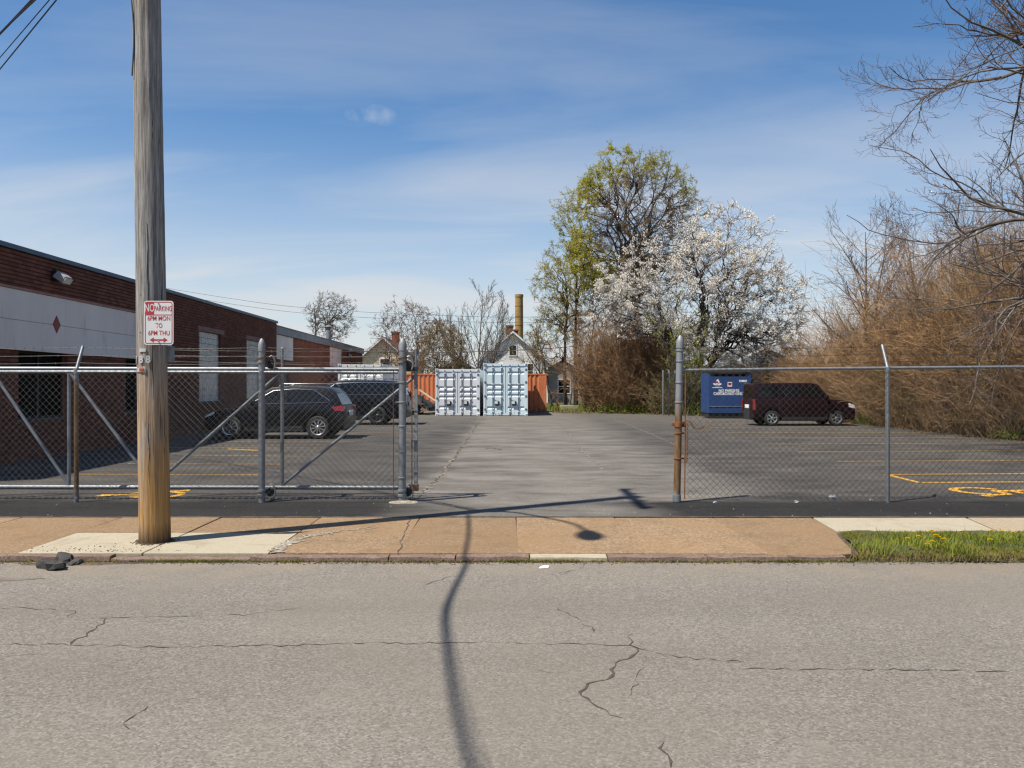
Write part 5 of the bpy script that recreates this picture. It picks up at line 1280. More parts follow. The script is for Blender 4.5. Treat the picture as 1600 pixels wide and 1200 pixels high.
for i in range(16):
    a = Vector((random.uniform(-6.4, -4.6), random.uniform(45.0, 47.0), random.uniform(0.05, 0.5))); b = a + Vector((random.uniform(-1.2, 1.2), random.uniform(-0.5, 0.6), random.uniform(0.1, 1.0)))
    board(a, b, random.uniform(0.08, 0.25), 0.04, random.choice((WOODD, WOODD, WOODD, DARKM, BARKR)), 'dark weathered board in the scrap heap beside the white container', roll=random.uniform(0, 3))
sheetm = thing('scrap_heap', 'dark tarp covered scrap heap between large suv and white container', 'scrap heap', (-5.6, 46.5, 0))
def heap():
    n, k = 9, 22; V = []; F = []
    for i in range(n):
        f = i / (n - 1)
        for j in range(k):
            a = 2 * PI * j / k; r_ = (1 - f ** 1.6) * random.uniform(0.85, 1.1); V.append((1.5 * r_ * math.cos(a), 0.9 * r_ * math.sin(a), 1.15 * f ** 0.8 + random.uniform(-0.06, 0.06)))
    for i in range(n - 1):
        for j in range(k): F.append((i * k + j, i * k + (j + 1) % k, (i + 1) * k + (j + 1) % k, (i + 1) * k + j))
    return fast_mesh('tarp', np.array(V), np.array(F), DARKM, sheetm)
heap()
blk = thing('concrete_barrier', 'pale concrete block on timber ends past the orange container', 'concrete block', (4.05, 56.5, -0.1))
mb = MB(); mb.prism([(-0.66, 0.0), (0.66, 0.0), (0.66, 0.30), (0.6, 0.38), (-0.6, 0.38), (-0.66, 0.30)], lambda p: Vector((p[0], -0.2, p[1])), lambda p: Vector((p[0], 0.2, p[1]))); mb.build('block', PALE, blk, bevel=0.02)
for sx in (-1, 1): mb = MB(); mb.bb(sx * 0.67, sx * 1.1, -0.15, 0.15, 0, 0.26); mb.build('timber', RUST, blk, bevel=0.01)

# ------------------------------------------------------------------ houses beyond the lot
def house(label, x, y, wd, dp, eave, ridge, wall, roof, windows, chims=(), rz=0.0, over=0.3, name='house', side_eaves=False):
    h = thing(name, label, 'house', (x, y, -0.1), rz)
    mb = MB(); w_ = wd / 2; rx = 0.0
    mb.prism([(-w_, 0), (w_, 0), (w_, eave), (0, ridge), (-w_, eave)], lambda p: Vector((p[0], 0, p[1])), lambda p: Vector((p[0], dp, p[1]))); mb.build('wall', wall, h)
    # sloping roof slabs on both sides of the ridge
    mb = MB(); sl = (ridge - eave) / w_; n_ = Vector((-sl, 0, 1)).normalized()
    for s in (-1, 1):
        e = Vector((s * (w_ + over), 0, eave - sl * over)); t = Vector((0, 0, ridge)); k = Vector((s * sl, 0, 1)).normalized() * 0.14
        V = [e + Vector((0, -over, 0.02)), t + Vector((0, -over, 0.02)), t + Vector((0, dp + over, 0.02)), e + Vector((0, dp + over, 0.02))]; V += [p + k for p in V]
        V[5].x = V[1].x = 0; V[6].x = V[2].x = 0
        mb.add(V, [(0, 1, 2, 3), (7, 6, 5, 4), (0, 4, 5, 1), (2, 6, 7, 3), (3, 7, 4, 0), (1, 5, 6, 2)])
    rf = mb.build('roof', roof, h)
    mb = MB()
    for s in (-1, 1): 
        e = Vector((s * (w_ + over), -over - 0.03, eave - sl * over - 0.1)); t = Vector((0, -over - 0.03, ridge - 0.1)); d = Vector((0, 0, 0.2)); o = Vector((0, 0.025, 0)); mb.add([e, t, t + d, e + d, e + o, t + o, t + d + o, e + d + o], [(0, 1, 2, 3), (7, 6, 5, 4), (0, 4, 5, 1), (2, 6, 7, 3), (3, 7, 4, 0), (1, 5, 6, 2)])
    mb.build('barge_board', WHITE, h)
    for (wx, wz, ww, wh) in windows:
        mb = MB(); f_ = 0.09
        mb.bb(wx - ww / 2 - f_, wx + ww / 2 + f_, -0.05, -0.003, wz - f_, wz); mb.bb(wx - ww / 2 - f_, wx + ww / 2 + f_, -0.05, -0.003, wz + wh, wz + wh + f_); mb.bb(wx - ww / 2 - f_, wx - ww / 2, -0.05, -0.003, wz, wz + wh); mb.bb(wx + ww / 2, wx + ww / 2 + f_, -0.05, -0.003, wz, wz + wh); mb.bb(wx - ww / 2, wx + ww / 2, -0.04, -0.003, wz + wh / 2 - 0.03, wz + wh / 2 + 0.03)
        q = mb.build('window', WHITE, h); m2 = MB(); m2.bb(wx - ww / 2, wx + ww / 2, -0.02, -0.004, wz, wz + wh); m2.build('pane', GLASS, q)
    for (qx, qy, cw, zt_) in chims:
        mb = MB(); mb.bb(qx - cw / 2, qx + cw / 2, qy, qy + cw, eave, zt_); mb.bb(qx - cw / 2 - 0.06, qx + cw / 2 + 0.06, qy - 0.06, qy + cw + 0.06, zt_ + 0.001, zt_ + 0.15); mb.build('chimney', BRICK2, rf)
    return h
def siding(name, c, row=0.16):
    m, nt, b = new_mat(name); b.inputs['Roughness'].default_value = 0.7
    v = coords(nt); sp = nt.nodes.new('ShaderNodeSeparateXYZ'); nt.links.new(v, sp.inputs[0])
    fr_ = math_n(nt, 'FRACT', math_n(nt, 'DIVIDE', sp.outputs[2], row)); n = noise(nt, v, 1.1, 5)
    cc = mixc(nt, ramp(nt, n, 0.3, 0.7), (c[0] * 0.85, c[1] * 0.85, c[2] * 0.84), c); nt.links.new(cc, b.inputs['Base Color']); bump(nt, b, fr_, 0.8, 0.02); return m
SHING = M('grey_shingle', (0.07, 0.068, 0.065), (0.14, 0.13, 0.12), 6, 0.9); SHINGB = M('brown_shingle', (0.085, 0.06, 0.045), (0.15, 0.11, 0.085), 5, 0.9)
house('cream sided house gable past the end of the warehouse', -12.3, 76, 5.4, 9, 4.0, 6.35, siding('cream_siding', (0.88, 0.70, 0.44)), SHINGB, [(0.2, 3.0, 0.9, 1.3), (-1.5, 1.2, 0.9, 1.3)], [(0.7, 3, 0.7, 7.0)])
house('small grey gabled house peeking above the white container', -5.8, 86, 6.6, 9, 2.9, 4.85, siding('grey_siding', (0.5, 0.51, 0.51)), SHING, [(-1.05, 3.05, 0.75, 0.8), (0.0, 3.05, 0.75, 0.8), (1.05, 3.05, 0.75, 0.8)])
house('white clapboard house with brick chimneys behind the blue grey container', 0.1, 82, 7.2, 10, 4.3, 7.3, siding('white_siding', (0.85, 0.84, 0.82)), SHINGB, [(-1.6, 2.6, 0.9, 1.4), (1.6, 2.6, 0.9, 1.4), (0, 4.9, 0.7, 1.0)], [(-0.35, 0.6, 0.75, 7.9), (0.3, 2.6, 0.5, 7.6)])
house('dim brick bungalow with white porch behind the trees right of the orange container', 5.3, 84, 7.5, 9, 2.6, 4.6, M('dim_brick', (0.36, 0.32, 0.29), (0.5, 0.46, 0.42), 1, 0.9), SHING, [(-2.2, 1.0, 1.1, 1.3), (0.2, 1.0, 1.2, 1.4), (2.2, 1.0, 1.0, 1.3)], [(2.0, 3, 0.6, 5.1)])
house('white house half hidden by blossom and brush behind the maroon van', 21.0, 66, 7.0, 9, 3.3, 5.0, siding('white_siding2', (0.74, 0.74, 0.73)), SHING, [(-1.6, 1.2, 1.0, 1.4), (1.6, 1.2, 1.0, 1.4)])
house('white shed roofed house low behind the blue bin', 16.6, 60, 5.5, 7, 2.7, 3.6, MATS['white_paint'], M('pale_roof', (0.55, 0.56, 0.57), (0.66, 0.66, 0.66), 2, 0.6), [(0.0, 1.0, 1.2, 1.1)])
stack = thing('brick_stack', 'tall yellow brick smokestack behind the white house', 'smokestack', (1.0, 112, -0.1))
mb = MB(); mb.lathe([(0.66, 0), (0.62, 6), (0.545, 14.2), (0.60, 14.25), (0.60, 14.6), (0.46, 14.62), (0.44, 13.8)], 26); mb.build('shaft', BRICKY, stack, smooth=True, autosmooth=25)
for z_ in (8.4, 10.2, 11.4, 12.9): mb = MB(); k = 0.62 - (z_ - 6) * 0.0092; mb.lathe([(k, z_), (k + 0.02, z_ + 0.02), (k + 0.02, z_ + 0.1), (k, z_ + 0.12)], 26); mb.build('band', RUST, stack, smooth=True)
# far fence posts and panel
ff = thing('chain_link_fence', 'short far run of chain link fence beside the brown brush mound', 'fence', (8.3, 43.5, 0))
for x_ in (8.25, 8.62, 9.0): mb = MB(); mb.lathe([(0.03, 0), (0.03, 2.5), (0.01, 2.53)], 10, Matrix.Translation((x_ + 0.0, 43.5 + (x_ - 8.25) * 0.6, 0))); part(mb, 'post', GALV, ff, smooth=True)
mb = MB(); mb.tube([(8.25, 43.5, 2.35), (9.0, 43.95, 2.35)], 0.02, 6); part(mb, 'top_rail', GALV, ff)
fabric(8.27, 9.0, 43.7, 0.05, 2.35, 0.004, WIRE, ff)
# far wires
wire('utility_line', [(-30, 55, 4.6), (-10, 55, 4.02), (-3.2, 55, 4.0), (2.6, 55, 4.25), (7.8, 55, 4.7), (20, 55, 5.6)], 0.028, 'black cable strung low across the view above the containers')
for i, dz in enumerate((0, 0.75)):
    wire('utility_line', [(-62, 110, 17.6 - dz), (-40, 110, 13.9 - dz), (-27, 110, 12.3 - dz), (-10, 110, 11.4 - dz), (6, 110, 11.2 - dz), (40, 110, 12.4 - dz)], 0.025, ('upper', 'lower')[i] + ' of two thin distant wires above the warehouse roof')

# ------------------------------------------------------------------ trees
def shrink(p, d, L, env):
    if env is None: return L
    c, r = A(*env[0]), A(*env[1])
    L = L.copy()
    for _ in range(5):
        e = (p + unit(d) * L[:, None] - c) / r
        out = (e ** 2).sum(1) > 1
        L[out] *= 0.72
    return L
def tree(name, label, base, stems, levels, mat, env=None, rmin=0.006, seed=1, leaves=None, cat='tree', group=None, twigmat=None, trunk_pts=9):
    """stems: list of (offset, dir, length, radius); levels: dicts. leaves: list of (level-index, count per twig, size, material, mask)"""
    g = np.random.default_rng(seed)
    t = thing(name, label, cat, base, 0, group)
    p = A(*[s[0] for s in stems]); d = A(*[s[1] for s in stems]); L = A(*[s[2] for s in stems]); r = A(*[s[3] for s in stems])
    wood = Wood(); twig = Wood()
    P, Rr = grow(p, d, L, r, trunk_pts, 0.07, 0.03, 0.09, g)
    wood.add(P, Rr, 9); lv = [(P, Rr, L)]
    for li, s in enumerate(levels):
        P0_, R0_, L0_ = lv[-1] if not s.get('src') else lv[s['src']]
        p, d, L, r = spawn(P0_, R0_, s['m'], s.get('t0', 0.25), s.get('t1', 1.0), s.get('ang', 45), s.get('asd', 12), s.get('l', 0.55), s.get('r', 0.6), L0_, s.get('fall', 0.45), g, s.get('bias'))
        if s.get('lmin'): L = np.maximum(L, s['lmin'])
        L = shrink(p, d, L, env); r = np.maximum(r, rmin)
        k = L > s.get('cut', 0.12)
        p, d, L, r = p[k], d[k], L[k], r[k]
        P, Rr = grow(p, d, L, r, s.get('n', 5), s.get('wander', 0.14), s.get('up', 0.06), 0.35, g, s.get('upv', (0, 0, 1)))
        Rr = np.maximum(Rr, rmin * 0.7)
        (twig if li >= len(levels) - 2 else wood).add(P, Rr, 6 if li == 0 else 4 if li == 1 else 3)
        lv.append((P, Rr, L))
    wood.build('trunk', mat, t); 
    tw = twig.build('twigs', twigmat or mat, t)
    if leaves:
        for (li, cnt, size, lm, mask, nm) in leaves:
            C = along(lv[li][0], cnt, g)
            if mask is not None: C = C[mask(C, g)]
            if len(C): quads(C + g.normal(0, size * 0.6, C.shape), size, nm, lm, t, g, kind='stuff')
    return t, lv

def crown_tree(name, label, base, trunks, env, counts, rads, mat, twigmat=None, seed=1, rmin=0.011, spawn_m=5, spawn_l=0.6, leaves=None, outer=0.55, curve=0.5, droop=0.0, wander=0.05, cat='tree', group=None, fwd=1.3, spawn_ang=38):
    """branches aimed at points that fill the crown; env: list of (centre, radii, weight) ellipsoids relative to the base"""
    g = np.random.default_rng(seed)
    t = thing(name, label, cat, base, 0, group)
    def sample(n, k):
        w = np.array([e[2] for e in env], float); idx = g.choice(len(env), n, p=w / w.sum())
        d = unit(g.normal(0, 1, (n, 3))); rr = g.random(n) ** (1 / 3.0)
        rr = rr * k if k < 1 else outer + (1 - outer) * rr if False else np.maximum(rr, g.random(n) ** 0.5 * 0.9)
        lump = 1 + 0.13 * np.sin(d[:, 0] * 5 + idx) * np.sin(d[:, 2] * 6 + 1.7 * idx + d[:, 1] * 4)
        c = A(*[e[0] for e in env])[idx]; r = A(*[e[1] for e in env])[idx]
        return c + d * (rr * lump)[:, None] * r
    wood, twig = Wood(), Wood()
    p = A(*[s_[0] for s_ in trunks]); d = A(*[s_[1] for s_ in trunks]); L = A(*[s_[2] for s_ in trunks]); r = A(*[s_[3] for s_ in trunks])
    P, Rr = grow(p, d, L, r, 10, 0.04, 0.02, 0.4, g); wood.add(P, Rr, 9)
    def flat(P, Rr):
        T = np.empty_like(P); T[:, 1:-1] = P[:, 2:] - P[:, :-2]; T[:, 0] = P[:, 1] - P[:, 0]; T[:, -1] = P[:, -1] - P[:, -2]
        return P.reshape(-1, 3), unit(T).reshape(-1, 3), Rr.ravel()
    Q, QT, QR = flat(P[:, 4:], Rr[:, 4:])
    lv = []
    for li, (n, rad) in enumerate(zip(counts, rads)):
        Tg = sample(n, 0.8 if li == 0 else 1.0)
        best = np.zeros(n, int)
        for a in range(0, n, 400):
            D = Tg[a:a + 400, None] - Q[None]; dist = np.linalg.norm(D, axis=-1) + 1e-6
            cs = (D * QT[None]).sum(-1) / dist
            best[a:a + 400] = np.argmin(dist * (1 + fwd * (1 - cs)), 1)
        s0 = Q[best]; tn = QT[best]; v = Tg - s0; ln = np.linalg.norm(v, axis=1)
        c1 = s0 + tn * (ln * curve)[:, None] + A(0, 0, 1) * (ln * 0.06)[:, None]
        npt = (9, 7, 5)[min(li, 2)]; u = np.linspace(0, 1, npt)[None, :, None]
        P = s0[:, None] * (1 - u) ** 2 + 2 * u * (1 - u) * c1[:, None] + u ** 2 * Tg[:, None]
        jit = g.normal(0, 1, P.shape) * (ln * wander)[:, None, None]; jit[:, 0] = 0; P = P + jit
        P[:, :, 2] -= droop * (u[..., 0] ** 2) * ln[:, None]
        r0 = np.minimum(rad * g.uniform(0.7, 1.2, n), QR[best] * 0.85); r0 = np.maximum(r0, rmin)
        Rr = np.maximum(r0[:, None] * (1 - 0.72 * np.linspace(0, 1, npt)[None]), rmin * 0.75)
        (wood if li < 2 else twig).add(P, Rr, (7, 5, 3)[min(li, 2)])
        lv.append((P, Rr, ln))
        q, qt, qr = flat(P[:, 1:], Rr[:, 1:])
        if li == 0: Q, QT, QR = np.concatenate([Q, q]), np.concatenate([QT, qt]), np.concatenate([QR, qr])
        else: Q, QT, QR = q, qt, qr
    P, Rr, L = lv[-1]; L = np.clip(L, 0.5, 1.6)
    p, d, L2, r = spawn(P, Rr, spawn_m, 0.15, 1.0, spawn_ang, 13, spawn_l, 0.7, L, 0.3, g)
    P, Rr = grow(p, d, L2, np.maximum(r, rmin * 0.9), 3, 0.15, 0.09, 0.6, g); twig.add(P, Rr, 3); lv.append((P, Rr, L2))
    wood.build('trunk', mat, t); twig.build('twigs', twigmat or mat, t)
    for (li, cnt, size, lm, mask, nm) in leaves or []:
        C = along(lv[li][0], cnt, g)
        if mask is not None: C = C[mask(C, g)]
        if len(C): quads(C + g.normal(0, size * 0.7, C.shape), size, nm, lm, t, g, kind='stuff')
    return t

# tall budding tree behind the blossom
bx_, by_ = 8.9, 57.0
def m_left(C, g):   # fresh leaves on the sunny left and top of the crown
    f = 0.16 + np.clip((-C[:, 0] + 1.2) / 5.5, 0, 1) * 0.75 + np.clip((C[:, 2] - 14.5) / 3.5, 0, 1) * 0.45
    rad = np.sqrt((C[:, 0] / 5.3) ** 2 + ((C[:, 2] - 13.0) / 5.7) ** 2)
    return g.random(len(C)) < f * np.clip((rad - 0.5) * 2.6, 0, 1)
BTW = M('budding_twig', (0.16, 0.10, 0.062), (0.27, 0.18, 0.11), 1.5, 0.9)
crown_tree('budding_tree', 'tall rounded tree with yellow green buds on its sunny side behind the blossom tree', (8.75, 57, 0),
    [((0, 0, 0), (0.02, 0, 1), 7.6, 0.34)], [((0.0, 0, 13.1), (5.4, 4.6, 5.5), 1.0), ((-1.2, 0, 10.8), (4.2, 3.6, 3.2), 0.28)], (46, 420, 2600), (0.14, 0.05, 0.02), BARKD, BTW, seed=12, rmin=0.0105, spawn_m=5, spawn_l=0.62,
    leaves=[(3, 12, 0.08, BUD, m_left, 'leaves'), (3, 4, 0.055, BUDO, lambda C, g: g.random(len(C)) < 0.6, 'buds')])
crown_tree('greening_tree', 'slender multi trunk tree with loose yellow green leaves left of the tall budding tree', (4.5, 62, 0),
    [((-0.3, 0, 0), (-0.03, 0, 1), 7.5, 0.17), ((0.5, 0.2, 0), (0.02, 0, 1), 8.0, 0.20), ((-1.4, 0.4, 0), (-0.2, 0, 1), 5.5, 0.12), ((1.3, 0, 0), (0.1, 0.02, 1), 6.5, 0.13)],
    [((0.0, 0, 9.0), (3.1, 2.6, 4.2), 1.0), ((1.6, 0, 7.6), (2.8, 2.2, 3.4), 0.5), ((-1.2, 0, 5.2), (2.4, 2, 3.0), 0.35)], (40, 330, 1700), (0.09, 0.035, 0.018), BARKD, BTW, seed=22, rmin=0.0105, spawn_m=5, spawn_l=0.6,
    leaves=[(3, 4, 0.075, BUD, lambda C, g: g.random(len(C)) < np.clip((C[:, 2] - 5.0) / 6.5, 0.06, 0.8) * np.clip(0.9 - C[:, 0] * 0.16, 0.25, 1), 'leaves'), (3, 1, 0.07, BUDO, lambda C, g: g.random(len(C)) < 0.4, 'buds')])
tree('understory_tree', 'thin bare leaning stems between the white house and the greening tree', (3.4, 60, 0),
    [((-0.9, 0, 0), (-0.15, 0, 1), 5.5, 0.08), ((0.2, 0, 0), (-0.3, 0, 1), 6.2, 0.10), ((-1.7, 0, 0), (0.05, 0, 1), 5.0, 0.07), ((0.9, 0, 0), (0.12, 0, 1), 5.2, 0.08)],
    [dict(m=9, t0=0.3, ang=38, l=0.5, r=0.5, n=5), dict(m=7, t0=0.15, ang=38, l=0.5, r=0.55, n=4), dict(m=5, t0=0.1, ang=38, l=0.55, r=0.6, n=3, cut=0.06)],
    BARK, rmin=0.011, seed=23, twigmat=M('straw_twig', (0.21, 0.14, 0.075), (0.33, 0.235, 0.13), 1.5, 0.9), leaves=[(3, 1, 0.10, BUD, lambda C, g: g.random(len(C)) < 0.25, 'leaves')])
# white blossom tree
def m_bl(C, g):
    i = np.floor(C * A(1.7, 1.7, 3.0)).astype(int); h_ = np.abs(np.sin(i[:, 0] * 12.9898 + i[:, 1] * 78.233 + i[:, 2] * 37.719) * 43758.5453) % 1.0
    return (h_ < 0.62) & (g.random(len(C)) < np.clip(0.55 + 0.35 * np.sin(C[:, 0] * 1.3 + C[:, 2] * 1.9) + (C[:, 2] - 5.5) * 0.05, 0.12, 1))
crown_tree('blossom_tree', 'wide spreading cherry tree covered in white blossom above the brown mound', (10.9, 47, 0),
    [((0, 0, 0), (-0.04, 0, 1), 4.2, 0.24), ((0.25, 0.1, 0), (0.2, 0.05, 1), 4.4, 0.19), ((-0.2, 0, 0), (-0.26, 0, 1), 3.9, 0.18)],
    [((-0.6, 0, 7.2), (5.6, 3.6, 3.6), 1.0), ((1.6, 0, 9.2), (3.4, 2.6, 3.4), 0.42), ((3.6, 0, 6.6), (3.6, 2.6, 2.7), 0.35), ((-3.6, 0, 6.3), (3.2, 2.4, 2.2), 0.3), ((2.2, 0, 4.4), (3.6, 2.6, 1.6), 0.3), ((4.2, 0, 4.4), (2.6, 2.0, 1.4), 0.22)], (52, 420, 1900), (0.11, 0.045, 0.02), BARKD, BARKD, seed=38, rmin=0.012, spawn_m=5, spawn_l=0.6, spawn_ang=45,
    leaves=[(3, 15, 0.075, BLOS, m_bl, 'blossom'), (2, 24, 0.075, BLOS, m_bl, 'blossom')])
# young green sapling at the front of the mound
tree('sapling', 'light green leafing sapling beside the brown mound behind the fence post', (9.5, 44.6, 0),
    [((0, -0.6, 0), (0, 0, 1), 5.5, 0.05), ((0.2, -0.5, 0), (0.2, 0, 1), 4.8, 0.04), ((-0.2, -0.6, 0), (-0.2, 0, 1), 4.8, 0.04), ((0.1, -0.1, 0), (0.35, -0.1, 1), 3.0, 0.04)],
    [dict(m=12, t0=0.15, ang=35, l=0.42, r=0.5, n=5, up=0.12), dict(m=6, t0=0.15, ang=35, l=0.5, r=0.6, n=4, up=0.1, cut=0.06)],
    BARK, rmin=0.009, seed=41, leaves=[(2, 14, 0.075, leaf_mat('lime_leaf', (0.30, 0.36, 0.03), (0.44, 0.48, 0.06), 0.45), lambda C, g: g.random(len(C)) < 0.6, 'leaves')])
# bare trees beyond the containers, left of centre
crown_tree('bare_tree', 'reddish bare bushy tree behind the cream house', (-8.3, 63, 0),
    [((0.3 * i, 0.1 * i, 0), (0.15 * i, 0, 1), 3.4, 0.10) for i in (-2, -1, 0, 1, 2)], [((0, 0, 5.4), (3.0, 2.4, 3.2), 1.0)], (46, 300, 900), (0.06, 0.03, 0.018), BARKR, M('rose_twig', (0.20, 0.105, 0.08), (0.32, 0.19, 0.15), 2, 0.9), seed=52, rmin=0.012, spawn_m=3,
    leaves=[(3, 1, 0.08, BUDR, lambda C, g: g.random(len(C)) < 0.3, 'buds')])
crown_tree('bushy_tree', 'brown twiggy bush tree right of the reddish bare one', (-5.4, 61, 0),
    [((0.25 * i, 0.1 * i, 0), (0.15 * i, 0, 1), 2.4, 0.07) for i in (-2, -1, 0, 1, 2)], [((0, 0, 4.1), (2.1, 2.0, 2.7), 1.0)], (40, 260, 1000), (0.05, 0.025, 0.016), BARKR, M('straw_twig', (0.21, 0.14, 0.075), (0.33, 0.235, 0.13), 1.5, 0.9), seed=54, rmin=0.012, spawn_m=4,
    leaves=[(3, 2, 0.085, BUDO, lambda C, g: g.random(len(C)) < 0.5, 'buds')])
tree('bare_tree', 'pale thin bare tree fanning up behind the containers, tallest left of the smokestack', (-3.1, 68, 0),
    [((0, 0, 0), (0.0, 0, 1), 9.0, 0.13), ((0.2, 0, 0), (0.14, 0, 1), 8.4, 0.12), ((-0.2, 0, 0), (-0.17, 0, 1), 7.6, 0.10), ((0.3, 0, 0), (0.28, 0, 1), 6.6, 0.10), ((-0.3, 0, 0), (-0.3, 0, 1), 6.4, 0.09)],
    [dict(m=13, t0=0.2, ang=25, asd=7, l=0.55, r=0.5, n=6, up=0.06, wander=0.07), dict(m=9, t0=0.15, ang=27, l=0.45, r=0.6, n=4, up=0.05), dict(m=6, t0=0.15, ang=28, l=0.5, r=0.65, n=3, cut=0.05)],
    BARKP, env=((0, 0, 5.6), (3.8, 3.5, 6.0)), rmin=0.012, seed=57)
crown_tree('bare_tree', 'forked bare tree rising behind the warehouse roof vent', (-20.3, 88, 0),
    [((0, 0, 0), (0.08, 0, 1), 7.5, 0.26), ((-0.9, 0, 0), (-0.08, 0, 1), 9.0, 0.2)], [((0.4, 0, 9.3), (3.0, 2.6, 2.9), 1.0)], (28, 150, 500), (0.1, 0.04, 0.02), BARKP, BARK, seed=62, rmin=0.014, spawn_m=4,
    leaves=[(3, 1, 0.10, BUDR, lambda C, g: g.random(len(C)) < 0.2, 'buds')])
tree('bare_tree', 'small bare treetop just above the warehouse roof beside the pole', (-31.2, 80, 0), [((0, 0, 0), (0, 0, 1), 8.0, 0.2)],
    [dict(m=9, t0=0.5, ang=40, l=0.42, r=0.5, n=6), dict(m=6, ang=40, l=0.5, n=4), dict(m=5, ang=40, l=0.5, n=3)], BARK, env=((0, 0, 8), (2.6, 2.6, 3.2)), rmin=0.013, seed=63)
# bare trees rising out of the thicket on the right
tree('bare_tree', 'upright bare tree rising out of the brown thicket behind the van', (16.2, 36.5, 0),
    [((0, 0, 0), (-0.02, 0, 1), 8.7, 0.13), ((0.9, 0.5, 0), (0.03, 0, 1), 8.2, 0.11)],
    [dict(m=16, t0=0.25, ang=40, asd=8, l=0.46, r=0.5, n=6, up=0.06, wander=0.08), dict(m=9, t0=0.15, ang=36, l=0.45, r=0.55, n=4, up=0.05), dict(m=5, t0=0.15, ang=38, l=0.5, r=0.6, n=3, cut=0.05)],
    BARKD, rmin=0.0075, seed=71, twigmat=BARKR, leaves=[(3, 1, 0.045, BUDR, lambda C, g: g.random(len(C)) < 0.35, 'buds')])
tree('bare_tree', 'second bare tree in the thicket under the overhanging branches', (20.3, 38.5, 0),
    [((0, 0, 0), (0.02, 0, 1), 9.0, 0.13), ((2.1, 0.6, 0), (-0.03, 0, 1), 8.2, 0.11)],
    [dict(m=14, t0=0.3, ang=38, asd=9, l=0.45, r=0.5, n=6, up=0.06, wander=0.09), dict(m=8, t0=0.15, ang=38, l=0.45, r=0.55, n=4), dict(m=5, t0=0.15, ang=38, l=0.5, r=0.6, n=3, cut=0.05)],
    BARKD, rmin=0.0075, seed=73, twigmat=BARKR, leaves=[(3, 1, 0.045, BUDR, lambda C, g: g.random(len(C)) < 0.3, 'buds')])
# the large tree standing just outside the frame, its limbs reach in from the right
def overhang():
    g = np.random.default_rng(97)
    base = (15.9, 19.0, 0); t = thing('bare_tree', 'large bare tree whose drooping limbs reach in at the upper right', 'tree', base)
    wood, twig = Wood(), Wood()
    P, Rr = grow(A((0, 0, -0.1)), A((-0.02, -0.02, 1)), A(14.0), A(0.36), 12, 0.03, 0.03, 0.35, g); wood.add(P, Rr, 12)
    specs = []
    for (z, dx, dy, dz, L) in [(4.6, -1, 0.3, 0.02, 7.2), (4.0, -1, 0.05, 0.18, 6.2), (5.0, -1, -0.15, 0.05, 6.8), (6.0, -1, 0.25, 0.10, 7.2), (7.0, -1, -0.05, 0.04, 7.0), (7.8, -1, -0.3, 0.12, 6.8), (8.6, -1, 0.2, 0.08, 7.0), (9.4, -1, 0.0, 0.16, 7.2), (10.2, -1, 0.3, 0.2, 6.8), (11.0, -1, -0.2, 0.3, 6.5), (6.5, -0.5, -1, 0.2, 5.0), (8.0, 0.3, 1, 0.3, 5), (7.5, 1, 0.1, 0.3, 5.5), (9.5, 0.8, -0.6, 0.3, 5.5), (12.0, -0.7, 0.3, 0.6, 5.5)]:
        specs.append(((-0.02 * z, -0.02 * z, z), (dx, dy, dz), L, 0.085 if L > 6.5 else 0.075))
    p, d, L, r = [A(*[s[i] for s in specs]) for i in range(4)]
    P, Rr = grow(p, d, L, r, 14, 0.15, -0.006, 0.10, g); 
    P[:, :, 2] += (np.linspace(0, 1, 14)[None] ** 3) * 0.5
    wood.add(P, Rr, 8); LL = L
    lv = [(P, Rr, LL)]
    for (m, t0, ang, asd, l, rr, n, wa, up, fall, k, cut) in [(11, 0.15, 42, 16, 0.50, 0.62, 9, 0.16, 0.03, 0.4, 6, 0.3), (8, 0.12, 40, 14, 0.48, 0.6, 6, 0.17, 0.07, 0.4, 4, 0.2), (5, 0.12, 42, 14, 0.5, 0.62, 4, 0.18, 0.12, 0.4, 3, 0.1), (3, 0.15, 42, 14, 0.45, 0.7, 3, 0.18, 0.2, 0.4, 3, 0.11)]:
        p, d, L, r = spawn(lv[-1][0], lv[-1][1], m, t0, 1.0, ang, asd, l, rr, lv[-1][2], fall, g)
        kk = (L > cut) & (p[:, 0] + d[:, 0] * L > -7.4 - 0.6 * np.sin(p[:, 2] * 3.0)); p, d, L, r = p[kk], d[kk], L[kk], np.maximum(r[kk], 0.0045)
        P, Rr = grow(p, d, L, r, n, wa, up, 0.4, g); Rr = np.maximum(Rr, 0.0036)
        (wood if len(lv) < 3 else twig).add(P, Rr, k); lv.append((P, Rr, L))
    wood.build('trunk', M('overhang_bark', (0.105, 0.085, 0.072), (0.25, 0.215, 0.185), 3, 0.9), t); twig.build('twigs', BARKR, t)
    C = lv[-1][0][:, -1]; C = C[g.random(len(C)) < 0.5]; quads(C, 0.032, 'buds', BUDR, t, g)
overhang()

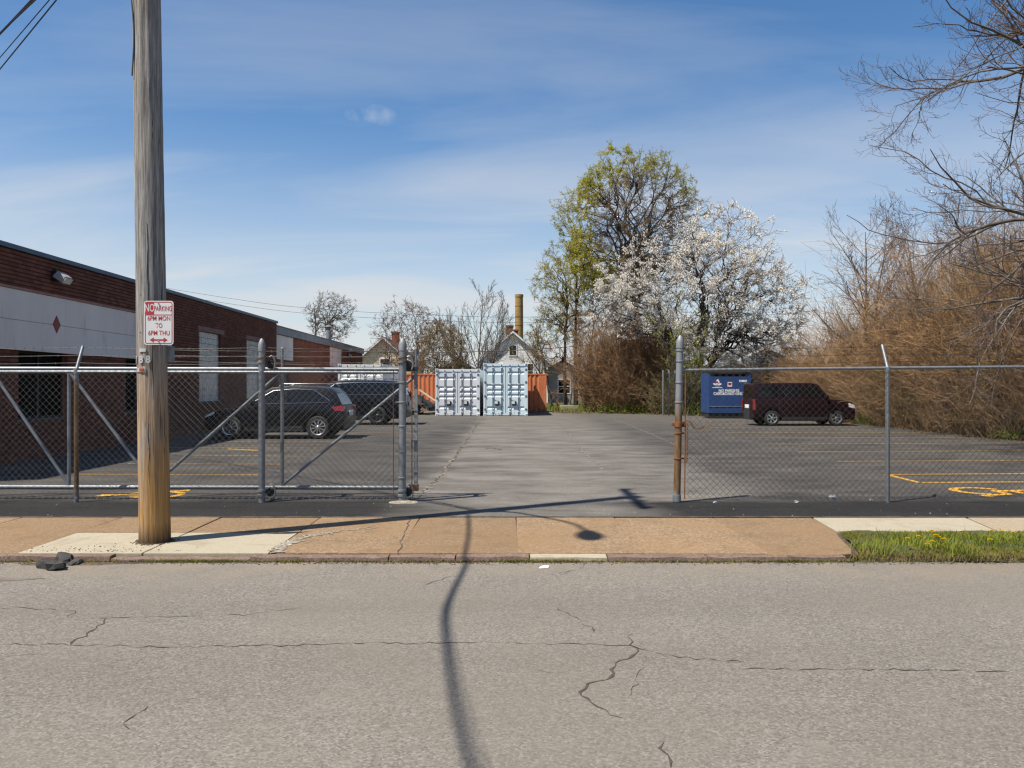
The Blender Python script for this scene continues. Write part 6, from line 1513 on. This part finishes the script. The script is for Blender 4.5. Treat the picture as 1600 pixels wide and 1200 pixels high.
# ------------------------------------------------------------------ brush
def stems_mass(base_pts, H, lean, g, m1, m2, rmin, name, mat, parent, kind=None, spread=0.25, mats2=None):
    N = len(base_pts); off = A(*parent.location) if parent is not None else 0
    d = np.zeros((N, 3)); d[:, 2] = 1; d[:, :2] += g.normal(0, spread, (N, 2)) + np.array(lean)
    P, Rr = grow(base_pts - off, d, H, np.full(N, rmin * 1.6), 6, 0.15, 0.02, 0.35, g, (lean[0] * 1.4, lean[1] * 1.4, -0.3))
    w = Wood(); w.add(P, Rr, 3)
    p, dd, L, r = spawn(P, Rr, m1, 0.15, 1.0, 36, 14, 0.34, 0.6, H, 0.35, g)
    P1, R1 = grow(p, dd, L, np.maximum(r, rmin), 3, 0.2, 0.02, 0.45, g); w2 = Wood(); w2.add(P1, R1, 3)
    p, dd, L2, r = spawn(P1, R1, m2, 0.1, 1.0, 40, 16, 0.5, 0.7, L, 0.35, g)
    P2, R2 = grow(p, dd, L2, np.maximum(r, rmin * 0.8), 2, 0.15, 0.02, 0.5, g); w2.add(P2, R2, 3)
    a = w.build(name, mat, parent, kind); b = w2.build(name, mats2 or mat, parent, kind)
    return a, b, P2
g = np.random.default_rng(5)
# the mound left of the fence post
mound = thing('brush_mound', 'rounded mound of bare russet brush at the end of the drive', 'bush', (7.6, 49.5, 0))
N = 1450; a = g.uniform(0, 2 * PI, N); q = np.sqrt(g.random(N)); bp = np.stack([7.6 + 3.1 * q * np.cos(a), 50.0 + 2.6 * q * np.sin(a), np.full(N, -0.1)], 1)
Hh = 7.2 * np.sqrt(np.clip(1.06 - q ** 2, 0.08, 1)) * g.uniform(0.62, 1.0, N) * np.where(bp[:, 0] > 9.4, 0.85, 1)
_, _, Pm = stems_mass(bp, Hh, (0, -0.03), g, 7, 3, 0.009, 'stems', TWIGR, mound, spread=0.22)
Cg = np.stack([7.6 + g.normal(0, 2.2, 1500), 47.6 + g.normal(0, 0.5, 1500), np.abs(g.normal(0, 0.35, 1500))], 1) - A(7.6, 49.5, 0); quads(Cg, 0.09, 'leaves', GREENL, mound, g)
low = thing('brush_mound', 'lower patch of mixed brown and green brush under the blossom tree', 'bush', (10.6, 46.0, 0))
N = 620; a = g.uniform(0, 2 * PI, N); q = np.sqrt(g.random(N)); bp = np.stack([10.4 + 2.3 * q * np.cos(a), 46.2 + 1.3 * q * np.sin(a), np.full(N, -0.1)], 1)
stems_mass(bp, 3.9 * np.sqrt(np.clip(1.08 - q ** 2, 0.1, 1)) * g.uniform(0.6, 1.0, N), (0, -0.03), g, 6, 3, 0.009, 'stems', M('olive_brush', (0.13, 0.095, 0.045), (0.30, 0.22, 0.11), 1.4, 0.95), low, spread=0.3)
quads(np.stack([g.normal(0, 1.3, 1600), g.normal(-0.4, 0.6, 1600), np.abs(g.normal(1.0, 0.8, 1600))], 1), 0.08, 'leaves', GREENL, low, g, kind='stuff')
# the thicket along the right side
thick = thing('undergrowth', 'dense tall thicket of bare brown brush along the right edge of the lot', 'undergrowth', (18, 32, 0)); thick['kind'] = 'stuff'
N = 2800
Yb = g.uniform(22.0, 45.0, N); dep = g.random(N) ** 1.5 * 8.5
Xb = 15.7 + dep + 0.5 * np.sin(Yb * 0.9) + np.where(Yb < 25, (25 - Yb) * 0.35, 0) - np.where(Yb > 38, (Yb - 38) * 0.05, 0)
top = np.interp(Yb, [22, 26, 30, 34, 37, 40, 45], [7.8, 8.6, 9.0, 8.2, 6.9, 5.9, 5.0]) + 0.4 * np.sin(Yb * 1.7) 
Hh = top * np.clip(0.62 + dep / 5, 0, 1.0) * g.uniform(0.55, 1.05, N)
bp = np.stack([Xb, Yb, np.full(N, -0.1)], 1)
_, _, Pt = stems_mass(bp, Hh, (-0.10, -0.02), g, 8, 3, 0.0072, 'stems', TWIGB, thick, 'stuff', spread=0.32)
N = 900; Yb = g.uniform(21.6, 44, N); Xb = 15.0 + g.random(N) * 1.2 + np.where(Yb < 25, (25 - Yb) * 0.35, 0); bp = np.stack([Xb, Yb, np.full(N, -0.1)], 1)
stems_mass(bp, g.uniform(0.8, 2.6, N), (-0.2, -0.06), g, 5, 3, 0.0065, 'stems', M('dry_brush', (0.23, 0.135, 0.062), (0.52, 0.34, 0.17), 0.8, 0.95), thick, 'stuff', spread=0.34)
off = A(18, 32, 0)
def clump(c, r, n, size, mat): quads(A(*c) - off + g.normal(0, 1, (n, 3)) * A(*r), size, 'leaves', mat, thick, g, kind='stuff')
for (c, r, n) in [((17.2, 28.6, 4.6), (0.45, 0.5, 0.9), 420), ((17.0, 27.2, 3.2), (0.5, 0.6, 1.0), 380), ((18.0, 31.0, 3.9), (0.5, 0.6, 0.6), 200), ((15.9, 33.0, 1.7), (0.4, 0.6, 0.45), 300), ((16.1, 31, 1.0), (0.3, 0.5, 0.3), 200), ((16.0, 26.0, 1.9), (0.4, 0.6, 0.7), 260), ((15.5, 24.6, 0.12), (0.3, 0.25, 0.10), 320), ((16.4, 23.6, 0.10), (0.4, 0.3, 0.10), 300), ((15.3, 34.6, 0.25), (0.3, 0.8, 0.18), 420), ((14.3, 38.5, 0.3), (0.6, 0.8, 0.2), 400), ((11.5, 43.2, 0.35), (1.3, 0.7, 0.28), 1200), ((16.5, 40.6, 1.6), (0.6, 0.7, 0.8), 260)]: clump((c[0] - (0.55 if c[2] > 0.8 else 0), c[1], c[2]), r, int(n * 1.8), 0.065, GREENL)
clump((19.2, 30.0, 6.9), (0.9, 0.8, 0.45), 900, 0.06, leaf_mat('yellow_buds', (0.36, 0.27, 0.09), (0.45, 0.36, 0.15)))
N = 700; a = g.uniform(0, 2 * PI, N); q = np.sqrt(g.random(N)); bp = np.stack([15.9 + 2.6 * q * np.cos(a), 47.5 + 1.6 * q * np.sin(a), np.full(N, -0.1)], 1)
stems_mass(bp, 4.6 * np.sqrt(np.clip(1.08 - q ** 2, 0.1, 1)) * g.uniform(0.6, 1.0, N), (-0.05, -0.03), g, 6, 3, 0.009, 'stems', TWIGB, thick, 'stuff', spread=0.3)
# dead leaves along the edge of the lot
n = 5200; t_ = g.random(n); Yl = 21.5 + t_ * 22; Xl = np.interp(Yl, [21.5, 25, 34, 38.5, 43.5], [16.3, 15.3, 15.4, 14.2, 11.4]) + g.normal(0.15, 0.35, n)
C = np.stack([Xl, Yl, np.abs(g.normal(0.02, 0.03, n))], 1)
lf = quads(C, 0.07, 'fallen_leaves', leaf_mat('dead_leaf', (0.17, 0.10, 0.05), (0.32, 0.21, 0.11), 0.15), None, g, kind='stuff'); tag(lf, 'dry brown leaf litter along the thicket edge of the lot', 'leaf litter')
n = 2600; C = np.stack([g.uniform(2.5, 10.5, n), 49.2 + g.normal(0, 0.7, n), np.abs(g.normal(0.02, 0.04, n))], 1); C[:, 1] -= np.maximum(0, C[:, 0] - 6) * 1.05
lf = quads(C, 0.08, 'fallen_leaves', M('dead_leaf2', (0.2, 0.13, 0.07), (0.34, 0.24, 0.14), 2, 0.9), None, g, kind='stuff'); tag(lf, 'brown leaf litter at the foot of the russet brush mound', 'leaf litter')
# rough grass beyond the lot
n = 7000; C = np.stack([g.uniform(-4, 12, n), g.uniform(53, 70, n), np.full(n, -0.08)], 1)
def blades(C, h, wd, lean, name, mat, parent=None, g=None):
    N = len(C); a = g.uniform(0, 2 * PI, N); u = np.stack([np.cos(a), np.sin(a), np.zeros(N)], 1); ln = np.stack([-np.sin(a), np.cos(a), np.zeros(N)], 1) * (lean * g.uniform(0.2, 1.2, N))[:, None]
    hh = (h * g.uniform(0.5, 1.3, N))[:, None]; z = A(0, 0, 1); w_ = wd * g.uniform(0.7, 1.3, N)[:, None]
    V = np.stack([C - u * w_, C + u * w_, C + u * w_ * 0.7 + z * hh * 0.6 + ln * hh * 0.45, C + z * hh * 0.97 + ln * hh * 1.05 + u * w_ * 0.1, C + z * hh + ln * hh * 1.1 - u * w_ * 0.1, C - u * w_ * 0.7 + z * hh * 0.6 + ln * hh * 0.45], 1).reshape(-1, 3)
    i = np.arange(N)[:, None] * 6; F = np.concatenate([i + A(0, 1, 2, 5).astype(int), i + A(5, 2, 3, 4).astype(int)], 0)
    return fast_mesh(name, V, F, mat, parent, kind='stuff')
tag(blades(C, 0.3, 0.012, 0.5, 'grass', GRASSM, None, g), 'rough green grass beyond the orange container', 'grass')

# ------------------------------------------------------------------ verge grass, dandelions, gutter litter
def verge_edge(y): return np.interp(y, [7.7, 7.86, 8.05, 8.75, 9.06], [3.2, 3.40, 3.48, 3.64, 3.72])
n = 30000; Y = g.uniform(7.74, 9.04, n); X = g.uniform(3.3, 9.4, n); keep = (X > verge_edge(Y) + 0.02) & (g.random(n) < 0.35 + 0.65 * (np.sin(X * 4.1 + Y * 3) * np.sin(X * 1.7 - Y * 5) > -0.35))
C = np.stack([X, Y, -0.03 + 0.02 * np.minimum(1, (Y - 7.74) * 4)], 1)[keep]
tag(blades(C, 0.026, 0.003, 1.3, 'grass', GRASSY2, None, g), 'short mossy grass on the verge strip', 'grass')
tufts = [(1430, 838), (1445, 842), (1460, 838), (1478, 838), (1490, 840), (1420, 846), (1436, 850), (1455, 852), (1400, 836), (1412, 840), (1545, 836), (1560, 838), (1580, 836), (1595, 840), (1540, 846), (1600, 850), (1470, 846), (1520, 842), (1395, 848), (1380, 858), (1350, 852), (1500, 858), (1555, 850), (1620, 840)]
Cs = []
for (x_, y_) in tufts:
    c = gp(x_, y_ + 4); m = 70; Cs.append(np.stack([c.x + g.normal(0, 0.09, m), np.clip(c.y + g.normal(0, 0.09, m), 7.76, 9.03), np.full(m, -0.02)], 1))
tag(blades(np.concatenate(Cs), 0.085, 0.004, 1.0, 'grass_tufts', GRASSM, None, g), 'taller green grass tufts among the dandelions', 'grass', kind='stuff')
n = 6500; Y = 7.70 + np.abs(g.normal(0, 0.16, n)); Y = np.where(g.random(n) < 0.35, g.uniform(7.75, 8.95, n), Y); X = g.uniform(3.2, 9.4, n); kk = X > verge_edge(Y) - 0.02; X, Y = X[kk], Y[kk]; C = np.stack([X, Y, -0.05 + 0.025 * np.minimum(1, np.maximum(0, Y - 7.74) * 4)], 1)
tag(blades(C, 0.05, 0.003, 1.2, 'dry_grass', DRYM, None, g), 'dry straw fringe where the verge meets the street', 'grass')
n = 17000; X = g.uniform(-8.5, 3.3, n); dens = 0.25 + 0.75 * (np.sin(X * 2.1 + 1) > 0.1) * (np.sin(X * 5.7) > -0.5); X = X[g.random(n) < dens]; n = len(X)
C = np.stack([X, 7.705 + g.normal(0, 0.018, n), np.full(n, -0.058)], 1)
k = g.random(n) < 0.28
tag(blades(C[~k], 0.03, 0.003, 1.3, 'dry_weeds', DRYM, None, g), 'dry straw weeds along the foot of the curb', 'weeds'); tag(blades(C[k], 0.035, 0.0035, 1.0, 'green_weeds', GRASSM, None, g), 'low green weeds along the foot of the curb', 'weeds')
def stones(C, size, name, mat, label, cat):
    N = len(C); base = A((1, 0, 0), (-0.5, 0.87, 0), (-0.5, -0.87, 0), (0, 0, 0.9), (0.5, 0.6, 0.35), (-0.7, 0, 0.35))
    s = (size * g.uniform(0.4, 1.5, N))[:, None, None]; a = g.uniform(0, 6.28, N); c_, s_ = np.cos(a), np.sin(a)
    B = base[None] * s * g.uniform(0.7, 1.3, (N, 6, 3)); V = np.stack([B[..., 0] * c_[:, None] - B[..., 1] * s_[:, None], B[..., 0] * s_[:, None] + B[..., 1] * c_[:, None], B[..., 2]], -1) + C[:, None]
    tri = A((0, 4, 3), (4, 1, 3), (1, 5, 3), (5, 2, 3), (2, 0, 3), (0, 1, 4), (1, 2, 5)).astype(int); F = (np.arange(N)[:, None, None] * 6 + tri[None]).reshape(-1, 3)
    return tag(fast_mesh(name, V.reshape(-1, 3), F, mat, None, kind='stuff'), label, cat)
n = 2600; C = np.stack([g.uniform(-8.5, 8.5, n), 7.67 + g.normal(0, 0.035, n), np.full(n, ZR)], 1); stones(C, 0.009, 'gutter_grit', DIRT, 'loose grit and soil in the street gutter', 'grit')
n = 150; C = np.stack([g.normal(-4.25, 0.42, n), 7.9 + np.abs(g.normal(0, 0.17, n)), np.full(n, 0.002)], 1); stones(C, 0.006, 'asphalt_crumbs', CRK, 'dark crumbs scattered on the pale slabs at the pole', 'crumbs')
n = 260; a_ = g.uniform(0, 2 * PI, n); r_ = 0.155 + np.abs(g.normal(0, 0.035, n)); C = np.stack([PX + r_ * np.cos(a_), PY + r_ * np.sin(a_), np.full(n, 0.002)], 1); stones(C, 0.008, 'pole_foot_dirt', DIRT, 'dark dirt and chips gathered round the foot of the pole', 'dirt')
n = 70; C = np.stack([g.uniform(-8, 8, n), 10.35 + g.normal(0, 0.4, n), np.full(n, 0.002)], 1); C = C[C[:, 1] > 10.05]; stones(C, 0.007, 'pebbles', PALE, 'pale pebbles strewn over the black strip by the fence', 'pebbles')
def chunk(x_, y_, s, h, label):
    c = gp(x_, y_, ZR); mb = MB(); k = 8; P = []
    k = 11; rr = [random.uniform(0.6, 1.2) for _ in range(k)]
    for (z_, f) in ((0, 1.0), (0.5, 1.02), (0.95, 0.86)):
        for j in range(k): a = 2 * PI * j / k; P.append((s * rr[j] * f * random.uniform(0.85, 1.12) * math.cos(a), s * 0.65 * rr[j] * f * random.uniform(0.85, 1.12) * math.sin(a), h * z_ * (1 + 0.35 * math.cos(a + 1)) * random.uniform(0.75, 1.15)))
    F = [(i * k + j, i * k + (j + 1) % k, (i + 1) * k + (j + 1) % k, (i + 1) * k + j) for i in range(2) for j in range(k)] + [tuple(range(k)), tuple(range(2 * k, 3 * k))]
    o = mb.add(P, F).build('asphalt_chunk', M('broken_asphalt', (0.035, 0.034, 0.035), (0.085, 0.08, 0.078), 14, 0.9, bmp=0.6, bscale=60, bdist=0.01), None); o.location = (c.x, c.y, ZR - 0.003); o.rotation_euler = (0, random.uniform(-.2, .2), random.uniform(0, 6))
    return tag(o, label, 'asphalt chunk', 'broken asphalt in the gutter')
chunk(82, 888, 0.14, 0.085, 'largest dark broken asphalt chunk lying in the gutter left of the pole'); chunk(101, 879, 0.09, 0.075, 'dark asphalt chunk propped on the curb edge left of the pole'); chunk(118, 881, 0.085, 0.035, 'flat grey asphalt piece right of the propped chunk'); chunk(66, 886, 0.09, 0.05, 'small dark asphalt piece left of the largest chunk')
blob_sheet('dirt_patch', -4.2, 7.62, 0.55, 0.055, ZR + 0.002, DIRT, road, irr=0.35)
DYEL = leaf_mat('dandelion_yellow', (0.62, 0.40, 0.01), (0.72, 0.50, 0.02), 0.2)
first = None
for i, (x_, y_, h) in enumerate([(1418, 844, .1), (1435, 841, .12), (1462, 839, .13), (1467, 842, .11), (1457, 849, .09), (1449, 853, .08), (1475, 845, .1), (1456, 832, .13), (1549, 832, .12), (1566, 833, .12), (1583, 835, .12), (1547, 846, .09)]):
    d_ = FPX * (EYE - h) / (y_ - 603.0); X_, Y_ = (x_ - 800) * d_ / FPX, d_
    t = thing('dandelion', 'yellow dandelion flower in the grass verge', 'dandelion', (X_, Y_, -0.02), random.uniform(0, 6), 'dandelions in the verge')
    if first is None:
        mb = MB(); mb.tube([(0, 0, 0), (0.004, 0, 0.05), (0, 0, 0.1)], 0.002, 5); a_ = mb.build('stem', GRASSM, t)
        mb = MB()
        for ring_, (nn, rr, zz_) in enumerate(((16, 0.021, 0.004), (13, 0.016, 0.009), (9, 0.010, 0.012))):
            for j in range(nn):
                a = 2 * PI * (j + 0.5 * ring_) / nn; ca, sa = math.cos(a), math.sin(a); q_ = 0.0042
                mb.add([(0, 0, 0.1), (rr * ca - q_ * sa, rr * sa + q_ * ca, 0.1 + zz_), (rr * 1.12 * ca, rr * 1.12 * sa, 0.1 + zz_), (rr * ca + q_ * sa, rr * sa - q_ * ca, 0.1 + zz_)], [(0, 1, 2, 3)])
        b_ = mb.build('flower_head', DYEL, t); first = (a_, b_)
    else:
        for o in first: c = o.copy(); COL.objects.link(c); c.parent = t
    for o in t.children: o.location = (0, 0, h + 0.02 - 0.1 if 'head' in o.name else 0); o.scale = (1, 1, (h + 0.02) / 0.1) if 'stem' in o.name else (1.15, 1.15, 1.15)
# litter by the right fence
for i, (x_, y_, s, lb) in enumerate([(1300, 780, 0.07, 'largest crumpled pale litter scrap at the foot of the right fence'), (1360, 783, 0.035, 'small pale litter scrap between large scrap and fence post'), (1245, 785, 0.035, 'small pale litter scrap left of the large crumpled one'), (1117, 786, 0.03, 'tiny pale litter scrap near the rusty end post')]):
    c = gp(x_, y_); mb = MB(); k = 7; P = []
    for (z_, f) in ((0, 1), (0.5, 1.05), (0.9, 0.6)):
        for j in range(k): a = 2 * PI * j / k; q_ = s * f * random.uniform(0.6, 1.2); P.append((q_ * math.cos(a), q_ * 0.7 * math.sin(a), s * z_ * random.uniform(0.6, 1.2)))
    F = [(i_ * k + j, i_ * k + (j + 1) % k, (i_ + 1) * k + (j + 1) % k, (i_ + 1) * k + j) for i_ in range(2) for j in range(k)] + [tuple(range(k)), tuple(range(2 * k, 3 * k))]
    o = mb.add(P, F).build('litter', M('litter_grey', (0.4, 0.42, 0.45), (0.6, 0.6, 0.6), 20, 0.6)); o.location = (c.x, c.y, 0.001); tag(o, lb, 'litter')
o = MB(); o.add([(0, 0, 0), (0.09, 0.01, 0.004), (0.10, 0.06, 0.012), (0.02, 0.07, 0.004), (0.05, 0.035, 0.02)], [(0, 1, 4), (1, 2, 4), (2, 3, 4), (3, 0, 4)]); o = o.build('litter', WHITE); c = gp(842, 888, ZR); o.location = (c.x, c.y, ZR + 0.001); tag(o, 'flat white scrap of litter in the gutter before the drive', 'litter')
